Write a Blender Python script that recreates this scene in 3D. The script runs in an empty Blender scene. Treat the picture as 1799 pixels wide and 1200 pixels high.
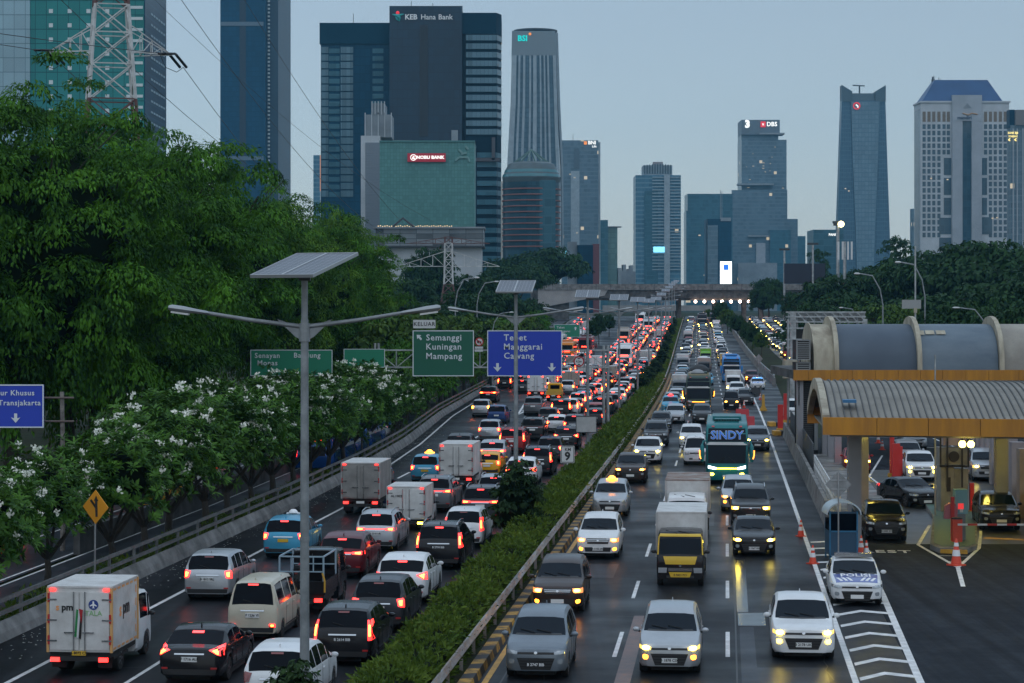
import bpy, bmesh, math, random
import numpy as np
from mathutils import Vector, Matrix
from mathutils.bvhtree import BVHTree
R = math.radians
S = bpy.context.scene
C = S.collection
# ---------------------------------------------------------------- camera
F, CX, HY, H = 3900.0, 899.5, 541.0, 10.2
cd = bpy.data.cameras.new("camera"); cam = bpy.data.objects.new("camera", cd); C.objects.link(cam)
cd.sensor_width = 36; cd.lens = F/1799*36; cd.shift_y = -58.5/1799
cd.clip_start = 1; cd.clip_end = 20000
cam.location = (0, 0, H); cam.rotation_euler = (R(90), 0, 0)
S.camera = cam
# ---------------------------------------------------------------- sky and light
W = bpy.data.worlds.new("World"); S.world = W; W.use_nodes = True
nt = W.node_tree; nt.nodes.clear()
def N(t, typ, **kw):
    n = t.nodes.new(typ)
    for k, v in kw.items(): setattr(n, k, v)
    return n
out = N(nt, 'ShaderNodeOutputWorld'); bg1 = N(nt, 'ShaderNodeBackground'); bg2 = N(nt, 'ShaderNodeBackground'); add = N(nt, 'ShaderNodeAddShader')
sky = N(nt, 'ShaderNodeTexSky', sky_type='NISHITA', sun_disc=False)
sky.sun_elevation = R(42); sky.sun_rotation = R(140); sky.air_density = 1.0; sky.dust_density = 1; sky.ozone_density = 4
nt.links.new(sky.outputs[0], bg1.inputs[0]); bg1.inputs[1].default_value = 0.05
tc = N(nt, 'ShaderNodeTexCoord'); sep = N(nt, 'ShaderNodeSeparateXYZ'); nt.links.new(tc.outputs['Generated'], sep.inputs[0])
mp = N(nt, 'ShaderNodeMapping'); mp.inputs['Scale'].default_value = (1.2, 1.2, 5); nt.links.new(tc.outputs['Generated'], mp.inputs[0])
nz = N(nt, 'ShaderNodeTexNoise'); nz.inputs['Scale'].default_value = 1.6; nz.inputs['Detail'].default_value = 5; nt.links.new(mp.outputs[0], nz.inputs['Vector'])
ma = N(nt, 'ShaderNodeMath', operation='MULTIPLY_ADD'); nt.links.new(nz.outputs[0], ma.inputs[0]); ma.inputs[1].default_value = 0.16; ma.inputs[2].default_value = -0.08
mb = N(nt, 'ShaderNodeMath', operation='ADD'); nt.links.new(sep.outputs['Z'], mb.inputs[0]); nt.links.new(ma.outputs[0], mb.inputs[1])
rp = N(nt, 'ShaderNodeValToRGB'); nt.links.new(mb.outputs[0], rp.inputs[0])
el = rp.color_ramp.elements
el[0].position = 0.0; el[0].color = (0.345, 0.388, 0.412, 1)
el[1].position = 1.0; el[1].color = (.63, 0.76, 0.90, 1)
for ps, cl in ((.08, (.306,.352,.378)), (.16, (.274,.324,.356)), (.30, (.37,.47,.56)), (.6, (.54,.66,.78))):
    e = el.new(ps); e.color = (*cl, 1)
nt.links.new(rp.outputs[0], bg2.inputs[0]); cl = N(nt, 'ShaderNodeMapRange'); cl.inputs[1].default_value = .3; cl.inputs[2].default_value = .7; cl.inputs[3].default_value = .85; cl.inputs[4].default_value = .97; nt.links.new(nz.outputs[0], cl.inputs[0]); nt.links.new(cl.outputs[0], bg2.inputs[1])
nt.links.new(bg1.outputs[0], add.inputs[0]); nt.links.new(bg2.outputs[0], add.inputs[1]); nt.links.new(add.outputs[0], out.inputs[0])
sl = bpy.data.lights.new("sun", 'SUN'); sun = bpy.data.objects.new("sun", sl); C.objects.link(sun)
sl.energy = 0.5; sl.angle = R(110); sl.color = (1.0, 0.96, 0.90)
sun.rotation_euler = (R(48), 0, R(-40))
S.view_settings.view_transform = 'Standard'; S.view_settings.look = 'None'; S.view_settings.exposure = 0; S.view_settings.gamma = 1
S.view_settings.use_curve_mapping = False
cy = S.cycles
cy.use_denoising = True; cy.denoiser = 'OPENIMAGEDENOISE'; cy.use_adaptive_sampling = True; cy.adaptive_threshold = 0.02
cy.max_bounces = 6; cy.diffuse_bounces = 3; cy.glossy_bounces = 3; cy.transmission_bounces = 2; cy.transparent_max_bounces = 4; cy.volume_bounces = 0
cy.caustics_reflective = False; cy.caustics_refractive = False; cy.sample_clamp_indirect = 4; cy.use_light_tree = True
random.seed(7); rng = np.random.default_rng(7)
rnd = random.random
def uni(a, b): return random.uniform(a, b)
# ---------------------------------------------------------------- geometry of the place
def lerp(a, b, t): return a+(b-a)*t
def clamp(x, a=0., b=1.): return max(a, min(b, x))
def keyed(keys, u):
    if u <= keys[0][0]: return keys[0][1]
    for (a, va), (b, vb) in zip(keys, keys[1:]):
        if u <= b: return va+(vb-va)*(u-a)/(b-a)
    return keys[-1][1]
_mx = [(-100, 0.)]
_sl = [(-100, .0965), (130, .0965), (310, .0842), (900, .086), (20000, .086)]
_y = -100.
while _y < 3000:
    _mx.append((_y+5, _mx[-1][1]+5*keyed(_sl, _y+2.5))); _y += 5
_off = -4.65-keyed(_mx, 50)
_mxx = np.array([a for a, b in _mx]); _mxy = np.array([b for a, b in _mx])+_off
def m(Y): return float(np.interp(Y, _mxx, _mxy))          # middle line of the motorway (lamp posts)
def slope(Y): return keyed(_sl, Y)
def zg(Y):                                                 # the motorway climbs to a crest
    if Y < 280: return 0.
    if Y < 380: return .0222*(Y-280)**2/200
    if Y < 620: return 1.11+.0222*(Y-380)
    if Y < 720: return 6.438+.0222*((Y-620)-(Y-620)**2/200)
    return 7.548
def pt(s, Y, dz=0.): return Vector((m(Y)+s, Y, zg(Y)+dz))
def gp(px, py):                                            # ground point seen at a photo pixel
    Y = F*H/(py-HY)
    for _ in range(60):
        if py > HY+1: Y = lerp(Y, F*(H-zg(Y))/(py-HY), .5)
    return (px-CX)*Y/F, Y
def at(px, py, Y): return (px-CX)*Y/F, H-(py-HY)*Y/F
_sb = [(0, -12.6), (115, -12.6), (140, -13.1), (166, -14.2), (210, -17), (258, -18.9), (308, -20.6), (400, -21.6), (500, -25), (600, -28.5), (760, -31)]
def sb(Y): return keyed(_sb, Y)                            # foot of the concrete wall on the outer side
_sr = [(0, 14.1), (180, 14.1), (210, 15), (300, 16.6), (420, 15.2), (520, 14.5), (800, 14.5)]
def sr(Y): return keyed(_sr, Y)
# ---------------------------------------------------------------- materials
MATS = {}
def P(name, col, rough=.5, metal=0., spec=.5, coat=0., var=0., scale=3., bump=0., emis=None, es=0., stretch=None, col2=None, trans=0., space='Object', rvar=0., alpha=1.):
    mt = bpy.data.materials.new(name); mt.use_nodes = True; t = mt.node_tree; b = t.nodes['Principled BSDF']
    b.inputs['Base Color'].default_value = (*col, 1); b.inputs['Roughness'].default_value = rough; b.inputs['Metallic'].default_value = metal
    b.inputs['Specular IOR Level'].default_value = spec; b.inputs['Coat Weight'].default_value = coat; b.inputs['Coat Roughness'].default_value = .08
    if emis: b.inputs['Emission Color'].default_value = (*emis, 1); b.inputs['Emission Strength'].default_value = es
    if var or bump or col2 or rvar:
        co = N(t, 'ShaderNodeTexCoord'); v = co.outputs['Object']
        if space == 'World': v = N(t, 'ShaderNodeNewGeometry').outputs['Position']
        if stretch:
            q = N(t, 'ShaderNodeMapping'); q.inputs['Scale'].default_value = stretch; t.links.new(v, q.inputs[0]); v = q.outputs[0]
        n = N(t, 'ShaderNodeTexNoise'); n.inputs['Scale'].default_value = scale; n.inputs['Detail'].default_value = 6; n.inputs['Roughness'].default_value = .62; t.links.new(v, n.inputs['Vector'])
        if var or col2:
            c2 = col2 or tuple(c*(1-var) for c in col); c1 = col if col2 else tuple(min(1, c*(1+var*.6)) for c in col)
            r = N(t, 'ShaderNodeValToRGB'); r.color_ramp.elements[0].position = .36; r.color_ramp.elements[1].position = .66
            r.color_ramp.elements[0].color = (*c2, 1); r.color_ramp.elements[1].color = (*c1, 1)
            t.links.new(n.outputs[0], r.inputs[0]); t.links.new(r.outputs[0], b.inputs['Base Color'])
        if rvar:
            x = N(t, 'ShaderNodeMath', operation='MULTIPLY_ADD'); t.links.new(n.outputs[0], x.inputs[0]); x.inputs[1].default_value = rvar*2; x.inputs[2].default_value = rough-rvar
            t.links.new(x.outputs[0], b.inputs['Roughness'])
        if bump:
            bp = N(t, 'ShaderNodeBump'); bp.inputs['Strength'].default_value = bump; bp.inputs['Distance'].default_value = .02
            t.links.new(n.outputs[0], bp.inputs['Height']); t.links.new(bp.outputs[0], b.inputs['Normal'])
    if trans:
        tr = N(t, 'ShaderNodeBsdfTranslucent'); mx = N(t, 'ShaderNodeMixShader'); mx.inputs[0].default_value = trans
        if b.inputs['Base Color'].links: t.links.new(b.inputs['Base Color'].links[0].from_socket, tr.inputs[0])
        else: tr.inputs[0].default_value = (*col, 1)
        o = t.nodes['Material Output']; t.links.new(b.outputs[0], mx.inputs[1]); t.links.new(tr.outputs[0], mx.inputs[2]); t.links.new(mx.outputs[0], o.inputs['Surface'])
    MATS[name] = mt; return mt
def grid_mat(name, base, line, fx, fz, wx, wz, rough=.2, spec=.5, band=None, bz=0., tint=.25, lit=0.):
    """glass wall with mullions: every pane a little different in tint"""
    mt = bpy.data.materials.new(name); mt.use_nodes = True; t = mt.node_tree; b = t.nodes['Principled BSDF']
    co = N(t, 'ShaderNodeTexCoord'); sp = N(t, 'ShaderNodeSeparateXYZ'); t.links.new(co.outputs['Object'], sp.inputs[0])
    def mth(op, a, c=None, d=None):
        n = N(t, 'ShaderNodeMath', operation=op)
        for i, z in enumerate((a, c, d)):
            if z is None: continue
            if isinstance(z, (int, float)): n.inputs[i].default_value = z
            else: t.links.new(z, n.inputs[i])
        return n.outputs[0]
    h = mth('ADD', sp.outputs['X'], sp.outputs['Y'])
    ux = mth('DIVIDE', h, fx); uz = mth('DIVIDE', sp.outputs['Z'], fz)
    lx = mth('LESS_THAN', mth('FRACT', ux), wx/fx); lz = mth('LESS_THAN', mth('FRACT', uz), wz/fz)
    ln = mth('MAXIMUM', lx, lz)
    cb = N(t, 'ShaderNodeCombineXYZ'); t.links.new(mth('FLOOR', ux), cb.inputs[0]); t.links.new(mth('FLOOR', uz), cb.inputs[2])
    wn = N(t, 'ShaderNodeTexWhiteNoise'); t.links.new(cb.outputs[0], wn.inputs[0])
    big = N(t, 'ShaderNodeTexNoise'); big.inputs['Scale'].default_value = .035; big.inputs['Detail'].default_value = 4; t.links.new(co.outputs['Object'], big.inputs['Vector'])
    k = mth('ADD', mth('MULTIPLY_ADD', wn.outputs[0], tint, 1-tint/2), mth('MULTIPLY_ADD', big.outputs[0], tint*2.4, -tint*1.2))
    vm = N(t, 'ShaderNodeVectorMath', operation='SCALE'); vm.inputs[0].default_value = base; t.links.new(k, vm.inputs[3])
    mx = N(t, 'ShaderNodeMix', data_type='RGBA'); t.links.new(ln, mx.inputs[0]); t.links.new(vm.outputs[0], mx.inputs[6]); mx.inputs[7].default_value = (*line, 1)
    res = mx.outputs[2]
    if band:
        m2 = N(t, 'ShaderNodeMix', data_type='RGBA'); t.links.new(mth('LESS_THAN', mth('FRACT', uz), bz), m2.inputs[0]); t.links.new(res, m2.inputs[6]); m2.inputs[7].default_value = (*band, 1); res = m2.outputs[2]
    t.links.new(res, b.inputs['Base Color'])
    if lit:
        w2 = N(t, 'ShaderNodeTexWhiteNoise', noise_dimensions='4D'); t.links.new(cb.outputs[0], w2.inputs[0]); w2.inputs['W'].default_value = 3.3
        on = mth('MULTIPLY', mth('GREATER_THAN', w2.outputs[0], 1-lit), mth('SUBTRACT', 1., ln))
        b.inputs['Emission Color'].default_value = (1, .8, .5, 1); t.links.new(mth('MULTIPLY', on, .55), b.inputs['Emission Strength'])
    b.inputs['Roughness'].default_value = rough; b.inputs['Specular IOR Level'].default_value = spec
    MATS[name] = mt; return mt
# ---------------------------------------------------------------- mesh builder
class MB:
    def __init__(s): s.v = []; s.f = []; s.mi = []
    def add(s, vs, fs, mi=0):
        o = len(s.v); s.v += [tuple(p) for p in vs]; s.f += [tuple(i+o for i in f) for f in fs]; s.mi += [mi]*len(fs); return s
    def box(s, x0, x1, y0, y1, z0, z1, mi=0):
        return s.add([(x0,y0,z0),(x1,y0,z0),(x1,y1,z0),(x0,y1,z0),(x0,y0,z1),(x1,y0,z1),(x1,y1,z1),(x0,y1,z1)],
              [(0,3,2,1),(4,5,6,7),(0,1,5,4),(1,2,6,5),(2,3,7,6),(3,0,4,7)], mi)
    def cbox(s, c, d, mi=0): return s.box(c[0]-d[0]/2, c[0]+d[0]/2, c[1]-d[1]/2, c[1]+d[1]/2, c[2]-d[2]/2, c[2]+d[2]/2, mi)
    def tube(s, pts, r, n=8, mi=0, caps=True):
        pts = [Vector(p) for p in pts]; rs = r if isinstance(r, (list, tuple)) else [r]*len(pts); vs = []; fs = []
        for i, p in enumerate(pts):
            d = (pts[min(i+1, len(pts)-1)]-pts[max(i-1, 0)]).normalized()
            a = d.orthogonal().normalized() if abs(d.z) > .95 else d.cross(Vector((0,0,1))).normalized()
            b = d.cross(a).normalized()
            for k in range(n):
                t = 2*math.pi*(k+.5)/n; vs.append(p+(a*math.cos(t)+b*math.sin(t))*rs[i])
        for i in range(len(pts)-1):
            for k in range(n): fs.append((i*n+k, i*n+(k+1)%n, (i+1)*n+(k+1)%n, (i+1)*n+k))
        if caps: fs.append(tuple(range(n-1,-1,-1))); fs.append(tuple((len(pts)-1)*n+k for k in range(n)))
        return s.add(vs, fs, mi)
    def bar(s, a, b, w, mi=0): return s.tube([a, b], w*.707, 4, mi)
    def lathe(s, prof, axis='z', c=(0,0,0), n=16, mi=0, ring=False):
        vs = []; fs = []
        for r, h in prof:
            for k in range(n):
                t = 2*math.pi*k/n; x, y = r*math.cos(t), r*math.sin(t)
                p = (x,y,h) if axis == 'z' else ((h,x,y) if axis == 'x' else (y,h,x))
                vs.append((p[0]+c[0], p[1]+c[1], p[2]+c[2]))
        for i in range(len(prof)-1):
            for k in range(n): fs.append((i*n+k, i*n+(k+1)%n, (i+1)*n+(k+1)%n, (i+1)*n+k))
        if ring: e = (len(prof)-1)*n; fs += [(e+k, e+(k+1)%n, (k+1)%n, k) for k in range(n)]
        else: fs.append(tuple(range(n-1,-1,-1))); fs.append(tuple((len(prof)-1)*n+k for k in range(n)))
        return s.add(vs, fs, mi)
    def prism(s, poly, h0, h1, axis='z', mi=0):
        def q(a, b, h): return (a,b,h) if axis == 'z' else ((a,h,b) if axis == 'y' else (h,a,b))
        n = len(poly); vs = [q(a,b,h0) for a,b in poly]+[q(a,b,h1) for a,b in poly]
        fs = [tuple(range(n-1,-1,-1)), tuple(range(n,2*n))]+[(i,(i+1)%n,n+(i+1)%n,n+i) for i in range(n)]
        return s.add(vs, fs, mi)
    def merge(s, o, off=(0,0,0), mi=None, M=None):
        k = len(s.v)
        for p in o.v:
            if M is not None: p = tuple(M @ Vector(p))
            s.v.append((p[0]+off[0], p[1]+off[1], p[2]+off[2]))
        s.f += [tuple(i+k for i in f) for f in o.f]; s.mi += (o.mi if mi is None else [mi]*len(o.f)); return s
    def xform(s, M): s.v = [tuple(M @ Vector(p)) for p in s.v]; return s
    def mesh(s, name, mats, smooth=None):
        me = bpy.data.meshes.new(name); me.from_pydata(s.v, [], s.f)
        for x in (mats if isinstance(mats, (list, tuple)) else [mats]): me.materials.append(x)
        if any(s.mi): me.polygons.foreach_set('material_index', s.mi)
        bm = bmesh.new(); bm.from_mesh(me); bmesh.ops.recalc_face_normals(bm, faces=bm.faces); bm.to_mesh(me); bm.free()
        if smooth is not None:
            me.polygons.foreach_set('use_smooth', [True]*len(me.polygons)); me.set_sharp_from_angle(angle=R(smooth))
        me.update(); return me
    def obj(s, name, mats, parent=None, smooth=None, loc=None, link=True):
        o = bpy.data.objects.new(name, s.mesh(name, mats, smooth))
        if link: C.objects.link(o)
        if parent: o.parent = parent
        if loc: o.location = loc
        return o
def thing(name, label, cat, loc=(0,0,0), rz=0., group=None, link=True):
    o = bpy.data.objects.new(name, None); o.empty_display_size = .3
    if link: C.objects.link(o)
    o.location = loc; o.rotation_euler = (0, 0, rz); o['label'] = label; o['category'] = cat
    if group: o['group'] = group
    return o
def tag(o, label, cat, group=None, kind=None):
    o['label'] = label; o['category'] = cat
    if group: o['group'] = group
    if kind: o['kind'] = kind
    return o
def struct(o): o['kind'] = 'structure'; return o
def dup(root, loc, rz=0., label=None, group=None, sc=None):
    r = root.copy(); C.objects.link(r); r.location = loc; r.rotation_euler = (0, 0, rz)
    if sc: r.scale = sc if not isinstance(sc, (int, float)) else (sc,)*3
    if label: r['label'] = label
    if group: r['group'] = group
    def rec(a, b):
        for ch in a.children:
            c = ch.copy(); C.objects.link(c); c.parent = b; rec(ch, c)
    rec(root, r); return r
def text_mb(s, size, bold=0.0, ext=.004, align='CENTER', spacing=1.0, res=2):
    cu = bpy.data.curves.new('t', 'FONT'); cu.body = s; cu.size = size; cu.align_x = align; cu.align_y = 'CENTER'; cu.extrude = ext; cu.offset = bold*size; cu.space_character = spacing; cu.resolution_u = res
    o = bpy.data.objects.new('t', cu); me = bpy.data.meshes.new_from_object(o)
    b = MB(); b.v = [tuple(v.co) for v in me.vertices]; b.f = [tuple(p.vertices) for p in me.polygons]; b.mi = [0]*len(b.f)
    bpy.data.objects.remove(o); bpy.data.curves.remove(cu); bpy.data.meshes.remove(me); return b
def lettering(name, s, size, mat, parent, loc, rz=0., bold=0., align='CENTER', spacing=1., sx=1.):
    """upright writing facing -Y"""
    b = text_mb(s, size, bold, .006, align, spacing)
    M = Matrix.Rotation(rz, 4, 'Z') @ Matrix.Rotation(R(90), 4, 'X') @ Matrix.Diagonal((sx, 1, 1, 1))
    b.xform(M); o = b.obj(name, mat, parent); o.location = loc; return o
def quads(name, vs, mat, parent=None, link=True, n=4, smooth=False):
    """vs: numpy (N, n, 3): N loose n-gons"""
    N_ = vs.shape[0]; me = bpy.data.meshes.new(name)
    me.vertices.add(N_*n); me.vertices.foreach_set('co', vs.reshape(-1).astype(np.float32))
    me.loops.add(N_*n); me.loops.foreach_set('vertex_index', np.arange(N_*n, dtype=np.int32))
    me.polygons.add(N_); me.polygons.foreach_set('loop_start', np.arange(0, N_*n, n, dtype=np.int32))
    me.update(calc_edges=True)
    for x in (mat if isinstance(mat, (list, tuple)) else [mat]): me.materials.append(x)
    o = bpy.data.objects.new(name, me)
    if link: C.objects.link(o)
    if parent: o.parent = parent
    return o
def leaf_quads(c, d, ln, wd, up=None, fold=.15):
    """diamond leaves: base c, direction d (N,3), length ln, width wd (N,)"""
    c = np.asarray(c, float); d = np.asarray(d, float); d /= np.linalg.norm(d, axis=1, keepdims=True)+1e-9
    r = rng.normal(size=d.shape) if up is None else up
    s = np.cross(d, r); s /= np.linalg.norm(s, axis=1, keepdims=True)+1e-9
    nrm = np.cross(s, d); ln = np.asarray(ln)[:, None]; wd = np.asarray(wd)[:, None]
    mid = c+d*ln*.5-nrm*ln*0.0
    return np.stack([c, mid+s*wd*.5+nrm*wd*fold, c+d*ln-nrm*ln*.12, mid-s*wd*.5+nrm*wd*fold], axis=1)
# ================================================================ the setting: ground, roads, markings
asphalt = P('asphalt', (.024,.026,.030), rough=.45, spec=.05, col2=(.013,.015,.018), scale=.5, stretch=(1, .16, 1), space='World', rvar=.16)
def fine_bump(mt, scale=40, st=.25):
    t = mt.node_tree; g = N(t, 'ShaderNodeNewGeometry'); n = N(t, 'ShaderNodeTexNoise'); n.inputs['Scale'].default_value = scale; n.inputs['Detail'].default_value = 3
    t.links.new(g.outputs['Position'], n.inputs['Vector']); b = N(t, 'ShaderNodeBump'); b.inputs['Strength'].default_value = st; b.inputs['Distance'].default_value = .01
    t.links.new(n.outputs[0], b.inputs['Height']); t.links.new(b.outputs[0], t.nodes['Principled BSDF'].inputs['Normal'])
fine_bump(asphalt, 9, .12)
asphalt_old = P('asphalt_old', (.034,.040,.050), rough=.6, spec=.12, col2=(.024,.026,.032), scale=.35, space='World')
asphalt_smooth = P('asphalt_smooth', (.030,.030,.032), rough=.2, spec=.5, col2=(.05,.05,.048), scale=1.2, space='World', rvar=.08)
asphalt_reflect_orange = P('asphalt_reflect_orange', (.16,.075,.05), rough=.4, spec=.4, col2=(.09,.05,.04), scale=2.5, space='World')  # road patch; an orange reflection is painted into its red-brown colour
paint_w = P('road_paint', (.75,.75,.74), rough=.55, col2=(.5,.5,.49), scale=2.2, space='World')
paint_y = P('road_paint_yellow', (.62,.33,.03), rough=.55, col2=(.40,.20,.02), scale=2.2, space='World')
soil = P('soil_grass', (.030,.045,.016), rough=.95, col2=(.022,.020,.014), scale=.4, space='World', spec=.1)
concrete = P('concrete', (.26,.255,.245), rough=.85, col2=(.11,.11,.105), scale=.9, space='World', bump=.3, spec=.2)
concrete_d = P('concrete_dark', (.12,.12,.118), rough=.9, col2=(.05,.05,.05), scale=.8, space='World', bump=.3, spec=.2)
galv = P('galvanised', (.40,.42,.43), rough=.42, metal=.75, var=.35, scale=1.5, space='World')
rust_rail = P('worn_rail', (.42,.43,.44), rough=.4, metal=.7, col2=(.25,.16,.10), scale=.9, space='World')
pole_m = P('pole_grey', (.24,.26,.27), rough=.5, metal=.35, var=.3, scale=2)
black_m = P('matt_black', (.012,.012,.013), rough=.6)
steel_d = P('dark_steel', (.05,.055,.06), rough=.55, metal=.3)
white_p = P('white_paint', (.62,.63,.62), rough=.5, var=.25, scale=2)
def road_wear(mt):
    """tyre tracks, oil and mottling running with the lanes"""
    t = mt.node_tree; b = t.nodes['Principled BSDF']; g = N(t, 'ShaderNodeNewGeometry')
    n3 = N(t, 'ShaderNodeTexNoise'); n3.inputs['Scale'].default_value = .16; n3.inputs['Detail'].default_value = 5; t.links.new(g.outputs['Position'], n3.inputs['Vector']); r3 = N(t, 'ShaderNodeMapRange'); r3.inputs[1].default_value = .36; r3.inputs[2].default_value = .62; r3.inputs[3].default_value = .29; r3.inputs[4].default_value = .52; t.links.new(n3.outputs[0], r3.inputs[0]); t.links.new(r3.outputs[0], b.inputs['Roughness'])
    mp = N(t, 'ShaderNodeMapping'); mp.inputs['Rotation'].default_value = (0, 0, R(5.3)); mp.inputs['Scale'].default_value = (1.15, .012, 1); t.links.new(g.outputs['Position'], mp.inputs[0])
    n = N(t, 'ShaderNodeTexNoise'); n.inputs['Scale'].default_value = 1.1; n.inputs['Detail'].default_value = 5; n.inputs['Roughness'].default_value = .65; t.links.new(mp.outputs[0], n.inputs['Vector'])
    n2 = N(t, 'ShaderNodeTexNoise'); n2.inputs['Scale'].default_value = 1.7; n2.inputs['Detail'].default_value = 8; n2.inputs['Roughness'].default_value = .75; t.links.new(g.outputs['Position'], n2.inputs['Vector'])
    r1 = N(t, 'ShaderNodeMapRange'); r1.inputs[1].default_value = .32; r1.inputs[2].default_value = .68; r1.inputs[3].default_value = .55; r1.inputs[4].default_value = 1.45; t.links.new(n.outputs[0], r1.inputs[0])
    r2 = N(t, 'ShaderNodeMapRange'); r2.inputs[1].default_value = .35; r2.inputs[2].default_value = .65; r2.inputs[3].default_value = .78; r2.inputs[4].default_value = 1.22; t.links.new(n2.outputs[0], r2.inputs[0])
    m_ = N(t, 'ShaderNodeMath', operation='MULTIPLY'); t.links.new(r1.outputs[0], m_.inputs[0]); t.links.new(r2.outputs[0], m_.inputs[1])
    vm = N(t, 'ShaderNodeVectorMath', operation='SCALE'); src = b.inputs['Base Color'].links[0].from_socket; t.links.new(src, vm.inputs[0]); t.links.new(m_.outputs[0], vm.inputs[3]); t.links.new(vm.outputs[0], b.inputs['Base Color'])
road_wear(asphalt); road_wear(asphalt_old)
def ysteps(a, b):
    o = [a]
    while o[-1] < b: o.append(min(b, o[-1]+(3 if o[-1] < 160 else 6)))
    return o
def strip(mb, s0, s1, a, b, dz=0., mi=0):
    f0 = s0 if callable(s0) else (lambda Y: s0); f1 = s1 if callable(s1) else (lambda Y: s1)
    ys = ysteps(a, b); vs = []
    for Y in ys: vs += [pt(f0(Y), Y, dz), pt(f1(Y), Y, dz)]
    mb.add(vs, [(2*i, 2*i+1, 2*i+3, 2*i+2) for i in range(len(ys)-1)], mi); return mb
def sweep(mb, prof, s0, a, b, mi=0, side=1):
    """closed cross-section prof [(ds, dz)] along the road at offset s0(Y)"""
    f = s0 if callable(s0) else (lambda Y: s0); ys = ysteps(a, b); n = len(prof); vs = []; fs = []
    for Y in ys: vs += [pt(f(Y)+side*u, Y, w) for u, w in prof]
    for i in range(len(ys)-1):
        for k in range(n): fs.append((i*n+k, i*n+(k+1)%n, (i+1)*n+(k+1)%n, (i+1)*n+k))
    fs += [tuple(range(n)), tuple((len(ys)-1)*n+k for k in range(n))]
    mb.add(vs, fs, mi); return mb
g = MB(); xs = [-2400, -900, -400, -150, -60, 0, 60, 150, 400, 900, 2400]; yy = [-40, 0, 50, 150, 280, 310, 340, 360, 380, 440, 500, 560, 620, 640, 660, 690, 720, 900, 1500, 3400]
g.add([(x, y, zg(y)-.06) for y in yy for x in xs], [(j*11+i, j*11+i+1, j*11+12+i, j*11+11+i) for j in range(len(yy)-1) for i in range(10)])
struct(g.obj('ground', soil))
struct(strip(MB(), 2.2, lambda Y: sr(Y)+.6, 20, 740).obj('road_inbound', asphalt))
struct(strip(MB(), lambda Y: sb(Y), .25, 20, 740, .0).obj('road_outbound', asphalt))
struct(strip(MB(), lambda Y: sb(Y)-4.6, lambda Y: sb(Y)-1.7, 20, 740, -.01).obj('busway_lane', asphalt_old))
struct(strip(MB(), lambda Y: sb(Y)-17, lambda Y: sb(Y)-4.9, 20, 740, -.012).obj('frontage_road', asphalt_old))
a = MB(); strip(a, lambda Y: sr(Y)+.6, lambda Y: 46, 20, 175, -.004)
apron_m = P('apron_asphalt', (.026,.031,.038), rough=.75, spec=.04, col2=(.017,.021,.027), scale=.4, space='World'); road_wear(apron_m); [apron_m.node_tree.links.remove(l_) for l_ in list(apron_m.node_tree.nodes['Principled BSDF'].inputs['Roughness'].links)]; struct(a.obj('toll_apron', apron_m))
struct(strip(MB(), lambda Y: sr(Y)+5.5, lambda Y: sr(Y)+15, 175, 740, -.012).obj('side_road', asphalt_old))
# --- markings
def dash(name, s, a, b, w=.13, phase=64.9, period=13.1, ln=5., mat=paint_w):
    mb = MB(); Y = phase-period*5; f = s if callable(s) else (lambda Y: s)
    while Y < b:
        if Y+ln > a: strip(mb, lambda y: f(y)-w/2, lambda y: f(y)+w/2, max(Y, a), min(Y+ln, b), .008)
        Y += period
    return struct(mb.obj(name, mat))
def line(name, s, a, b, w=.16, mat=paint_w):
    f = s if callable(s) else (lambda Y: s)
    return struct(strip(MB(), lambda y: f(y)-w/2, lambda y: f(y)+w/2, a, b, .008).obj(name, mat))
for s in (6.2, 9.52): dash('lane_marking', s, 40, 700)
for s in (-3.45, -6.85): dash('lane_marking', s, 40, 700, phase=60)
dash('lane_marking', -10.2, 128, 212, phase=133, w=.16)
_es = lambda Y: keyed([(0, 13.05), (150, 12.95), (320, 13.2), (420, 12.3), (520, 12.0), (800, 12.0)], Y)
line('edge_marking', _es, 40, 700, .18)
line('edge_marking', 2.9, 40, 320, .17, paint_y)
_el = lambda Y: keyed([(0, -10.1), (122, -10.1), (140, -12.2), (166, -13.4), (210, -16.2), (258, -18.1), (400, -20.9), (500, -24.3), (740, -30)], Y)
line('edge_marking', _el, 40, 700, .16)
_gr = lambda Y: keyed([(212, -10.2), (258, -12.9), (330, -15), (500, -20)], Y)
line('gore_marking', -10.2, 212, 440, .2); line('gore_marking', _gr, 212, 330, .2)
mb = MB()
for k in range(14):
    Y = 220+k*6.5
    mb.add([pt(-10.3, Y, .008), pt(_gr(Y)+.1, Y+1.2, .008), pt(_gr(Y)+.1, Y+2.6, .008), pt(-10.3, Y+1.4, .008)], [(0,1,2,3)])
struct(mb.obj('gore_hatching', paint_w))
_g2 = lambda Y: keyed([(0, 14.6), (60, 14.76), (80, 15.06), (92, 15.1)], Y)
line('gore_marking', _g2, 40, 91, .22)
mb = MB(); Y = 48.
while Y < 97:
    lo, hi = 13.15, min(_g2(Y)-.1, 15.); mid = (lo+hi)/2; w = .5; up = 1.0
    if Y > 88: hi = 14.0+max(0, 92-Y)*.1; mid = hi; up = .3
    mb.add([pt(lo, Y, .008), pt(mid, Y+up, .008), pt(mid, Y+up+w, .008), pt(lo, Y+w, .008)], [(0,1,2,3)])
    if Y <= 88: mb.add([pt(mid, Y+up, .008), pt(hi, Y+.45, .008), pt(hi, Y+.45+w, .008), pt(mid, Y+up+w, .008)], [(0,1,2,3)])
    Y += 2.55
struct(mb.obj('gore_hatching', paint_w))
struct(strip(MB(), 6.42, 6.86, 59, 73.6, .004).obj('road_patch', asphalt_reflect_orange))
struct(strip(MB(), 9.84, 10.22, 74.5, 90.5, .004).obj('road_patch', asphalt_smooth))
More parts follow.
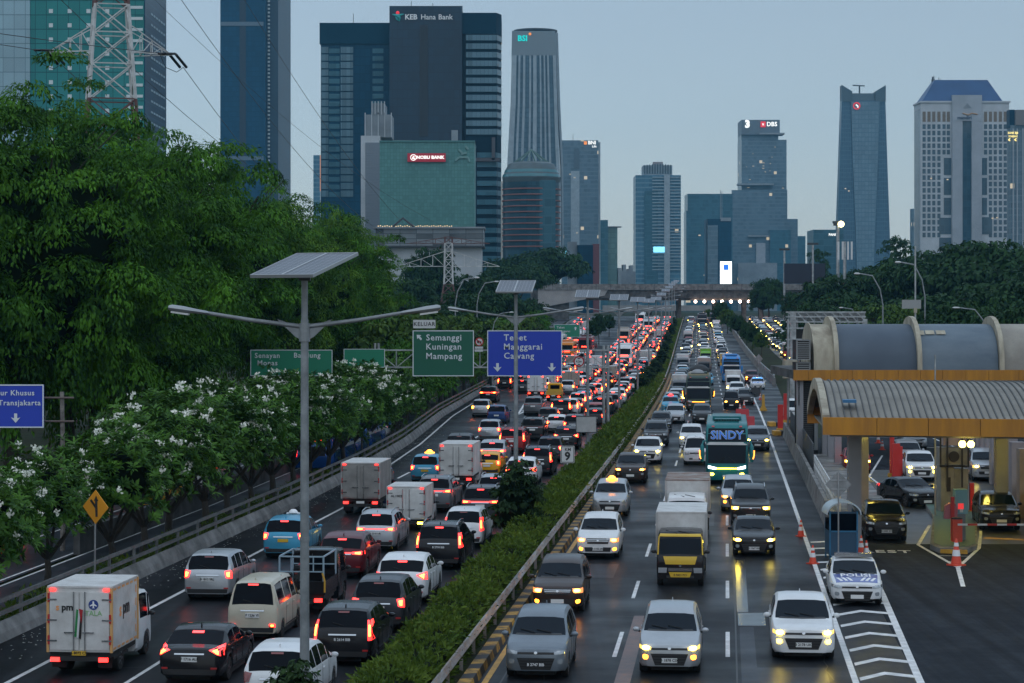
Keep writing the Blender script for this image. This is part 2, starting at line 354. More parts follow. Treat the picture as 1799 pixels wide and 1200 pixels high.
struct(strip(MB(), 9.86, 10.75, 71.3, 74.3, .0045).obj('road_patch', asphalt_smooth))
struct(strip(MB(), 9.9, 10.35, 52, 71.0, .004).obj('road_patch', asphalt_old))
for w, s in ((.12, lambda Y: sb(Y)-4.55), (.12, lambda Y: sb(Y)-5.1), (.1, lambda Y: sb(Y)-8.6)): line('busway_marking', s, 40, 300, w)
random.seed(21)
seal = P('crack_seal', (.012,.012,.013), rough=.4, spec=.3)
for k in range(26):
    s0 = random.choice([4.4, 5.6, 7.4, 8.8, 10.6, 12.2, -2.2, -4.4, -6.0, -8.2, -9.4, 18, 22, 20])+uni(-.5, .5); Y = uni(58, 120); mb = MB(); cross = rnd() < .35; n = random.randint(5, 11)
    for j in range(n):
        w = uni(.025, .05); s1, Y1 = (s0+uni(.15, .35), Y+uni(-.12, .12)) if cross else (s0+uni(-.13, .13), Y+uni(.5, 1.1))
        mb.add([pt(s0, Y, .006)+Vector((0 if cross else -w/2, -w/2 if cross else 0, 0)), pt(s1, Y1, .006)+Vector((0 if cross else -w/2, -w/2 if cross else 0, 0)), pt(s1, Y1, .006)+Vector((0 if cross else w/2, w/2 if cross else 0, 0)), pt(s0, Y, .006)+Vector((0 if cross else w/2, w/2 if cross else 0, 0))], [(0,1,2,3)]); s0, Y = s1, Y1
    struct(mb.obj('road_crack', seal))
for s0, s1, a_, b_ in ((3.6,5.2,84,88.5),(6.6,8.9,104,110),(-4.9,-3.6,64,71),(-9.6,-7.1,86,92),(10.2,12.3,58,63)): struct(strip(MB(), s0, s1, a_, b_, .003).obj('road_patch', asphalt_old))
for s0 in (9.75, 3.3): struct(strip(MB(), s0, s0+.05, 40, 180, .0035).obj('road_joint', seal))
struct(strip(MB(), 15.0, 34, 96, 140, .001).obj('toll_lane_floor', P('toll_floor', (.045,.044,.040), rough=.34, spec=.4, col2=(.024,.024,.023), scale=.8, space='World', rvar=.1)))
# --- kerbs, barriers, rails
stripes = bpy.data.materials.new('kerb_stripes'); stripes.use_nodes = True; t = stripes.node_tree; b = t.nodes['Principled BSDF']
gm = N(t, 'ShaderNodeNewGeometry'); sp = N(t, 'ShaderNodeSeparateXYZ'); t.links.new(gm.outputs['Position'], sp.inputs[0])
mm = N(t, 'ShaderNodeMath', operation='MULTIPLY_ADD'); t.links.new(sp.outputs['X'], mm.inputs[0]); mm.inputs[1].default_value = -.9; t.links.new(sp.outputs['Y'], mm.inputs[2])
m1 = N(t, 'ShaderNodeMath', operation='DIVIDE'); t.links.new(mm.outputs[0], m1.inputs[0]); m1.inputs[1].default_value = 1.5
m2 = N(t, 'ShaderNodeMath', operation='FRACT'); t.links.new(m1.outputs[0], m2.inputs[0]); m3 = N(t, 'ShaderNodeMath', operation='GREATER_THAN'); t.links.new(m2.outputs[0], m3.inputs[0]); m3.inputs[1].default_value = .5
nn = N(t, 'ShaderNodeTexNoise'); nn.inputs['Scale'].default_value = 3; nn.inputs['Detail'].default_value = 5; t.links.new(gm.outputs['Position'], nn.inputs['Vector'])
rr = N(t, 'ShaderNodeValToRGB'); rr.color_ramp.elements[0].position = .35; rr.color_ramp.elements[1].position = .6; rr.color_ramp.elements[0].color = (.12,.07,.02,1); rr.color_ramp.elements[1].color = (.44,.24,.03,1); t.links.new(nn.outputs[0], rr.inputs[0])
xx = N(t, 'ShaderNodeMix', data_type='RGBA'); t.links.new(m3.outputs[0], xx.inputs[0]); t.links.new(rr.outputs[0], xx.inputs[6]); xx.inputs[7].default_value = (.018,.017,.016,1); t.links.new(xx.outputs[2], b.inputs['Base Color']); b.inputs['Roughness'].default_value = .7
struct(sweep(MB(), [(2.3,-.05),(2.72,-.05),(2.66,.24),(2.34,.27)], 0, 20, 330).obj('kerb_striped', stripes))
struct(sweep(MB(), [(-.02,-.05),(.3,-.05),(.3,.2),(.02,.2)], 0, 20, 700).obj('kerb_median', concrete_d))
struct(sweep(MB(), [(.3,-.05),(2.3,-.05),(2.3,.14),(.3,.14)], 0, 20, 720).obj('median_soil', soil))
def rail_thing(name, label, cat, s, a, b, beams, posts, step, mat, side=1):
    r = thing(name, label, cat, pt((s(a) if callable(s) else s), a))
    inv = Matrix.Translation(-r.location)
    f = s if callable(s) else (lambda Y: s)
    for nm, prof in beams: sweep(MB(), prof, f, a, b, 0, side).xform(inv).obj(nm, mat, r, 40)
    Y = a+.6; n = 0
    while Y < b and n < 95:
        p = pt(f(Y), Y); h = posts
        MB().box(-.05, .05, -.05, .05, -.05, h).obj('post', mat, r).location = p-r.location
        Y += step if Y < 160 else step*2.2; n += 1
    return r
wb = lambda z: [(.0, z-.15), (.05, z-.15), (.09, z-.08), (.03, z), (.09, z+.08), (.05, z+.15), (0, z+.15)]
rail_thing('guardrail', 'long worn steel guardrail between the median hedge and the yellow and black kerb', 'guardrail', 2.12, 40, 640, [('rail_beam', wb(.72))], .8, 3.0, rust_rail)
rl = rail_thing('barrier_rail', 'twin steel pipe rail behind the outer concrete wall beside the flowering trees', 'rail', lambda Y: sb(Y)-.55, 40, 420,
     [('rail_pipe', [(-.05,.62),(.05,.62),(.05,.74),(-.05,.74)]), ('rail_pipe', [(-.05,1.02),(.05,1.02),(.05,1.14),(-.05,1.14)])], 1.1, 3.4, P('old_rail', (.20,.205,.205), rough=.5, metal=.4, var=.3, space='World'), -1)
w1 = sweep(MB(), [(0,-.05),(-.10,.24),(-.30,.52),(-.38,.52),(-.38,-.05)], sb, 40, 700).obj('concrete_wall', concrete)
tag(w1, 'long low sloping concrete wall along the outer shoulder of the outbound lanes', 'wall')
w2 = sweep(MB(), [(-4.72,-.05),(-4.72,1.0),(-4.98,1.0),(-4.98,-.05)], sb, 92, 420).obj('busway_wall', concrete_d)
tag(w2, 'dark low concrete wall between the bus lane and the frontage road', 'wall')
w3 = sweep(MB(), [(0,-.05),(.08,.3),(.16,.95),(.36,.95),(.44,-.05)], lambda Y: sr(Y)-.05, 100, 180).obj('concrete_barrier', concrete)
tag(w3, 'concrete barrier below the railing between the inbound lanes and the toll plaza', 'barrier')
w4 = sweep(MB(), [(0,-.05),(.1,.3),(.2,1.0),(.4,1.0),(.5,-.05)], lambda Y: sr(Y), 292, 700).obj('parapet_wall', concrete)
tag(w4, 'long concrete parapet climbing beside the empty shoulder of the inbound lanes', 'wall')
rail_thing('parapet_rail', 'pale pipe rail on top of the parapet beside the empty shoulder', 'rail', lambda Y: sr(Y)+.25, 292, 560, [('rail_pipe', [(-.06,1.25),(.06,1.25),(.06,1.37),(-.06,1.37)])], 1.3, 4, galv)
# --- the air
hz = MB().box(-2450, 2450, -60, 3450, -1.2, 300).obj('haze', None or P('haze_surface', (1,1,1))); hz['kind'] = 'stuff'; hz['label'] = 'thin blue evening haze'
t = MATS['haze_surface'].node_tree; t.nodes.clear(); o = N(t, 'ShaderNodeOutputMaterial'); v = N(t, 'ShaderNodeVolumePrincipled'); v.inputs['Color'].default_value = (.27,.69,1,1); v.inputs['Density'].default_value = .00008
v.inputs['Anisotropy'].default_value = 0.; t.links.new(v.outputs[0], o.inputs['Volume'])
# ================================================================ vehicles
def paint(name, col, metal=.25, rough=.32, coat=.8): return P('paint_'+name, col, rough, metal, .2, coat*.3, var=.10, scale=1.1)
PAINT = dict(white=paint('white', (.68,.69,.69), 0), silver=paint('silver', (.42,.44,.46), .55), grey=paint('grey', (.13,.14,.15), .4), dark=paint('dark_grey', (.035,.038,.043), .3),
    black=paint('black', (.010,.010,.012), 0, .25), brown=paint('brown', (.045,.030,.026), .3), blue=paint('blue', (.018,.05,.16), .2), taxi=paint('taxi_blue', (.055,.30,.46), .2), red=paint('red', (.28,.012,.014), .1),
    yellow=paint('yellow', (.78,.38,.01), 0), maroon=paint('maroon', (.10,.012,.018), .3), teal=paint('teal', (.012,.16,.17), .1), green=paint('bus_green', (.035,.065,.05), .2), cream=paint('cream', (.50,.46,.36), 0),
    bluegrey=paint('blue_grey', (.17,.20,.23), .45), lime=paint('lime', (.16,.42,.05), 0), skyblue=paint('sky_blue', (.03,.22,.55), .1), orange=paint('orange', (.62,.20,.02), 0), beige=paint('beige', (.36,.30,.25), .1))
glass = P('car_glass', (.003,.005,.009), .06, 0, .08); glass_b = P('windscreen_glass', (.004,.009,.016), .07, 0, .14)
def E_(name, col, s): return P(name, (.3,.3,.3), .3, emis=col, es=s)
HEAD_Y = E_('lamp_yellow', (1,.68,.05), 14); HEAD_A = E_('lamp_amber', (1,.28,.010), 8); HEAD_W = E_('lamp_white', (.85,.95,1), 5); LAMP_OFF = P('lamp_off', (.36,.39,.41), .1, .3, .8, coat=1)
TAIL_ON = E_('lamp_red', (1,.010,.0015), 4.5); CORE = E_('lamp_bulb', (1,.12,.010), 24); TAIL_OFF = P('tail_off', (.16,.006,.008), .15, 0, .6, coat=1); IND = E_('lamp_indicator', (1,.26,.012), 5); LENS_Y = E_('lens_yellow', (1,.58,.06), 1.9); LENS_A = E_('lens_amber', (1,.26,.012), 1.5); BULB_Y = E_('bulb_yellow', (1,.74,.07), 45); BULB_A = E_('bulb_amber', (1,.38,.03), 26); BULB_W = E_('bulb_white', (.9,.97,1), 10); BLUE_ON = E_('lamp_blue', (.05,.35,1), 9)
CORE_F = E_('lamp_bulb_bright', (1,.12,.010), 60); TAIL_F = E_('lamp_red_bright', (1,.018,.003), 16); HEAD_F = E_('lamp_yellow_bright', (1,.72,.11), 32); TAIL_DIM = E_('lamp_red_dim', (1,.02,.006), 2.2)
trim = P('black_trim', (.016,.016,.017), .45); chrome = P('chrome', (.55,.56,.57), .15, 1.); tyre_m = P('tyre', (.012,.012,.012), .85); rim_m = P('alloy', (.36,.37,.38), .3, .8)
plate_b = P('plate_black', (.02,.02,.02), .5); plate_w = P('plate_white', (.72,.72,.70), .5); plate_y = P('plate_yellow', (.7,.42,.03), .5); ink = P('ink_black', (.012,.012,.012), .6); inkw = P('ink_white', (.78,.78,.78), .6)
boxwhite = P('cargo_white', (.64,.64,.62), .55, col2=(.46,.45,.43), scale=1.4); boxrust = P('cargo_rusty', (.30,.29,.27), .7, col2=(.17,.075,.045), scale=1.6); under = P('underbody', (.012,.012,.012), .9)
red_mark = P('reflector_red', (.42,.02,.02), .35); orange_m = P('reflector_orange', (.75,.28,.02), .35)
DEF = dict(paint=PAINT['silver'], glass=glass, wind=glass_b, head=LAMP_OFF, fog=LAMP_OFF, tail=TAIL_ON, high=TAIL_ON, trim=trim, chrome=chrome, tyre=tyre_m, rim=rim_m, plate=plate_w, under=under, box=boxwhite, boxtop=boxwhite,
    mark=red_mark, sign=HEAD_A, hbulb=LAMP_OFF, fbulb=LAMP_OFF, core=CORE, ind=LAMP_OFF, paint2=PAINT['black'], pink=ink, beacon=BLUE_ON, orangem=orange_m)
SPEC = {
 'mpv': dict(L=4.4, W=1.75, H=1.67, top=[(0,.74),(.03,.84),(.12,.90),(.4,.99),(.95,1.09),(1.05,1.13),(1.72,1.52),(1.95,1.60),(2.5,1.66),(3.2,1.67),(3.85,1.62),(4.05,1.57),(4.30,1.10),(4.36,1.0),(4.40,.86)],
   w=[(0,.70),(.04,.80),(.14,.91),(.4,.985),(1,1),(3.6,1),(4.2,.965),(4.34,.93),(4.40,.86)], belt=[(0,.95),(1,.98),(3.9,1.08)], cowl=1.05, head=1.72, rhead=4.05, rbase=4.30, wheels=(.82,3.5), r=.32, seg=[(1.3,1.62),(1.68,2.52),(2.58,3.30),(3.36,3.86)], lite=1),
 'suv': dict(L=4.75, W=1.87, H=1.80, top=[(0,.86),(.03,.96),(.12,1.03),(.4,1.09),(1.2,1.17),(1.3,1.2),(1.98,1.63),(2.2,1.71),(2.8,1.78),(3.5,1.79),(4.2,1.74),(4.4,1.68),(4.64,1.22),(4.7,1.12),(4.75,.92)],
   w=[(0,.72),(.04,.82),(.14,.92),(.4,.99),(1,1),(4,1),(4.55,.96),(4.69,.93),(4.75,.86)], belt=[(0,1.06),(1,1.08),(4.2,1.17)], cowl=1.3, head=1.98, rhead=4.4, rbase=4.64, wheels=(.92,3.75), r=.38, seg=[(1.55,1.9),(1.96,2.76),(2.82,3.6),(3.66,4.25)]),
 'crossover': dict(L=4.55, W=1.84, H=1.66, top=[(0,.80),(.03,.90),(.12,.96),(.4,1.02),(1.15,1.08),(1.25,1.11),(2.0,1.54),(2.2,1.61),(2.7,1.66),(3.2,1.65),(3.75,1.56),(3.95,1.50),(4.36,1.13),(4.48,1.04),(4.55,.84)],
   w=[(0,.70),(.04,.80),(.14,.91),(.4,.985),(1,1),(3.9,1),(4.35,.95),(4.49,.91),(4.55,.84)], belt=[(0,1.0),(1,1.02),(4,1.13)], cowl=1.25, head=2.0, rhead=3.95, rbase=4.36, wheels=(.9,3.6), r=.36, seg=[(1.5,1.9),(1.96,2.75),(2.81,3.5),(3.56,3.88)]),
 'sedan': dict(L=4.6, W=1.79, H=1.44, top=[(0,.66),(.03,.75),(.12,.80),(.4,.87),(1.2,.96),(1.3,.99),(2.05,1.36),(2.3,1.42),(2.7,1.44),(3.1,1.42),(3.4,1.36),(4.05,1.04),(4.2,1.02),(4.48,1.0),(4.56,.95),(4.6,.82)],
   w=[(0,.66),(.04,.78),(.14,.9),(.4,.985),(1,1),(3.9,1),(4.4,.96),(4.55,.9),(4.6,.82)], belt=[(0,.88),(1,.9),(4,.96)], cowl=1.3, head=2.05, rhead=3.42, rbase=4.05, wheels=(.86,3.55), r=.33, seg=[(1.55,1.95),(2.01,2.72),(2.78,3.42)]),
 'hatch': dict(L=3.75, W=1.66, H=1.50, top=[(0,.72),(.03,.82),(.12,.88),(.35,.94),(.75,1.02),(.85,1.05),(1.5,1.40),(1.7,1.47),(2.2,1.50),(2.8,1.47),(3.2,1.40),(3.34,1.34),(3.60,1.02),(3.68,.94),(3.75,.8)],
   w=[(0,.70),(.04,.80),(.14,.91),(.4,.985),(1,1),(3,1),(3.55,.95),(3.7,.91),(3.75,.84)], belt=[(0,.92),(1,.94),(3.3,1.03)], cowl=.85, head=1.5, rhead=3.34, rbase=3.6, wheels=(.68,3.1), r=.3, seg=[(1.1,1.45),(1.51,2.25),(2.31,3.0)]),
 'van': dict(L=3.85, W=1.60, H=1.86, top=[(0,.80),(.02,.92),(.08,1.0),(.2,1.06),(.28,1.10),(.78,1.72),(.95,1.80),(1.5,1.85),(2.8,1.86),(3.5,1.83),(3.66,1.78),(3.79,1.14),(3.82,1.05),(3.85,.9)],
   w=[(0,.82),(.04,.9),(.12,.95),(.3,.99),(.8,1),(3.5,1),(3.72,.97),(3.82,.95),(3.85,.9)], belt=[(0,1.0),(1,1.08),(3.7,1.08)], cowl=.28, head=.78, rhead=3.66, rbase=3.79, wheels=(.55,3.0), r=.29, seg=[(.45,.8),(.86,1.5),(1.58,2.5),(2.58,3.5)]),
 'cab': dict(L=1.75, W=1.70, H=1.98, tb=.985, tum=.055, top=[(0,.92),(.02,1.04),(.05,1.10),(.08,1.14),(.17,1.72),(.23,1.84),(.45,1.94),(.9,1.98),(1.5,1.98),(1.72,1.95),(1.75,1.92)],
   w=[(0,.93),(.03,.965),(.1,.985),(.3,1),(1.6,1),(1.75,.98)], belt=[(0,1.1),(2,1.14)], cowl=.08, head=.17, rhead=9, rbase=9, wheels=(.55,), r=.34, seg=[(.24,.42),(.48,1.3)]),
}
def car_loft(k):
    """body shell as cross-sections along the car; nose at u=0 (y=+L/2)"""
    q = SPEC[k]; L, Wd = q['L'], q['W']; r = q['r']*1.17; us = set(a for a, _ in q['top'])|set(a for a, _ in q['w'])
    for wu in q['wheels']: us |= {wu-r*1.02, wu-r*.9, wu-r*.6, wu, wu+r*.6, wu+r*.9, wu+r*1.02}
    for a, b in q['seg']: us |= {a, b}
    us = sorted(u for u in us if 0 <= u <= L); u2 = [us[0]]
    for u in us[1:]:
        if u-u2[-1] > .012: u2.append(u)
    us = u2; rings = []
    for u in us:
        T = keyed(q['top'], u); w = keyed(q['w'], u)*Wd/2; b = keyed(q['belt'], u); B = .22 if .25 < u < L-.2 else .27
        for wu in q['wheels']:
            d = abs(u-wu)
            if d < r: B = max(B, q['r']+math.sqrt(max(0, r*r-d*d))*.95)
        z1 = max(B+.04, .34); z2 = max(B+.1, .6)
        gk = clamp((T-b-.03)/.28)
        hood = [(.90*w, B), (.985*w, z1), (w, min(z2, T-.12)), (.985*w, max(T-.15, z2*.5+T*.5-.1)), (.97*w, T-.085), (.93*w, T-.035), (.84*w, T-.01), (.5*w, T+.008), (0, T+.015)]
        tw = lambda z: w*(q.get('tb', .965)-q.get('tum', .21)*max(0, z-b)/.65)
        z5 = max(b+.05, T-.125)
        cab = [(.90*w, B), (.985*w, z1), (w, z2), (.99*w, b-.04), (tw(b)*1.0, b+.03), (tw(z5), z5), (tw(T)-.045, T-.035), (.45*w, T-.004), (0, T)]
        rings.append([(lerp(h[0], c[0], gk), lerp(h[1], c[1], gk)) for h, c in zip(hood, cab)])
    body, ws, rw, sl_, sr_ = MB(), MB(), MB(), MB(), MB()
    full = MB(); n = 17
    def ringv(i): 
        y = L/2-us[i]; rg = rings[i]
        return [(x, y, z) for x, z in rg]+[(-x, y, z) for x, z in rg[-2::-1]]
    V = [ringv(i) for i in range(len(us))]
    for i in range(len(us)-1):
        um = (us[i]+us[i+1])/2
        for j in range(n):
            jj = j if j < 8 else 15-j
            if j == 16: f = [V[i][16], V[i][0], V[i+1][0], V[i+1][16]]; jj = -1
            else: f = [V[i][j], V[i][j+1], V[i+1][j+1], V[i+1][j]]
            dst = body
            if jj in (6, 7) and q['cowl'] <= um <= q['head']: dst = ws
            elif jj in (6, 7) and q['rhead'] <= um <= q['rbase']: dst = rw
            elif jj == 4 and any(a <= um <= b for a, b in q['seg']): dst = sl_ if j > 8 else sr_
            dst.add(f, [(0,1,2,3)]); full.add(f, [(0,1,2,3)])
    for i in (0, len(us)-1): body.add(V[i], [tuple(range(n))]); full.add(V[i], [tuple(range(n))])
    def weld(mb):
        mp = {}; nv = []; ix = []
        for p in mb.v:
            kk = tuple(round(c, 4) for c in p)
            if kk not in mp: mp[kk] = len(nv); nv.append(p)
            ix.append(mp[kk])
        nf = []
        for f in mb.f:
            g_ = []
            for i in f:
                if not g_ or g_[-1] != ix[i]: g_.append(ix[i])
            if g_[0] == g_[-1] and len(g_) > 1: g_ = g_[:-1]
            if len(set(g_)) >= 3: nf.append(tuple(g_))
        mb.v = nv; mb.f = nf; mb.mi = [0]*len(nf); return mb
    for x in (body, ws, rw, sl_, sr_): weld(x)
    bvh = BVHTree.FromPolygons([Vector(p) for p in full.v], full.f)
    return dict(body=body, ws=ws, rw=rw, sl=sl_, sr=sr_, bvh=bvh, q=q)
def patch(bvh, cs, side, off=.016, nx=6, nz=4, th=.03, rnd_=0.):
    """a panel lying on the body: corners (a, z) TL TR BR BL seen from that side"""
    vs = []; back = []; sg = 1 if side in ('front', 'R') else -1; last = None
    for j in range(nz+1):
        for i in range(nx+1):
            a, b = i/nx, j/nz
            if rnd_:
                if j in (0, nz): a = lerp(rnd_, 1-rnd_, a)
            p = [lerp(lerp(cs[0][k], cs[1][k], a), lerp(cs[3][k], cs[2][k], a), b) for k in (0, 1)]
            if side == 'top': o, d = Vector((p[0], p[1], 20)), Vector((0, 0, -1))
            elif side in ('front', 'rear'): o, d = Vector((p[0], 20*sg, p[1])), Vector((0, -sg, 0))
            else: o, d = Vector((20*sg, p[0], p[1])), Vector((-sg, 0, 0))
            h = bvh.ray_cast(o, d)[0]
            if h is None and side in ('front', 'rear'):
                for kk in range(1, 14):
                    h = bvh.ray_cast(Vector((p[0]*(1-.012*kk), o.y, p[1])), d)[0]
                    if h is not None: break
            if h is None and side == 'top': h = Vector((p[0], p[1], last.z if last else 0))
            if h is None:
                h = Vector((p[0], last.y if last else 0, p[1])) if side in ('front', 'rear') else Vector((last.x if last else 0, p[0], p[1]))
            last = h; vs.append(h-d*off); back.append(h+d*th)
    W_ = nx+1; fs = [(j*W_+i, j*W_+i+1, j*W_+W_+i+1, j*W_+W_+i) for j in range(nz) for i in range(nx)]; m_ = len(vs)
    rim = list(range(W_))+[j*W_+nx for j in range(1, nz+1)]+[nz*W_+i for i in range(nx-1, -1, -1)]+[j*W_ for j in range(nz-1, 0, -1)]
    b = MB(); b.add(vs+back, fs+[(rim[i], rim[(i+1) % len(rim)], rim[(i+1) % len(rim)]+m_, rim[i]+m_) for i in range(len(rim))]); return b
def drape(mb, bvh, side='front', off=.03):
    nv = []; last = 0.
    for x, y, z in mb.v:                     # flat writing in x, y: laid on the body
        if side == 'top': h = bvh.ray_cast(Vector((-x, -y, 20)), Vector((0, 0, -1)))[0]; last = h.z if h else last; nv.append((-x, -y, last+off+z))
        else:
            sg = 1 if side == 'front' else -1; h = bvh.ray_cast(Vector((-x*sg, 20*sg, y)), Vector((0, -sg, 0)))[0]; last = h.y if h else last; nv.append((-x*sg, last+sg*(off+z), y))
    mb.v = nv; return mb
def shift(mb, dx, dy):
    mb.v = [(x+dx, y+dy, z) for x, y, z in mb.v]; return mb
def mir(cs): return [(-x, z) for x, z in cs]
def wheel_mb(r, w, x, y, sgn):
    t = MB().lathe([(r*.62, -w/2), (r*.93, -w/2), (r, -w*.32), (r, w*.32), (r*.93, w/2), (r*.62, w/2)], 'x', (x, y, r), 18)
    m_ = MB().lathe([(r*.60, -w*.3*sgn), (r*.66, w*.45*sgn), (r*.60, w*.47*sgn), (r*.52, w*.30*sgn), (r*.2, w*.36*sgn), (.02, w*.40*sgn)], 'x', (x, y, r), 18)
    for k in range(5):
        a = 2*math.pi*k/5; c, s_ = math.cos(a), math.sin(a); q0, q1 = r*.12, r*.58; h = .035
        pts = [(q0*c-h*s_, q0*s_+h*c), (q1*c-h*s_, q1*s_+h*c), (q1*c+h*s_, q1*s_-h*c), (q0*c+h*s_, q0*s_-h*c)]
        m_.prism([(y+p, r+z) for p, z in pts], x+w*.34*sgn, x+w*.5*sgn, 'x')
    return t, m_
LAMPS = { # style: (front lamps, fog, grille patches, tail lamps)
 'slim': dict(head=[(.50,.80),(.84,.84),(.84,.74),(.52,.72)], fog=[(.58,.58),(.74,.60),(.74,.46),(.60,.46)], grille=[(-.52,.62),(.52,.62),(.40,.30),(-.40,.30)], upper=[(-.5,.78),(.5,.78),(.5,.72),(-.5,.72)], bar='chrome'),
 'chrome': dict(head=[(.50,.86),(.84,.86),(.84,.70),(.54,.72)], fog=[(.60,.48),(.76,.50),(.76,.38),(.62,.36)], grille=[(-.48,.86),(.48,.86),(.42,.64),(-.42,.64)], upper=[(-.55,.50),(.55,.50),(.50,.32),(-.50,.32)], bar='chrome'),
}
def mk(k, style='slim', tail='side', rails=False, sc=1.0, plate='w'):
    """list of (part name, mesh builder, material key, index of the part it sits on, smooth angle)"""
    lf = car_loft(k); q = lf['q']; L, Wd = q['L'], q['W']; bv = lf['bvh']; P_ = []
    def put(name, mb, mk_, par=-1, sm=35): P_.append((name, mb, mk_, par, sm)); return len(P_)-1
    put('body', lf['body'], 'paint'); put('windscreen', lf['ws'], 'wind')
    if lf['rw'].f: put('rear_window', lf['rw'], 'glass')
    put('side_window', lf['sl'], 'glass'); put('side_window', lf['sr'], 'glass')
    S_ = LAMPS[style]; zt = {'mpv': 0, 'suv': .10, 'crossover': .06, 'sedan': -.09, 'hatch': -.02, 'van': .0, 'cab': -.02}[k]; xs_ = Wd/1.75
    sh = lambda cs: [(x*xs_, z+zt) for x, z in cs]
    if k == 'van': hd = [(.46,.86),(.76,.86),(.76,.70),(.48,.70)]; S_ = dict(S_, head=hd, grille=[(-.42,.82),(.42,.82),(.42,.74),(-.42,.74)], upper=[(-.45,.46),(.45,.46),(.45,.36),(-.45,.36)])
    if k == 'cab': S_ = dict(S_, head=[(.48,.70),(.80,.70),(.80,.52),(.50,.52)], grille=[(-.45,.70),(.45,.70),(.45,.56),(-.45,.56)], upper=[(-.5,.42),(.5,.42),(.5,.33),(-.5,.33)])
    for sg in (1, -1):
        hd = sh(S_['head']); hi = put('headlight', patch(bv, hd if sg > 0 else mir(hd), 'front', .018), 'head'); hx, hz_ = lerp(hd[0][0], hd[1][0], .45), (hd[0][1]+hd[2][1])/2+.01
        put('bulb', patch(bv, [(sg*(hx-.105), hz_+.05), (sg*(hx+.105), hz_+.05), (sg*(hx+.105), hz_-.05), (sg*(hx-.105), hz_-.05)], 'front', .034, 4, 3, .02, .2), 'hbulb', hi)
        if k not in ('van', 'cab'): fg = sh(S_['fog']); put('fog_lamp', patch(bv, fg if sg > 0 else mir(fg), 'front', .012, rnd_=.2), 'fog')
    gi = put('grille', patch(bv, sh(S_['grille']), 'front', .012, 6, 4, rnd_=.0), 'trim')
    if k not in ('van',):
        for zz in (.25, .5, .75):
            g_ = sh(S_['grille']); c = [(lerp(g_[0][0], g_[3][0], zz)*.96, lerp(g_[0][1], g_[3][1], zz)+.012), (lerp(g_[1][0], g_[2][0], zz)*.96, lerp(g_[1][1], g_[2][1], zz)+.012)]
            put('grille_bar', patch(bv, [c[0], c[1], (c[1][0], c[1][1]-.022), (c[0][0], c[0][1]-.022)], 'front', .022, 6, 1, .01), 'chrome' if style == 'chrome' else 'under', gi)
    put('bumper_inset', patch(bv, sh(S_['upper']), 'front', .008, 6, 2), 'trim')
    put('badge', patch(bv, sh([(-.05,.80),(.05,.80),(.05,.73),(-.05,.73)]), 'front', .03, 2, 2, rnd_=.25), 'chrome')
    pf = put('licence_plate', patch(bv, sh([(-.215,.50),(.215,.50),(.215,.37),(-.215,.37)]), 'front', .03, 2, 1), 'plate')
    put('cowl', patch(bv, [(-.62*xs_, q['top'][5][1]+.02), (.62*xs_, q['top'][5][1]+.02), (.66*xs_, q['top'][5][1]-.02), (-.66*xs_, q['top'][5][1]-.02)], 'front', .006, 6, 1), 'trim') if k != 'cab' else None
    wz = q['top'][5][1]
    for x0 in (-.35, .1):
        a = bv.ray_cast(Vector((x0, 20, wz+.03)), Vector((0,-1,0)))[0]; b_ = bv.ray_cast(Vector((x0+.42, 20, wz+.10)), Vector((0,-1,0)))[0]
        if a and b_: put('wiper', MB().bar(a+Vector((0,.02,.01)), b_+Vector((0,.02,.01)), .018), 'under')
    if k != 'cab':
        yr = 'rear'; base = keyed(q['top'], q['rbase'])
        if tail == 'side': tl = [(.60*xs_, base-.04), (.83*xs_, base-.0), (.84*xs_, base-.30), (.66*xs_, base-.26)]
        elif tail == 'tall': tl = [(.70*xs_, base+.22), (.80*xs_, base+.20), (.86*xs_, base-.34), (.74*xs_, base-.34)]
        elif tail == 'boomerang': tl = [(.52*xs_, base-.08), (.84*xs_, base+.02), (.85*xs_, base-.26), (.64*xs_, base-.14)]
        elif tail == 'low': tl = [(.58*xs_, .56), (.78*xs_, .56), (.78*xs_, .46), (.58*xs_, .46)]
        else: tl = [(.42*xs_, base-.10), (.84*xs_, base-.06), (.85*xs_, base-.20), (.44*xs_, base-.18)]
        for sg in (1, -1):
            ti = put('tail_light', patch(bv, tl if sg > 0 else mir(tl), yr, .022, 6, 5), 'tail'); cx_ = sum(p[0] for p in tl)/4; cz_ = sum(p[1] for p in tl)/4
            tc_ = [(lerp(p[0], cx_, .55), lerp(p[1], cz_, .45)) for p in tl]; put('bulb', patch(bv, tc_ if sg > 0 else mir(tc_), yr, .034, 3, 2), 'core', ti)
        if tail == 'bar': put('light_bar', patch(bv, [(-.44*xs_, base-.11), (.44*xs_, base-.11), (.44*xs_, base-.15), (-.44*xs_, base-.15)], yr, .012, 6, 1), 'tail')
        rz = keyed(q['top'], q['rhead'])
        put('brake_light', patch(bv, [(-.16, rz-.02), (.16, rz-.02), (.16, rz-.065), (-.16, rz-.065)], yr, .03, 3, 1), 'high')
        pr = put('licence_plate', patch(bv, [(-.215, base-.26), (.215, base-.26), (.215, base-.39), (-.215, base-.39)], yr, .03, 2, 1), 'plate')
        put('chrome_strip', patch(bv, [(-.40*xs_, base-.16), (.40*xs_, base-.16), (.40*xs_, base-.20), (-.40*xs_, base-.20)], yr, .02, 6, 1), 'chrome')
        put('bumper', patch(bv, [(-.72*xs_, .44), (.72*xs_, .44), (.70*xs_, .30), (-.70*xs_, .30)], yr, .018, 8, 2), 'trim')
        for sg in (1, -1): put('reflector', patch(bv, [(x*sg, z) for x, z in [(.58*xs_,.50),(.74*xs_,.50),(.74*xs_,.455),(.58*xs_,.455)]], yr, .03, 2, 1), 'mark')
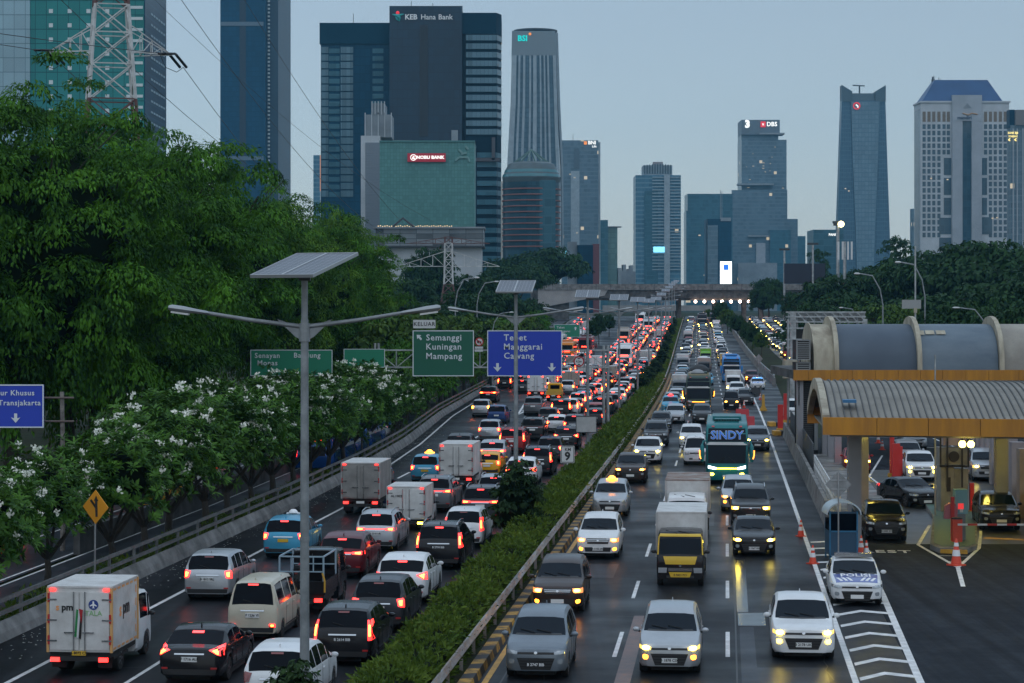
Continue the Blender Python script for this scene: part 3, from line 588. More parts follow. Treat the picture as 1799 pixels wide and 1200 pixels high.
        a = bv.ray_cast(Vector((.02, -20, base+.06)), Vector((0,1,0)))[0]; b_ = bv.ray_cast(Vector((-.30, -20, base+.14)), Vector((0,1,0)))[0]
        if a and b_ and k != 'sedan': put('rear_wiper', MB().bar(a-Vector((0,.02,0)), b_-Vector((0,.02,0)), .02), 'under')
        put('antenna', MB().prism([(-.02,0),(.02,0),(.01,.09),(-.01,.09)], L/2-q['rhead']+.25, L/2-q['rhead']+.34, 'y').xform(Matrix.Translation((0,0,keyed(q['top'], q['rhead']-.3)-.01))), 'paint')
    zb = keyed(q['belt'], q['cowl']+.35)
    for sg in (1, -1):
        yb = L/2-q['cowl']-.35
        mm_ = MB().lathe([(.03,-.07),(.075,-.045),(.085,0),(.075,.05),(.04,.07)], 'y', (0,0,0), 10).xform(Matrix.Translation((sg*(Wd/2+.10), yb, zb+.10)) @ Matrix.Diagonal((1.25,1,.85,1)))
        mi_ = put('mirror', mm_, 'paint' if k != 'cab' else 'trim'); put('mirror_arm', MB().bar((sg*(Wd/2-.05), yb, zb+.03), (sg*(Wd/2+.06), yb, zb+.07), .05), 'trim', mi_)
        for a_, b_ in q['seg'][1:3]:
            y0 = L/2-b_+.06; zz = keyed(q['belt'], b_)-.10
            if k not in ('cab',): put('door_handle', patch(bv, [(y0, zz), (y0+.18, zz), (y0+.18, zz-.035), (y0, zz-.035)], 'R' if sg > 0 else 'L', .03, 2, 1), 'paint')
        yl0, yl1 = L/2-q['wheels'][-1]+q['r']*1.3, L/2-q['wheels'][0]-q['r']*1.3
        for u_ in ((q['seg'][1][0]-.03, (q['seg'][1][1]+q['seg'][2][0])/2, q['seg'][2][1]+.03) if k != 'cab' else ()):
            yv = L/2-u_; zt_ = keyed(q['belt'], u_)-.02; put('door_gap', patch(bv, [(yv-.008, zt_), (yv+.008, zt_), (yv+.008, .40), (yv-.008, .40)], 'R' if sg > 0 else 'L', .006, 1, 4, .004), 'under')
        if k != 'cab': put('sill', patch(bv, [(yl0,.40),(yl1,.40),(yl1,.27),(yl0,.27)], 'R' if sg > 0 else 'L', .014, 6, 1), 'trim')
        if rails:
            u0, u1 = q['head']+.15, q['rhead']-.1
            pts = [(sg*(Wd*.36), L/2-u, keyed(q['top'], u)+(.015 if i in (0, 4) else .06)) for i, u in enumerate([lerp(u0, u1, t_) for t_ in (0, .06, .5, .94, 1)])]
            put('roof_rail', MB().tube(pts, .022, 6), 'chrome')
    for wu in q['wheels']:
        for sg in (1, -1):
            t_, r_ = wheel_mb(q['r'], .21, sg*(Wd/2-.13), L/2-wu, sg); w_ = put('wheel', t_, 'tyre', -1, 40); put('rim', r_, 'rim', w_, 30)
    bx = MB(); ys = [L/2-.3]
    bx.box(-Wd*.30, Wd*.30, -L/2+.2, L/2-.2, .14, .30).box(-Wd*.46, Wd*.46, yl0+.05, yl1-.05, .13, .30); put('underbody', bx, 'under')  # wider low box added to block light and deepen the contact shadow
    return P_
SMALL = {'door_gap', 'wiper', 'rear_wiper', 'door_handle', 'antenna', 'badge', 'grille_bar', 'mirror_arm', 'cowl', 'reflector', 'sill', 'chrome_strip', 'bumper_inset', 'roof_rail'}
class Proto:
    def __init__(s, name, parts):
        s.name = name; s.parts = []; s.raw = parts; s.meshes = {}
        for i, (n, mb, mkk, par, sm) in enumerate(parts): s.parts.append((n, mb.mesh(n, DEF[mkk], sm), mkk, par))
        s.merged = None
    def far(s):
        if s.merged is None:
            keys = []; mb = MB()
            for n, b, mkk, par, sm in s.raw:
                if n in SMALL: continue
                if mkk not in keys: keys.append(mkk)
                mb.merge(b, mi=keys.index(mkk))
            s.keys = keys; s.merged = mb.mesh(s.name, [DEF[k_] for k_ in keys], 35)
        return s.merged
    def place(s, label, cat, loc, rot, group, mats=None, lod=0, name=None, skip=(), vary=False):
        mats = dict(DEF, **(mats or {})); name = name or s.name
        if lod >= 1:
            if mats['core'] is CORE: mats['core'] = CORE_F
            if mats['tail'] is TAIL_ON: mats['tail'] = TAIL_F
            if mats['high'] is TAIL_ON: mats['high'] = TAIL_F
            if mats['head'] is HEAD_Y: mats['head'] = mats['hbulb'] = HEAD_F
        for a_, b_ in (('head', 'hbulb'),):
            if mats[a_] is HEAD_Y: mats[a_], mats[b_] = LENS_Y, BULB_Y
            elif mats[a_] is HEAD_A: mats[a_], mats[b_] = LENS_A, BULB_A
            elif mats[a_] is HEAD_W: mats[b_] = BULB_W
        if lod >= 2:
            o = bpy.data.objects.new(name, s.far()); C.objects.link(o)
            for sl, k_ in zip(o.material_slots, s.keys): sl.link = 'OBJECT'; sl.material = mats[k_]
            root = o; tag(o, label, cat, group)
        else:
            root = thing(name, label, cat, group=group); made = []
            for n, me, k_, par in s.parts:
                if n in skip or (lod == 1 and n in SMALL): made.append(None); continue
                o = bpy.data.objects.new(n, me); C.objects.link(o); o.parent = (made[par] if par >= 0 and made[par] else root)
                o.material_slots[0].link = 'OBJECT'; o.material_slots[0].material = mats[k_]; made.append(o)
        root.location = loc; root.rotation_euler = rot
        if vary: root.scale = (uni(.97, 1.03), uni(.95, 1.03), uni(.95, 1.05))
        return root
# ---------------------------------------------------------------- the kinds of vehicle
def moved(parts, M): return [(n, MB().merge(b, M=M), k, p, s) for n, b, k, p, s in parts]
def lamp_box(c, d): return MB().cbox(c, d)
def mk_truck(L=5.4, bw=2.0, bh=2.0, zf=.95, sc=1.12, style='chrome', bed=False, ribs=False):
    """cab-over truck with a cargo box and two rear doors"""
    cl = 1.75*sc; M = Matrix.Translation((0, L/2-cl/2, 0)) @ Matrix.Diagonal((sc, sc, sc, 1)); P_ = moved([p for p in mk('cab', style) if p[0] != 'underbody'], M)
    def put(n, b, k, par=-1, sm=30): P_.append((n, b, k, par, sm)); return len(P_)-1
    y0, y1 = -L/2+.05, L/2-cl-.10; zt = zf+bh; w = bw/2
    put('chassis', MB().box(-.38, .38, y0+.1, y1+.9, .5, .72).box(-w*.95, w*.95, y0+.05, y1-.05, zf-.16, zf-.02), 'under')
    if not bed:
        bx = put('cargo_box', MB().box(-w, w, y0, y1, zf, zt), 'box'); put('cargo_roof', MB().box(-w-.02, w+.02, y0-.02, y1+.02, zt+.002, zt+.05), 'boxtop', bx)
        for sx in (-1, 1):
            for yy_ in (y0, y1): put('corner_post', MB().box(sx*w-.035, sx*w+.035, yy_-.035, yy_+.035, zf-.01, zt), 'chrome2', bx)
        if ribs:
            r_ = MB()
            for k in range(9): x = -w+.12+k*(bw-.24)/8; r_.box(x-.03, x+.03, y1, y1+.03, zf+.1, zt-.08)
            for sx in (-1, 1):
                k = y0+.3
                while k < y1-.1: r_.box(sx*w-.025, sx*w+.025, k, k+.06, zf+.08, zt-.08); k += .35
            put('box_ribs', r_, 'box', bx)
        for sx in (-1, 1):
            d = put('cargo_door', MB().box(min(sx*.02, sx*(w-.06)), max(sx*.02, sx*(w-.06)), y0-.035, y0-.002, zf+.06, zt-.12), 'box')
            put('door_bar', MB().tube([(sx*.16, y0-.06, zf+.02), (sx*.16, y0-.06, zt-.1)], .018, 6).bar((sx*.10, y0-.08, zf+.55), (sx*.42, y0-.08, zf+.55), .035), 'chrome', d)
            for zz in (.18, .5, .82): put('hinge', MB().box(min(sx*(w-.26), sx*(w+.01)), max(sx*(w-.26), sx*(w+.01)), y0-.055, y0-.036, zf+bh*zz-.02, zf+bh*zz+.02), 'chrome', d)
            rm = MB()
            for zz in (.12, .45, .78): rm.box(sx*(w-.03)-.03, sx*(w-.03)+.03, y0-.05, y0-.037, zf+bh*zz, zf+bh*(zz+.14))
            put('reflector', rm, 'mark', d)
            put('marker_lamp', lamp_box((sx*(w-.14), y0-.03, zt-.05), (.16, .05, .06)), 'high')
    else:
        put('rear_window', MB().box(-.52, .52, y1+.085, y1+.11, 1.28, 1.72), 'glass')
        put('cargo_bed', MB().box(-w, w, y0, y1, zf-.02, zf+.05).box(-w, -w+.05, y0, y1, zf+.05, zf+.42).box(w-.05, w, y0, y1, zf+.05, zf+.42).box(-w+.05, w-.05, y0, y0+.05, zf+.05, zf+.42).box(-w+.05, w-.05, y1-.05, y1, zf+.05, zf+.55), 'box')
    for sx in (-1, 1):
        put('tail_light', lamp_box((sx*(w-.22), y0-.04, zf-.2), (.26, .07, .12)), 'tail')
        put('mud_flap', MB().box(sx*(w-.25)-.2, sx*(w-.25)+.2, y0+.22, y0+.24, .2, .66), 'under')
        t_, r_ = wheel_mb(.34*sc, .34, sx*(w-.2), y0+1.05, sx); k_ = put('wheel', t_, 'tyre', -1, 40); put('rim', r_, 'rim', k_)
    put('rear_bumper', MB().box(-w+.1, w-.1, y0-.06, y0+.02, .42, .55), 'trim'); put('licence_plate', MB().box(-.2, .2, y0-.09, y0-.065, .58, .70), 'plate')
    put('mud_guard', MB().box(-w+.02, w-.02, y0+.3, y0+1.8, zf-.24, zf-.17), 'under')
    return P_
DEF['chrome2'] = P('cargo_edge', (.42,.42,.41), .5, .5)
def yellow_cab(P0, L, sc):
    bv = car_loft('cab')['bvh']; M = Matrix.Translation((0, L/2-1.75*sc/2, 0)) @ Matrix.Diagonal((sc, sc, sc, 1)); ex = []
    for nm, cs in (('front_panel', [(-.60,1.08),(.60,1.08),(.52,.80),(-.52,.80)]), ('bumper_panel', [(-.40,.52),(.40,.52),(.30,.26),(-.30,.26)]), ('roof_trim', [(-.72,1.86),(.72,1.86),(.76,1.77),(-.76,1.77)])): ex.append((nm, patch(bv, cs, 'front', .035, 8, 3), 'yel', -1, 30))
    for sg in (1, -1): cs = [(.735,1.77),(.785,1.77),(.815,1.14),(.77,1.14)]; ex.append(('pillar_trim', patch(bv, cs if sg > 0 else mir(cs), 'front', .03, 2, 5), 'yel', -1, 30))
    return P0+moved(ex, M)
DEF['yel'] = P('cab_yellow', (.62,.40,.03), .4)
SPEC['coach'] = dict(L=11.6, W=2.5, H=3.6, tum=.01, tb=.995, top=[(0,.75),(.03,1.1),(.10,1.7),(.2,2.3),(.38,2.95),(.6,3.3),(.9,3.45),(1.5,3.56),(10.8,3.58),(11.2,3.5),(11.42,3.2),(11.52,2.2),(11.58,1.2),(11.6,.8)],
   w=[(0,.80),(.03,.86),(.10,.92),(.25,.965),(.6,1),(11.0,1),(11.4,.97),(11.6,.90)], belt=[(0,.62),(.4,1.0),(1,1.5),(11,1.5)], cowl=99, head=-1, rhead=99, rbase=-1, wheels=(2.6, 8.4), r=.48, seg=[])
def mk_coach(front=True, word=None, rack=False):
    lf = car_loft('coach'); bv = lf['bvh']; L = 11.6; P_ = []
    def put(n, b, k, par=-1, sm=35): P_.append((n, b, k, par, sm)); return len(P_)-1
    put('body', lf['body'], 'paint', -1, 45)
    uw = put('upper_windscreen', patch(bv, [(-1.06,3.22),(1.06,3.22),(1.13,2.46),(-1.13,2.46)], 'front', .012, 8, 4), 'wind')
    put('lower_windscreen', patch(bv, [(-1.10,2.26),(1.10,2.26),(1.08,1.22),(-1.08,1.22)], 'front', .012, 8, 4), 'wind')
    put('visor_band', patch(bv, [(-1.2,2.44),(1.2,2.44),(1.16,2.28),(-1.16,2.28)], 'front', .05, 8, 2), 'chrome2')
    put('front_panel', patch(bv, [(-1.0,1.16),(1.0,1.16),(.9,.92),(-.9,.92)], 'front', .02, 8, 2), 'paint')
    put('light_strip', patch(bv, [(-.62,.95),(.62,.95),(.60,.90),(-.60,.90)], 'front', .05, 8, 1), 'sign')
    if word: put('lettering_outline', drape(shift(text_mb(word, .66, .034, .002), 0, 2.82), bv, 'front', .050), 'inkw', uw); put('lettering', drape(shift(text_mb(word, .66, .012, .002), 0, 2.82), bv, 'front', .065), 'blueink', uw)
    for sg in (1, -1):
        hd = [(.60,.98),(1.08,1.10),(1.08,.93),(.64,.86)]; put('headlight', patch(bv, hd if sg > 0 else mir(hd), 'front', .04), 'head')
        fg = [(.74,.66),(.98,.68),(.98,.52),(.76,.52)]; put('fog_lamp', patch(bv, fg if sg > 0 else mir(fg), 'front', .03, rnd_=.2), 'fog')
        mrr = MB().lathe([(.02,-.55),(.12,-.5),(.15,-.1),(.13,.35),(.05,.5)], 'z', (0,0,0), 10).xform(Matrix.Translation((sg*1.42, L/2+.12, 1.85)) @ Matrix.Diagonal((.9,1.6,1,1)))
        mi_ = put('mirror', mrr, 'paint', -1, 60); put('mirror_arm', MB().tube([(sg*1.15, L/2-.3, 2.5), (sg*1.36, L/2+.0, 2.5), (sg*1.42, L/2+.1, 2.3)], .05, 8), 'paint', mi_)
        put('running_light', MB().tube([(sg*1.50, L/2+.32, 1.5), (sg*1.56, L/2+.30, 1.7), (sg*1.57, L/2+.25, 2.0)], .03, 6), 'ind', mi_)
        sd = 'R' if sg > 0 else 'L'
        for k in range(7): y1 = L/2-1.9-k*1.25; put('side_window', patch(bv, [(y1-1.18,3.05),(y1,3.05),(y1,1.95),(y1-1.18,1.95)], sd, .012, 2, 2), 'glass')
        put('side_stripe', patch(bv, [(-5.2,1.5),(5.0,1.5),(5.0,1.3),(-5.2,1.3)], sd, .01, 6, 1), 'chrome2')
        tl = [(.92,1.5),(1.16,1.5),(1.16,.95),(.98,.95)]; put('tail_light', patch(bv, tl if sg > 0 else mir(tl), 'rear', .02), 'tail')
        put('marker_lamp', patch(bv, [(x*sg, z) for x, z in [(.72,3.36),(.88,3.36),(.88,3.29),(.72,3.29)]], 'front', .05, 2, 1), 'mark')
        put('wiper', MB().bar((sg*.55, L/2+.02, 1.24), (sg*.08, L/2-.02, 1.6), .03), 'under')
        for wy in (2.6, 8.4): t_, r_ = wheel_mb(.48, .3, sg*1.08, L/2-wy, sg); k_ = put('wheel', t_, 'tyre', -1, 40); put('rim', r_, 'rim', k_)
    put('rear_window', patch(bv, [(-1.0,3.1),(1.0,3.1),(1.0,2.2),(-1.0,2.2)], 'rear', .012, 6, 3), 'glass')
    put('engine_grille', patch(bv, [(-.8,1.6),(.8,1.6),(.8,1.0),(-.8,1.0)], 'rear', .012, 6, 3), 'trim'); put('brake_light', patch(bv, [(-.6,2.05),(.6,2.05),(.6,1.9),(-.6,1.9)], 'rear', .02, 4, 1), 'high')
    ac = put('air_conditioner', MB().box(-.85, .85, -1.2, 2.4, 3.585, 3.78).box(-.7, .7, 3.2, 4.2, 3.56, 3.72), 'paint')
    v = MB()
    for k in range(16): v.box(-.72+k*.094, -.66+k*.094, 4.2, 4.23, 3.59, 3.69)
    put('vent', v, 'under', ac)
    if rack: put('roof_rack', MB().box(-1.0, 1.0, 4.5, 4.56, 3.5, 3.66).box(-1.0,1.0,2.0,2.06,3.58,3.72).box(-1.02,-.97,2.06,4.5,3.56,3.72).box(.97,1.02,2.06,4.5,3.56,3.72), 'beige2')
    put('licence_plate', patch(bv, [(-.25,.55),(.25,.55),(.25,.42),(-.25,.42)], 'front', .03, 2, 1), 'plate')
    return P_
DEF['inkw'] = inkw; DEF['blueink'] = P('blue_writing', (.02,.20,.72), .5); DEF['beige2'] = P('rack_beige', (.35,.31,.20), .6)
PR = {}
for nm, nm2, args in (('mpv_slim','minivan',('mpv','slim','side')), ('mpv_chrome','minivan',('mpv','chrome','side')), ('mpv_tall','minivan',('mpv','slim','tall')), ('mpv_rail','minivan',('mpv','slim','bar',True)), ('suv_chrome','suv',('suv','chrome','bar',True)), ('suv_tall','suv',('suv','slim','tall',True)),
        ('crossover','suv',('crossover','slim','boomerang')), ('crossover_bar','suv',('crossover','slim','bar')), ('sedan','sedan',('sedan','slim','bar')), ('sedan_boom','sedan',('sedan','chrome','boomerang')), ('hatch','hatchback',('hatch','chrome','side')), ('van','van',('van','chrome','low'))):
    PR[nm] = Proto(nm2, mk(*args))
PR['truck'] = Proto('box_truck', mk_truck(5.6, 1.88, 1.72, .82, 1.06)); PR['truck_small'] = Proto('box_truck', mk_truck(4.6, 1.80, 1.78, .66, 1.0)); PR['truck_ribs'] = Proto('box_truck', mk_truck(6.6, 1.92, 1.62, .92, 1.05, ribs=True))
PR['truck_yellow'] = Proto('box_truck', yellow_cab(mk_truck(6.0, 1.84, 1.63, .90, 1.03), 6.0, 1.03)); PR['pickup'] = Proto('pickup_truck', mk_truck(4.3, 1.62, .5, .72, .98, bed=True)); PR['coach'] = Proto('coach', mk_coach()); PR['coach_word'] = Proto('coach', mk_coach(True, 'SINDY')); PR['coach_rack'] = Proto('coach', mk_coach(True, None, True))
def with_extra(base, extra): return [p for p in base]+extra
def taxi_parts():
    b = mk('mpv', 'slim', 'side'); z = 1.66
    return b+[('roof_sign', MB().box(-.28, .28, -.10, .06, z, z+.05).prism([(-.22,0),(.22,0),(.13,.17),(-.13,.17)], -.07, .03, 'y').xform(Matrix.Translation((0,0,.0))) if False else MB().box(-.28,.28,-.10,.06,z,z+.05).lathe([(.20,z+.05),(.17,z+.12),(.09,z+.19),(.02,z+.20)], 'z', (0,-.02,0), 12), 'sign', -1, 40)]
PR['taxi'] = Proto('taxi', taxi_parts())
def police_parts():
    b = mk('sedan', 'slim', 'bar'); lf = car_loft('sedan'); bv = lf['bvh']; L = 4.6; x = len(b)
    hd = patch(bv, [(-.70, L/2-.16),(.70, L/2-.16),(.76, L/2-1.22),(-.76, L/2-1.22)], 'top', .010, 8, 6, .01)
    ex = [('hood_panel', hd, 'bluep', -1, 40), ('lettering', drape(shift(text_mb('POLISI', .34, .022, .001).xform(Matrix.Diagonal((1.12, 1.75, 1, 1))), 0, -(L/2-.99)), bv, 'top', .014), 'inkw', x, None)]
    st = MB()
    for sg in (1, -1):
        for k in range(3):
            x0 = .16+k*.17; y1, y0 = L/2-.66, L/2-.26
            st.merge(patch(bv, [(sg*(x0+.10), y1), (sg*(x0+.19), y1), (sg*(x0+.09-.04), y0), (sg*(x0-.04), y0)], 'top', .016, 1, 4, .004))
    ex.append(('hood_stripes', st, 'inkw', x, 40))
    z = 1.44; ex += [('light_bar', MB().box(-.62,.62,-.16,.06,z+.03,z+.06).box(-.60,-.12,-.14,.04,z+.06,z+.14).box(.12,.60,-.14,.04,z+.06,z+.14).box(-.12,.12,-.12,.02,z+.06,z+.11), 'beacon', -1, 30), ('light_bar_frame', MB().box(-.66,.66,-.20,-.17,z+.02,z+.15).box(-.66,.66,.07,.10,z+.02,z+.15), 'chrome', -1, 30)]
    return b+ex
DEF['bluep'] = P('police_blue', (.012,.05,.30), .3, coat=1)
PR['police'] = Proto('police_car', police_parts())
# ---------------------------------------------------------------- the traffic
def stand(proto, s=None, Y=None, px=None, py=None, inb=True, yaw=0., L=None, lat=None, **kw):
    """stands a vehicle on the road; px, py: photo pixel of the ground under its visible end"""
    L = L or {'coach': 11.6, 'coach_word': 11.6, 'coach_rack': 11.6, 'truck': 5.6, 'truck_yellow': 6.0, 'truck_small': 4.6, 'truck_ribs': 6.6, 'pickup': 4.3}.get(proto) or SPEC[{'mpv_slim':'mpv','mpv_chrome':'mpv','mpv_tall':'mpv','mpv_rail':'mpv','suv_chrome':'suv','suv_tall':'suv','crossover_bar':'crossover','sedan_boom':'sedan','taxi':'mpv','police':'sedan'}.get(proto, proto)]['L']
    if px is not None: x, Y0 = gp(px, py); s = x-m(Y0)
    else: Y0 = Y
    if lat is not None: s = lat
    Yc = Y0+L/2; x = m(Yc)+s; ph = math.atan(slope(Yc)); pit = math.atan((zg(Yc+L/2)-zg(Yc-L/2))/L)
    rot = (-pit, 0, math.pi-ph+yaw) if inb else (pit, 0, -ph+yaw)
    return PR[proto].place(loc=(x, Yc, (zg(Yc+L/2)+zg(Yc-L/2))/2+.005), rot=rot, lod=0 if Y0 < 190 else (1 if Y0 < 300 else 2), **kw)
def col(c, **kw): return dict(paint=PAINT[c], **kw)
ON = dict(head=HEAD_Y, fog=LAMP_OFF); AMB = dict(head=HEAD_A, fog=HEAD_A); OFF = dict(high=TAIL_OFF, tail=TAIL_OFF, core=TAIL_OFF)
GI, GO = 'vehicles on the inbound carriageway', 'vehicles on the outbound carriageway'
used_lane = {}
def V(proto, px, py, mats, label, cat, inb=True, lat=None, **kw):
    o = stand(proto, px=px, py=py, inb=inb, mats=mats, label=label, cat=cat, group=GI if inb else GO, lat=lat, **kw); return o
# inbound, guardrail lane
car1 = V('mpv_slim', 941, 1196, col('bluegrey', plate=plate_b), 'silver-blue minivan with slim lamps nearest on the yellow line beside the guardrail', 'minivan')
car2 = V('mpv_chrome', 979, 1079, col('brown', **AMB), 'dark brown minivan with four amber lamps lit, behind the silver-blue minivan', 'minivan')
car3 = V('mpv_chrome', 1050, 983, col('white', head=HEAD_A, fog=HEAD_A), 'white minivan with chrome grille and amber lamps, ahead of the silver taxi', 'minivan')
V('taxi', 1071, 908, col('silver', sign=HEAD_A), 'silver taxi with glowing amber roof sign in the guardrail lane', 'taxi')
V('crossover', 1107, 850, col('brown', head=HEAD_A), 'dark brown crossover with amber headlights behind the silver taxi', 'suv')
V('crossover', 1137, 815, col('white', **ON), 'white crossover with bright yellow headlights in the guardrail lane', 'suv')
V('suv_chrome', 1131, 784, col('dark'), 'dark grey suv with roof rails behind the white crossover with yellow headlights', 'suv', lat=4.3)
V('mpv_slim', 1141, 760, col('black'), 'black minivan third behind the white crossover in the guardrail lane', 'minivan', lat=4.2)
V('mpv_slim', 1160, 744, col('silver', head=LAMP_OFF), 'silver minivan just ahead of the blue inbound taxi', 'minivan', lat=5.1)
V('taxi', 1152, 726, col('taxi', sign=TAIL_ON), 'light blue taxi with red roof sign in the guardrail lane', 'taxi', lat=4.3)
# middle lane
av = V('mpv_slim', 1176, 1188, col('silver', head=HEAD_Y, fog=HEAD_A), 'silver minivan with wide black grille beside the reddish road patch', 'minivan')
tk = V('truck_yellow', 1195, 1031, dict(paint=PAINT['black'], plate=plate_w, box=boxwhite), 'box truck with black and yellow cab and pale cargo box', 'truck')
V('truck_ribs', 1192, 953, dict(paint=PAINT['white'], box=boxwhite, boxtop=boxrust), 'white ribbed box truck with a rusty roof behind the yellow cab truck', 'truck', lat=7.75)
V('van', 1222, 817, col('white', fog=HEAD_A), 'white snub nosed van squeezed beside the big teal coach', 'van')
V('mpv_chrome', 1214, 788, col('white', head=HEAD_Y), 'white minivan behind the white snub nosed van', 'minivan')
V('mpv_slim', 1233, 744, col('dark'), 'dark grey minivan in front of the dark green coach', 'minivan')
V('coach_rack', 1227, 722, dict(paint=PAINT['green'], ind=HEAD_A), 'dark green coach with luggage piled on its roof', 'coach')
V('hatch', 1232, 676, col('taxi'), 'light blue hatchback right behind the dark green coach', 'hatchback', lat=7.9)
V('truck', 1234, 660, dict(paint=PAINT['dark'], box=P('cargo_beige', (.38,.30,.26), .7)), 'box truck with faded pink cargo box behind the light blue hatchback', 'truck', lat=7.5)
# shoulder-side lane
V('crossover', 1412, 1163, col('white', head=HEAD_Y, fog=HEAD_Y), 'white suv with yellow lamps beside the white chevron markings', 'suv')
V('sedan', 1325, 978, col('black', **ON), 'black sedan with yellow headlights facing the wet glowing strip', 'sedan')
V('suv_chrome', 1319, 926, col('dark', head=HEAD_Y), 'dark grey suv with chrome grille and yellow headlights behind the black sedan', 'suv')
V('mpv_slim', 1297, 900, col('silver', head=HEAD_A, fog=HEAD_A), 'silver minivan with amber lamps tucked behind the dark grey suv', 'minivan')
V('coach_word', 1277, 851, dict(paint=PAINT['teal'], ind=IND, head=HEAD_W, fog=HEAD_Y, sign=HEAD_Y), 'tall teal coach with large blue letters across its upper windscreen', 'coach')
V('mpv_slim', 1331, 792, col('bluegrey', head=HEAD_Y), 'blue-grey minivan with one yellow headlight showing beside the teal coach', 'minivan')
V('van', 1265, 719, col('black', head=HEAD_A), 'black van with amber lamp beside the dark green coach', 'van', lat=10.3)
V('mpv_slim', 1287, 711, col('dark'), 'dark minivan beside the black van near the red water barriers', 'minivan', lat=11.9)
V('suv_chrome', 1291, 699, col('white'), 'white suv ahead of the white cab lorry in the shoulder-side lane', 'suv', lat=11.2)
V('truck', 1282, 689, dict(paint=PAINT['white'], head=HEAD_Y), 'white lorry in front of the blue roofed coach', 'truck', lat=11.0)
V('coach', 1281, 672, dict(paint=PAINT['skyblue'], ind=LAMP_OFF), 'black and blue coach with a bright blue roof', 'coach', lat=11.2)
V('truck', 1270, 651, dict(paint=PAINT['yellow'], box=P('cargo_yellow', (.5,.34,.08), .6)), 'yellow box truck behind the blue roofed coach', 'truck', lat=11.0)
V('police', 1328, 684, col('white', beacon=BLUE_ON), 'white police car with a glowing blue beacon on the shoulder', 'police car', lat=14.2)
V('suv_tall', 1318, 674, col('maroon', head=HEAD_A, fog=HEAD_A, beacon=BLUE_ON), 'dark red suv with amber lamps behind the shoulder police car', 'suv', lat=13.9)
pc = V('police', 1506, 1066, col('white', beacon=P('beacon_dark', (.02,.05,.12), .2)), 'white and blue police car with white hood lettering parked by the guard booth', 'police car')
V('van', 1362, 737, col('white', fog=HEAD_Y), 'white van with yellow chevrons waiting at the red barrier posts', 'van', lat=15.7)
# outbound, hedge lane
V('mpv_slim', 483, 1258, col('white', **OFF), 'white minivan nearest beside the hedge, half hidden by the lamp post', 'minivan', False)
calya = V('mpv_tall', 601, 1172, col('black', plate=plate_b, high=TAIL_OFF), 'black minivan with black number plate ahead of the nearest white minivan', 'minivan', False)
V('mpv_chrome', 663, 1112, col('dark', high=TAIL_OFF), 'dark grey minivan between the black minivan and the white suv', 'minivan', False)
V('crossover', 703, 1064, col('white'), 'white suv with red swept tail lights and a lit centre brake light', 'suv', False)
V('suv_tall', 770, 1002, col('black', plate=plate_b), 'black suv with tall vertical tail lights and silver roof rails', 'suv', False)
V('mpv_tall', 813, 964, col('white', high=TAIL_OFF), 'white minivan in the hedge lane ahead of the black suv with tall lights', 'minivan', False)
V('suv_chrome', 843, 922, col('dark'), 'dark suv with red tail lights beside the dark green column shrub', 'suv', False)
V('mpv_rail', 866, 893, col('silver'), 'silver minivan partly hidden behind the dark green column shrub', 'minivan', False)
V('crossover', 914, 856, col('white'), 'white crossover under the kilometre sign in the hedge lane', 'suv', False)
V('suv_tall', 943, 837, col('black'), 'black suv with red vertical tail lights beside the kilometre sign', 'suv', False)
V('mpv_chrome', 965, 812, col('dark', high=TAIL_OFF), 'dark minivan behind the kilometre sign in the hedge lane', 'minivan', False)
V('crossover', 994, 790, col('black'), 'black crossover with bright centre brake light by the grey board', 'suv', False)
V('mpv_slim', 1008, 765, col('dark'), 'dark minivan half hidden behind the blank grey board', 'minivan', False)
# second lane
V('sedan_boom', 332, 1205, col('black'), 'black sedan with glowing claw shaped tail lights', 'sedan', False)
V('van', 443, 1128, col('cream', high=TAIL_DIM, tail=TAIL_ON), 'cream white van with square rear window beside the lamp post', 'van', False)
pk = V('pickup', 528, 1082, dict(paint=PAINT['black'], box=PAINT['black']), 'black pickup truck carrying a motorcycle under a metal frame', 'pickup truck', False)
V('crossover_bar', 597, 1018, col('maroon', tail=TAIL_ON), 'dark maroon crossover with silver roof rails and a wide brake light', 'suv', False)
V('mpv_rail', 659, 970, col('silver'), 'silver minivan with roof rails and thin tail lights in the second lane', 'minivan', False)
tw = V('truck_small', 713, 933, dict(paint=PAINT['white'], tail=HEAD_Y), 'small white box truck with glowing yellow rear lamp', 'truck', False)
V('suv_chrome', 762, 901, col('grey'), 'grey suv with lit brake light beside the small white box truck', 'suv', False)
V('truck', 801, 861, dict(paint=PAINT['white']), 'white box truck with red edge reflectors between the blue taxi and yellow hatchback', 'truck', False)
V('hatch', 855, 838, col('yellow'), 'bright yellow hatchback behind the lamp post', 'hatchback', False)
V('crossover_bar', 863, 819, col('silver'), 'silver crossover with a full width red light bar ahead of the yellow hatchback', 'suv', False)
V('suv_tall', 899, 797, col('red'), 'red suv with bright red tail lights behind the second lamp post', 'suv', False)
V('suv_chrome', 935, 775, col('black', **OFF), 'black suv with unlit lamps and pale number plate ahead of the red suv', 'suv', False)
V('hatch', 957, 761, col('white'), 'white hatchback half hidden by the black suv ahead of the red suv', 'hatchback', False, lat=-4.3)
V('mpv_chrome', 962, 750, col('dark', **OFF), 'dark unlit minivan ahead of the white hatchback', 'minivan', False)
V('suv_tall', 985, 735, col('black'), 'black suv with angled red tail lights ahead of the dark unlit minivan', 'suv', False)
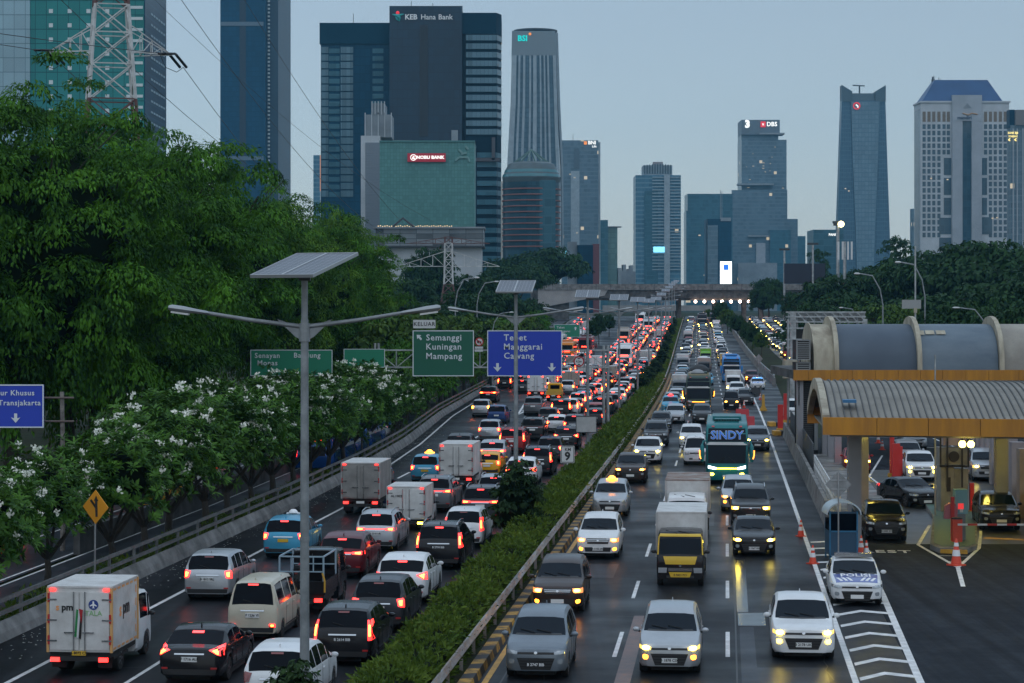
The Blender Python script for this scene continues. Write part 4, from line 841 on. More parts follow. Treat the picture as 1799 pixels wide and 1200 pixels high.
# third lane
spm = V('truck_small', 139, 1188, dict(paint=PAINT['white'], plate=plate_y, chrome2=P('cargo_edge_orange', (.6,.33,.12), .5)), 'white delivery truck with black and orange lettering and airplane emblem', 'truck', False)
V('mpv_slim', 364, 1057, col('silver', high=TAIL_OFF), 'silver minivan with small red lamps ahead of the white delivery truck', 'minivan', False)
V('taxi', 497, 983, col('taxi', plate=plate_y, sign=inkw), 'light blue taxi with white roof sign beside the lamp post', 'taxi', False)
V('truck', 633, 905, dict(paint=PAINT['blue'], box=P('cargo_grey', (.30,.29,.27), .6, col2=(.20,.19,.18), scale=1.5)), 'dirty grey box truck with closed doors in the outer lane', 'truck', False)
V('taxi', 746, 850, col('taxi', plate=plate_y), 'light blue taxi beside the white box truck with red reflectors', 'taxi', False)
V('crossover', 805, 805, col('dark', **OFF), 'dark car whose roof shows above the white box truck', 'suv', False)
V('mpv_chrome', 859, 776, col('silver', high=TAIL_OFF), 'silver minivan alone in the outer lane with two round red lamps', 'minivan', False)
V('mpv_tall', 872, 745, col('blue', **OFF), 'dark blue van beside the long concrete wall curve', 'van', False)
V('mpv_slim', 844, 733, col('silver', tail=HEAD_A, high=TAIL_OFF), 'silver minivan with amber blinker beside the dark blue van', 'minivan', False)
V('suv_chrome', 857, 707, col('black', high=TAIL_OFF), 'black suv with amber and red lamps near the concrete wall', 'suv', False)
V('mpv_tall', 886, 683, col('black', high=TAIL_OFF), 'black minivan just below the blue direction sign', 'minivan', False)
V('mpv_slim', 917, 691, col('dark'), 'dark minivan beside the hatched road marking', 'minivan', False)
V('suv_chrome', 936, 730, col('grey', **OFF), 'grey suv in front of the white truck with two pale panels', 'suv', False)
V('truck', 941, 700, dict(paint=PAINT['white'], box=PAINT['white']), 'white box truck with two pale door panels under the blue sign', 'truck', False)
V('pickup', 972, 705, dict(paint=PAINT['yellow'], box=P('bed_yellow', (.5,.32,.04), .6)), 'yellow pickup truck beside the white truck with pale panels', 'pickup truck', False)
# queues further on
W1 = 'first second third fourth fifth sixth seventh eighth ninth tenth eleventh twelfth thirteenth fourteenth fifteenth sixteenth seventeenth eighteenth nineteenth'.split()
def ordinal(n):
    if n < 20: return W1[n-1]
    t_ = ['', '', 'twent', 'thirt', 'fort', 'fift', 'sixt'][n//10]
    return t_+'ieth' if n % 10 == 0 else t_+'y-'+W1[n % 10-1]
KINDS = [('mpv_slim', 'minivan', 6), ('mpv_chrome', 'minivan', 5), ('mpv_tall', 'minivan', 4), ('suv_chrome', 'suv', 3), ('suv_tall', 'suv', 2), ('crossover', 'suv', 4), ('crossover_bar', 'suv', 2), ('sedan', 'sedan', 2), ('hatch', 'hatchback', 3), ('van', 'van', 1), ('truck', 'truck', 1.1), ('truck_small', 'truck', .7)]
COLS = [('white', 7), ('silver', 5), ('grey', 3), ('dark', 4), ('black', 5), ('red', .6), ('brown', .7), ('bluegrey', 1.2), ('blue', .4), ('taxi', .8), ('cream', .5)]
NICE = dict(dark='dark grey', bluegrey='blue-grey', taxi='light blue')
def pick(tab):
    r = rnd()*sum(x[-1] for x in tab)
    for x in tab:
        r -= x[-1]
        if r <= 0: return x
    return tab[-1]
def queue(lane, landmark, sf, Y0, Y1, inb, fixed=(), on=.4):
    Y = Y0; n = 0; fixed = sorted(fixed, key=lambda f: f[0]); fx = list(fixed)
    while Y < Y1:
        n += 1
        if fx and Y+7 > fx[0][0]: _, pr, kd, ck, mats = fx.pop(0); name = kd
        else: pr, kd, _ = pick(KINDS); ck = pick(COLS)[0]; mats = {}
        if pr == 'coach' and len(fx) and False: pass
        Lv = 11.6 if pr.startswith('coach') else (5.6 if 'truck' in pr else 4.5)
        d = dict(paint=PAINT[ck]); lit = rnd() < on
        if 'truck' in pr: d['box'] = random.choice([boxwhite, boxwhite, PAINT['white'], PAINT['beige']])
        if inb:
            word = 'with lit headlights' if lit else 'with unlit headlights'
            if lit: d['head'] = random.choice([HEAD_Y, HEAD_Y, HEAD_Y, HEAD_A])
        else:
            word = 'with bright brake lights' if lit else 'with dim tail lights'
            d['tail'] = TAIL_ON if lit else TAIL_DIM; d['core'] = CORE if lit else TAIL_DIM; d['high'] = TAIL_ON if lit and rnd() < .7 else TAIL_OFF
            if rnd() < .12: d['tail'] = IND
        d.update(mats); s = sf(Y) if callable(sf) else sf
        c_ = NICE.get(ck, ck); lab = f'{c_} {kd} {word}, {ordinal(n)} {landmark}, {lane}'
        stand(pr, s=s+uni(-.3, .3), Y=Y, inb=inb, vary=True, mats=d, label=lab, cat=kd, group=GI if inb else GO)
        Y += Lv+(uni(2.2, 4.6) if inb else uni(1.3, 3.0))+Y*.002
E1 = lambda Y: sb(Y)+5.7; E2 = lambda Y: sb(Y)+2.4
co = 'coach'
queue('guardrail lane', 'behind the blue taxi', 4.5, 226, 620, True, on=.33)
queue('middle lane', 'behind the pink box truck', 7.75, 345, 620, True, [(372, 'truck', 'truck', 'lime', dict(box=PAINT['lime'])), (470, 'hatch', 'hatchback', 'red', {}), (560, 'coach', 'coach', 'dark', {})], on=.5)
queue('shoulder lane', 'behind the yellow box truck', 10.9, 362, 620, True, [(575, 'coach', 'coach', 'dark', {})], on=.45)
queue('hedge lane', 'beyond the blank grey board', -1.8, 192, 620, False, [(341, 'van', 'van', 'blue', {})], on=.8)
queue('second outbound lane', 'beyond the dark unlit minivan', -5.2, 209, 620, False, [(361, co, 'coach', 'white', {}), (520, co, 'coach', 'silver', {})], on=.85)
queue('third outbound lane', 'beyond the yellow pickup', -8.6, 262, 620, False, [(275, 'truck', 'truck', 'grey', {}), (303, 'truck', 'truck', 'white', {}), (339, 'truck', 'truck', 'grey', {}), (443, co, 'coach', 'beige', {}), (573, co, 'coach', 'white', {})], on=.85)
queue('hatching lane', 'beyond the pale panelled truck', lambda Y: keyed([(270, -12.4), (380, -13), (440, -13.2)], Y), 270, 400, False, [(395, co, 'coach', 'maroon', {})], on=.75)
queue('inner exit lane', 'beyond the hatching', E1, 300, 610, False, [(380, co, 'coach', 'orange', {}), (425, co, 'coach', 'white', {})], on=.85)
queue('wall-side exit lane', 'beyond the blue sign', E2, 300, 610, False, [(410, co, 'coach', 'white', {})], on=.85)
queue('inner side road lane', 'beyond the toll plaza', lambda Y: sr(Y)+7.2, 300, 620, True, on=.9)
queue('outer side road lane', 'beyond the toll plaza', lambda Y: sr(Y)+10.6, 300, 620, True, on=.85)
queue('outer side road queue', 'past the louvred vents', lambda Y: sr(Y)+13.8, 380, 620, True, on=.85)
queue('frontage road', 'beyond the blue buses', lambda Y: sb(Y)-7.0, 190, 420, False, on=.9)
# ================================================================ plants
def leaf_mat(name, c, c2, trans=.25, scale=.6, rough=.55):
    mt = P(name, c, rough, 0, .12, col2=c2, scale=scale, trans=trans); return mt
L_big = leaf_mat('foliage_drooping', (.090,.240,.018), (.006,.034,.006), .25, .5)  # bright to near-black noise stands in for lit clumps and dark gaps
L_big2 = leaf_mat('foliage_bright', (.13,.26,.020), (.016,.062,.009), .25, .5)
L_plu = leaf_mat('foliage_plumeria', (.105,.235,.030), (.022,.072,.012), .15, 1.2, .4)
L_hedge = leaf_mat('foliage_hedge', (.135,.195,.026), (.045,.090,.014), .2, .8)
L_dark = leaf_mat('foliage_dark', (.035,.075,.018), (.010,.026,.010), .12, .7)
L_far = leaf_mat('foliage_distant', (.028,.075,.018), (.009,.034,.011), .15, .16)
L_far2 = leaf_mat('foliage_distant_light', (.085,.150,.020), (.022,.060,.012), .15, .2)
core_m = P('foliage_core_shade', (.004,.009,.004), .95, spec=.05)  # near-black core painted as the shade between the leaf clumps
flower = P('flower_white', (.88,.88,.78), .5, trans=.2)
bark = P('bark', (.045,.038,.030), .9, col2=(.02,.018,.015), scale=3, bump=.5)
def nrm(v): return v/(np.linalg.norm(v, axis=-1, keepdims=True)+1e-9)
def lumps(n, rx, ry, rz, cz, lo=.55, flat=-.35):
    """centres of leaf clumps spread through a crown, denser near the outside"""
    d = nrm(rng.normal(size=(n*3, 3))); d = d[d[:, 2] > flat][:n]; k = d.shape[0]
    r = (lo**3+(1-lo**3)*rng.random(k))**(1/3); w = 1+.22*np.sin(3*np.arctan2(d[:, 1], d[:, 0])+rng.random()*6)*np.sqrt(1-d[:, 2]**2)+.10*rng.normal(size=k)
    return d*r[:, None]*w[:, None]*np.array([rx, ry, rz])+np.array([0, 0, cz]), d
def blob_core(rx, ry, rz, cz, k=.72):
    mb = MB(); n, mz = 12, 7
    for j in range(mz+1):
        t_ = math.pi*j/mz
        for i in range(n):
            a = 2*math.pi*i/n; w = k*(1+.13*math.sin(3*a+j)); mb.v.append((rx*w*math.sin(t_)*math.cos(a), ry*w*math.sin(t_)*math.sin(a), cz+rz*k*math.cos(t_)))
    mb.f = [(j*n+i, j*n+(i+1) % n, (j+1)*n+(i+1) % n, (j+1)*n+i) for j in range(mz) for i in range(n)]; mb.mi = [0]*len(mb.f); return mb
def limbs(h, reach, n, r0, fork=.35):
    mb = MB().tube([(0,0,-.2), (uni(-.1,.1)*h*.2, uni(-.1,.1)*h*.2, h*fork*.5), (uni(-.1,.1)*h*.3, uni(-.1,.1)*h*.3, h*fork)], [r0*1.25, r0, r0*.85], 8)
    base = Vector(mb.v[-4])
    for k in range(n):
        a = 2*math.pi*(k+uni(-.3,.3))/n; q = reach*uni(.5, .85); e_ = Vector((q*math.cos(a), q*math.sin(a), h*uni(.68, .9))); mid = base.lerp(e_, .5)+Vector((0, 0, h*.06))
        mb.tube([(base.x, base.y, base.z-.1), mid, e_], [r0*.55, r0*.36, r0*.12], 6)
        for _ in range(2): f_ = e_+Vector((uni(-1,1), uni(-1,1), uni(.1,.6)))*reach*.3; mb.tube([mid.lerp(e_, .5), f_], [r0*.2, r0*.06], 5)
    return mb
def domes(c, d, nl, br, droop, ln, wd, rag=.1):
    """leaves lying on small umbrella-shaped clumps, hanging at their edges"""
    k = c.shape[0]; t_ = np.sqrt(rng.random((k, nl))); a = rng.random((k, nl))*2*np.pi; b_ = (br*(.6+.8*rng.random((k, 1)))); dr = droop*(.6+.8*rng.random((k, 1)))
    lean = d[:, None]*b_[..., None]*.25*t_[..., None]
    pos = np.stack([np.cos(a)*t_*b_, np.sin(a)*t_*b_*.9, .3*b_-dr*t_**2+rag*rng.normal(size=(k, nl))], -1)+lean
    sl_ = 2*dr*t_/b_; nr_ = np.stack([np.cos(a)*sl_, np.sin(a)*sl_, np.ones_like(a)], -1)+.35*rng.normal(size=(k, nl, 3))
    di = np.stack([np.cos(a), np.sin(a), -sl_-.15], -1)+.55*rng.normal(size=(k, nl, 3)); n = k*nl
    return leaf_quads((c[:, None]+pos).reshape(-1, 3), di.reshape(-1, 3), ln*(.6+.8*rng.random(n)), wd*(.7+.6*rng.random(n)), nr_.reshape(-1, 3), .08)
def drooping(name, mat, rx, ry, h, z0, nb, nl, lf=(.30, .125), link=False):
    """big tree: tiers of boughs with hanging feathery sprays"""
    rz = (h-z0)/2; cz = z0+rz; root = bpy.data.objects.new(name, None)
    c, d = lumps(nb, rx, ry, rz, cz, .70, -.8); c2, d2 = lumps(nb//3, rx*.95, ry*.95, rz*.9, cz-1, .8, -.9)
    c2[:, 2] -= 1.0
    vs = np.concatenate([domes(c, d, nl, 1.45, .95, *lf, .12), domes(c2, d2, nl*2//3, 1.0, 1.9, *lf, .2)])
    quads('crown', vs, mat, root, link=False)
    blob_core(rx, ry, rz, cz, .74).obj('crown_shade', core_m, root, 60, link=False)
    limbs(h, min(rx, ry), 7, .42, .34).obj('trunk', bark, root, 60, link=False); return root
def plumeria(nr, link=False):
    root = bpy.data.objects.new('plumeria_tree', None); rx, rz, cz = 2.35, 2.1, 3.7
    c, d = lumps(nr, rx, rx*1.1, rz, cz, .62, -.62); k = c.shape[0]; nl = 15
    ax = nrm(d*.7+np.array([0, 0, .75])+.25*rng.normal(size=d.shape))
    u = nrm(np.cross(ax, rng.normal(size=ax.shape))); v = np.cross(ax, u)
    a = rng.random((k, nl))*2*np.pi; up = .1+.75*rng.random((k, nl))
    dr = u[:, None]*np.cos(a)[..., None]+v[:, None]*np.sin(a)[..., None]+ax[:, None]*up[..., None]
    p = c[:, None]+dr*.03-ax[:, None]*(.22*rng.random((k, nl)))[..., None]; n = k*nl
    vs = leaf_quads(p.reshape(-1, 3), dr.reshape(-1, 3), .24+.16*rng.random(n), .085+.03*rng.random(n), np.repeat(ax, nl, 0), .12)
    quads('crown', vs, L_plu, root, link=False)
    pick_ = np.where((rng.random(k) < .30*np.clip(np.sin(c[:, 0]*2.3+c[:, 1]*1.7+nr)+.55, .05, 1)) & (d[:, 2] > -.35))[0]; nf = 14
    fc = (c+ax*.20)[pick_][:, None]+rng.normal(size=(len(pick_), nf, 3))*np.array([.065, .065, .05]); q = fc.reshape(-1, 3); n2 = len(q)
    fv = leaf_quads(q, rng.normal(size=q.shape)+np.array([0, -.4, .7]), .10+.04*rng.random(n2), .09+.03*rng.random(n2))
    quads('blossom', fv, flower, root, link=False)
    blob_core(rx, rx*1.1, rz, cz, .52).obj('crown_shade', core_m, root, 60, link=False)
    mb = MB().tube([(0,0,-.1), (.08,.05,.7), (.0,.1,1.3)], [.17,.14,.12], 8)
    for k in range(7):
        a = k*.9+uni(-.2,.2); e_ = Vector((1.5*math.cos(a), 1.5*math.sin(a), uni(2.6, 3.6))); mb.tube([(0,.1,1.2), (.55*math.cos(a), .55*math.sin(a)+.1, uni(1.7, 2.0)), e_], [.10,.08,.04], 6)
    mb.obj('trunk', bark, root, 60, link=False); return root
def bushy(name, mat, rx, rz, cz, nb, nl, br=.9, lf=(.5,.3), trunk=True, core=.7, flat=-.5, lo=.55, ground=False, h=None):
    root = bpy.data.objects.new(name, None); c, d = lumps(nb, rx, rx, rz, cz, lo, flat); k = c.shape[0]
    quads('crown', domes(c, d, nl, br*1.25, br*.8, *lf, br*.12), mat, root, link=False)
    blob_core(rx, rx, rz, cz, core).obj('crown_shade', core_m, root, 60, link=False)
    if trunk: limbs(h or cz+rz, rx, 6, .22 if rx < 4 else .34, .35).obj('trunk', bark, root, 60, link=False)
    return root
def plant(proto, x, Y, z, label, cat, group, rz=None, sc=1., name=None):
    o = dup(proto, (x, Y, z), uni(0, 6.28) if rz is None else rz, label, group, sc); o['category'] = cat
    if name: o.name = name
    return o
# --- big drooping trees on the outer side
BT = [drooping('rain_tree', L_big, 8.5, 8.5, 20.5, 5.0, 300, 250), drooping('rain_tree', L_big, 9.5, 8, 21, 5.0, 320, 250), drooping('rain_tree', L_big2, 8, 8, 19.5, 4.5, 280, 250)]
big = [(0, 25, 116, 172, 0, 'tallest drooping rain tree by the blue bus lane sign'), (1, 175, 132, 205, 0, 'drooping rain tree in front of the teal glass tower and pylon'), (0, 195, 152, 222, 1, 'drooping rain tree below the gap beside the pylon'),
       (1, 335, 192, 272, 1, 'drooping rain tree in front of the dark blue tower'), (0, 440, 200, 310, 2, 'drooping rain tree behind the solar panel lamp post'), (1, 505, 215, 338, 0, 'drooping rain tree above the green road sign'), (0, 562, 243, 345, 2, 'last rain tree of the row, next to the teal bank block'),
       (1, 110, 128, 262, 1, 'lower rain tree filling the gap behind the blue sign'), (0, 215, 178, 330, 2, 'lower rain tree behind the flowering trees'), (1, 470, 230, 392, 1, 'lower bright green rain tree near the green road sign'), (1, -60, 118, 150, 1, 'rain tree cut by the picture edge above the blue sign')]
for k, (pi_, px, Y, py, q, lab) in enumerate(big):
    x, zt = at(px, py, Y); sc = (.97 if k < 2 else .92)*zt/(20.5 if q != 2 else 19.5); plant(BT[q], x, Y, 0, lab, 'tree', 'rain trees along the frontage road', sc=(1, 1, sc))
# --- flowering trees
PT = [plumeria(330), plumeria(330), plumeria(310)]
Y = 60.; k = 0
spot = ['cut by the picture edge', 'above the nearest rail end', 'with a leaning trunk', 'under the blue bus lane sign', 'behind the yellow warning sign', 'beside the yellow warning sign', 'above the outer rail', 'over the bus lane wall', 'with a forked trunk', 'behind the light blue taxi', 'below the green road sign', 'beside the lamp post', 'behind the grey box truck', 'in front of the blue bus', 'beside the blue bus', 'near the gantry foot', 'touching the gantry post', 'behind the gantry post', 'beyond the gantry post', 'where the wall bends', 'last before the dark shrubs', 'among dark shrubs', 'ending the row']
while Y < 178 and k < len(spot):
    plant(PT[k % 3], m(Y)+sb(Y)-(2.75 if 72 < Y < 83 else 1.75)+uni(-.25, .25), Y, 0, f'white flowering plumeria tree {spot[k]}, {ordinal(k+1)} along the wall', 'tree', 'plumeria trees along the concrete wall', sc=uni(.90, 1.06)*keyed([(60,.95),(80,.96),(88,1.1),(95,1.16),(150,1.12),(158,1.05),(162,.86),(200,.85)], Y)); Y += uni(4.6, 5.6)+(.6 if Y > 110 else 0); k += 1

# --- darker trees after the flowering ones
ST = [bushy('roadside_tree', L_plu, 2.6, 2.6, 3.9, 70, 60, .6, (.30,.14)), bushy('roadside_tree', L_big, 3.4, 3.2, 4.6, 80, 60, .8, (.36,.17))]
k = 0; Y = 180.
while Y < 420:
    plant(ST[k % 2], m(Y)+sb(Y)-2.6+uni(-.6, .6), Y, zg(Y), f'dark leafy roadside tree, {ordinal(k+1)} beyond the flowering row', 'tree', 'roadside trees beyond the flowering row', sc=uni(.85, 1.15)); Y += uni(7, 9.5); k += 1
# --- low hedges under the flowering trees
mb_ = []
for Y0 in np.arange(52, 300, .085 if False else .16):
    for _ in range(14 if Y0 < 130 else 6):
        s_ = uni(-1.45, -.55); mb_.append((m(Y0)+sb(Y0)+s_, Y0+uni(0, .3), zg(Y0)+uni(.05, .55)*(1+.5*math.sin(Y0*.7))))
cc = np.array(mb_); n = len(cc)
h1 = quads('low_hedge', leaf_quads(cc, rng.normal(size=cc.shape)+np.array([0, -.3, .8]), .16+.14*rng.random(n), .07+.05*rng.random(n)), L_hedge)
tag(h1, 'low green hedge along the foot of the flowering trees behind the pipe rail', 'hedge')
# --- median hedge
def hedge(a, b):
    pts, drs, sz = [], [], []; Y = a
    while Y < b:
        dens = 46 if Y < 85 else (30 if Y < 130 else (15 if Y < 200 else 7)); st = .12
        top = 1.0+.13*math.sin(Y*.83)+.10*math.sin(Y*2.1+1)+.06*math.sin(Y*5.3)
        for _ in range(int(dens*st*9)):
            t_ = rnd(); bump = .10*math.sin(Y*4.1+t_*9)+.07*math.sin(Y*9.7-t_*13)
            if t_ < .22: s_, z, nn_ = .36-bump*.5, top*t_/.22, (-1, -.35, .3)
            elif t_ < .80: q = (t_-.22)/.58; s_, z, nn_ = .36+1.62*q, top+.16*math.sin(math.pi*q)+bump, ((q-.5)*1.2, -.35, 1)
            else: s_, z, nn_ = 1.98+bump*.5, top*(1-(t_-.8)/.2), (1, -.35, .35)
            dpt = -abs(random.gauss(0, .08))
            Yj = Y+uni(0, st); pts.append((m(Yj)+s_+nn_[0]*dpt, Yj, zg(Yj)+max(.1, z+dpt*nn_[2]))); drs.append((nn_[0]+random.gauss(0, .6), nn_[1]+random.gauss(0, .6), nn_[2]*.7+random.gauss(0, .5))); sz.append(1 if Y < 100 else (1.3 if Y < 150 else 2.0))
        Y += st
    return np.array(pts), np.array(drs), np.array(sz)
hp, hd, hs = hedge(40, 300); n = len(hp)
hr = thing('median_hedge', 'long clipped bright green hedge between the carriageways beside the guardrail', 'hedge', (0,0,0))
quads('foliage', leaf_quads(hp, hd, (.13+.12*rng.random(n))*hs, (.05+.04*rng.random(n))*hs), L_hedge, hr)
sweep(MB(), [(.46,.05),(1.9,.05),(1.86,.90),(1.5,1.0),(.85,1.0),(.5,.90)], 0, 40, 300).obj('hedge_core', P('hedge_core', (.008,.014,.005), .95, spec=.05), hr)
gs = []
for Y0 in np.arange(300, 640, .6):
    for _ in range(9): gs.append((m(Y0)+uni(.4, 2.0), Y0+uni(0, .6), zg(Y0)+.12))
gs = np.array(gs); n = len(gs)
tag(quads('grass', leaf_quads(gs, rng.normal(size=gs.shape)*.5+np.array([0, 0, .8]), .4+.25*rng.random(n), .3+.1*rng.random(n)), L_hedge), 'strip of green grass on the climbing median', 'grass', kind='stuff')
CS = bushy('column_shrub', L_dark, .62, 1.35, 1.55, 60, 70, .16, (.15,.08), False, .86, -.9, .8)
plant(CS, m(48.2), 48.2, 0, 'leafy shrub top at the foot of the tallest lamp post', 'shrub', 'column shrubs in the median', sc=(1, 1, .86))
plant(CS, m(94.5)+.45, 94.5, 0, 'dark green column shrub in front of the second lamp post', 'shrub', 'column shrubs in the median', sc=(1.45, 1.45, 1.26))
for k, Y in enumerate((252, 268, 284, 304, 330, 362, 400, 445, 500, 560)): plant(CS, m(Y)+uni(.3, .9), Y, zg(Y), f'dark rounded median shrub, {ordinal(k+1)} beyond the gantry pole', 'shrub', 'column shrubs in the median', sc=(1.35, 1.35, uni(.85, 1.05)))
# --- distant trees
DT = [bushy('tree', L_far, 5.5, 4.6, 7.4, 120, 46, 1.0, (.75,.42)), bushy('tree', L_far2, 5.0, 4.0, 6.6, 110, 46, .95, (.7,.4)), bushy('tree', L_far, 8, 3.4, 9.5, 120, 50, 1.3, (.8,.45), flat=-.15), bushy('tree', L_far, 4.2, 7.0, 9.5, 60, 50, .9, (.7,.4), lo=.35, core=.45)]
def dtree(q, px, ptop, Y, lab, grp, wid=1., zb=None):
    x, zt = at(px, ptop, Y); zb = zg(Y) if zb is None else zb; Hh = (12, 10.6, 12.9, 16.5)[q]; s = (zt-zb)/Hh; s *= .90; plant(DT[q], x, Y, zb, lab, 'tree', grp, sc=(s*wid*.78, s*wid*.78, s))
GT = 'trees behind the signs'
for a in [(1,700,540,205,'bright green tree behind the first exit sign post',1.1), (1,745,532,235,'bright green tree above the exit board',1.2), (1,660,525,225,'bright green tree beside the last rain tree',1.1), (1,800,540,260,'bright tree between the two sign boards',1.2), (1,860,548,285,'low green tree behind the blue sign',1.3),
          (0,720,478,470,'dark tree under the long latticed building',1.2), (0,760,420,520,'dark round tree before the latticed building',.9), (0,840,470,440,'dark tree beside the red and white pylon foot',1.3), (0,880,500,400,'dark tree behind the second lamp post',1.3), (0,925,515,430,'dark tree below the overpass end',1.2),
          (2,955,430,720,'broad dark tree before the round tower',1.35), (2,910,455,600,'broad dark tree beside the white tower block',1.2), (0,690,500,330,'dark tree at the edge of the rain trees',1.2), (0,770,520,340,'dark tree beside the pylon leg',1.3), (0,815,500,360,'dark tree in front of the pylon leg',1.2), (1,915,545,330,'green tree behind the small exit board',1.2)]:
    dtree(a[0], a[1], a[2], a[3], a[4], GT, a[5])
for a in [(0,1052,545,455,'dark tree on the wedge between exit ramp and motorway',.62), (0,1070,548,500,'dark tree behind the wedge tree',.7), (0,1040,556,440,'low dark tree at the tip of the wedge',.6)]: dtree(a[0], a[1], a[2], a[3], a[4], 'trees on the wedge', a[5])
for k, (px, ty, Y) in enumerate([(1338,578,400), (1312,560,440), (1295,548,480), (1278,538,520), (1262,532,570), (1268,525,600), (1245,540,620), (1322,565,420)]): dtree(0 if k % 3 else 1, px, ty, Y, f'dark bushy tree beside the parapet, {ordinal(k+1)} from the side road entrance', 'trees between parapet and side road', .8)
GR = 'wooded slope behind the toll plaza'
rt = [(0,1440,520,330,1.3),(0,1495,500,340,1.3),(1,1560,520,300,1.2),(1,1520,530,310,1.1),(0,1630,500,310,1.5),(2,1700,520,240,1.2),(2,1790,528,230,1.2),(0,1610,545,260,1.2),(1,1660,560,240,1.0),(0,1420,545,360,1.2),
      (0,1470,470,420,1.4),(0,1540,470,430,1.4),(2,1640,432,420,1.2),(2,1720,416,400,1.25),(0,1680,440,430,1.3),(2,1790,416,390,1.3),(0,1760,440,380,1.5),(0,1600,460,420,1.2),(2,1520,462,520,1.0),(0,1425,500,480,1.0),(0,1390,505,560,.8),(0,1350,480,620,1.0),(0,1340,497,610,.9),(3,1436,424,700,.9),(3,1572,398,600,1.0),(0,1410,535,420,1.0),(1,1590,555,230,.8),(0,1745,480,330,1.4),(0,1800,470,330,1.4),(0,1850,440,360,1.4),(1,1480,540,300,.9)]
adj = ['bright','dark','bushy','broad','dense','full','leafy','shady']
for k, (q, px, ty, Y, w) in enumerate(rt): dtree(q, px, ty, Y, f'{["dark","light green","broad dark","tall dark"][q]} {adj[k % 8]} tree on the wooded slope behind the toll roof, {ordinal(k+1)} in the slope', GR, w)
# ================================================================ towers and blocks on the skyline
def X_(px, Y): return (px-CX)*Y/F
def Z_(py, Y): return H-(py-HY)*Y/F
class Bld:
    """one building; shapes given where they stand, measured from the photograph at distance Y"""
    def __init__(s, name, label, cat, px, Y):
        s.Y = Y; s.ox = X_(px, Y); s.r = thing(name, label, cat, (s.ox, Y, 0))
    def x(s, px): return X_(px, s.Y)-s.ox
    def z(s, py): return Z_(py, s.Y)
    def block(s, nm, p0, p1, y0, y1, mat, d0=0., d1=40., par=None):
        return MB().box(s.x(p0), s.x(p1), d0, d1, s.z(y1) if y1 is not None else -1., s.z(y0)).obj(nm, mat, par or s.r)
    def poly(s, nm, pts, y0, y1, mat, par=None):
        return MB().prism([(s.x(p), d) for p, d in pts], s.z(y1) if y1 is not None else -1., s.z(y0)).obj(nm, mat, par or s.r)
    def taper(s, nm, lv, d0, d1, mat, par=None, inset=0.):
        """lv: [(py, pxL, pxR)] from top to bottom"""
        mb = MB(); top = lv[0][1]
        for py, a, b in lv: k = 0; mb.v += [(s.x(a), d0, s.z(py)), (s.x(b), d0, s.z(py)), (s.x(b), d1, s.z(py)), (s.x(a), d1, s.z(py))]
        for i in range(len(lv)-1):
            for k in range(4): mb.f.append((i*4+k, i*4+(k+1) % 4, i*4+4+(k+1) % 4, i*4+4+k))
        n = len(lv)*4; mb.f += [(0,1,2,3), (n-4,n-3,n-2,n-1)]; mb.mi = [0]*len(mb.f); return mb.obj(nm, mat, par or s.r)
    def text(s, t_, px, py, hpx, mat, bold=0., d=-.6, sx=1., par=None, align='CENTER'):
        o = lettering('lettering', t_, hpx*s.Y/F*1.38, mat, par or s.r, (s.x(px), d, s.z(py)), 0, bold, align, sx=sx); return o
    def lights(s, pts, par=None, col=None, w=2.2, h=1.2):
        mb = MB()
        for px, py in pts: mb.box(s.x(px), s.x(px+w), -.5, -.2, s.z(py+h), s.z(py))
        return mb.obj('lit_window', col or WARM, par or s.r)
WARM = P('window_lit', (.3,.3,.3), emis=(1,.78,.48), es=.5); SIGNW = P('sign_white', (.8,.8,.8), emis=(1,.98,.9), es=1.1); SIGNT = P('sign_teal', (.0,.5,.45), emis=(.0,.75,.68), es=.7); SIGNR = P('sign_red', (.6,.02,.03), emis=(1,.03,.05), es=.55); SIGNO = P('sign_orange', (.7,.2,.02), emis=(1,.30,.08), es=.8)
LED_W = P('led_white', (.8,.8,.8), emis=(.9,.97,1), es=2.6); LED_B = P('led_blue', (.1,.4,.6), emis=(.25,.75,1), es=1.6); LED_D = P('led_deep_blue', (.02,.1,.5), emis=(.02,.2,.9), es=.9)
LETW = P('letter_white', (.75,.78,.78), .5); LETT = P('letter_teal', (.02,.35,.34), .5); LETD = P('letter_dark', (.03,.06,.10), .5)
g_teal = grid_mat('curtain_teal', (.030,.205,.200), (.012,.08,.085), 3.1, 4.0, .16, .22, .3, .15)
g_pale = grid_mat('curtain_pale', (.24,.38,.44), (.09,.17,.20), 3.1, 4.0, .14, .2, .15, .5)
g_side = grid_mat('curtain_navy', (.005,.038,.075), (.015,.065,.11), 3.0, 4.0, .1, .5, .3, .12)
g_navy = grid_mat('curtain_dark_blue', (.008,.060,.115), (.006,.044,.085), 2.6, 3.4, .14, .4, .4, .12, tint=.2)
g_keb = grid_mat('curtain_midnight', (.003,.022,.045), (.002,.014,.030), 2.4, 4.0, .18, .4, .25, .35, tint=.35)
g_keb2 = grid_mat('curtain_midnight_blue', (.003,.043,.082), (.002,.032,.062), 2.4, 4.0, .2, .4, .4, .12, tint=.25)
g_band = grid_mat('window_band_glass', (.085,.16,.20), (.05,.10,.13), 1.9, 30, .12, 0, .2, .25, tint=.35, lit=.02)
g_nobu = grid_mat('net_green', (.095,.235,.220), (.07,.185,.172), 1.1, 1.3, .12, .16, .5, .25, tint=.22)
g_bsi = grid_mat('tower_grey_glass', (.10,.165,.205), (.06,.115,.15), 3, 3.8, .25, .5, .3, .16, tint=.3)
c_bsi = P('tower_pier', (.30,.36,.39), .7, var=.15, scale=.2); c_light = P('tower_stone', (.34,.37,.40), .8, var=.12, scale=.12)
g_blue = grid_mat('tower_blue_glass', (.065,.165,.23), (.14,.25,.31), 3.2, 3.9, .12, 1.2, .3, .16, tint=.3, lit=.004)
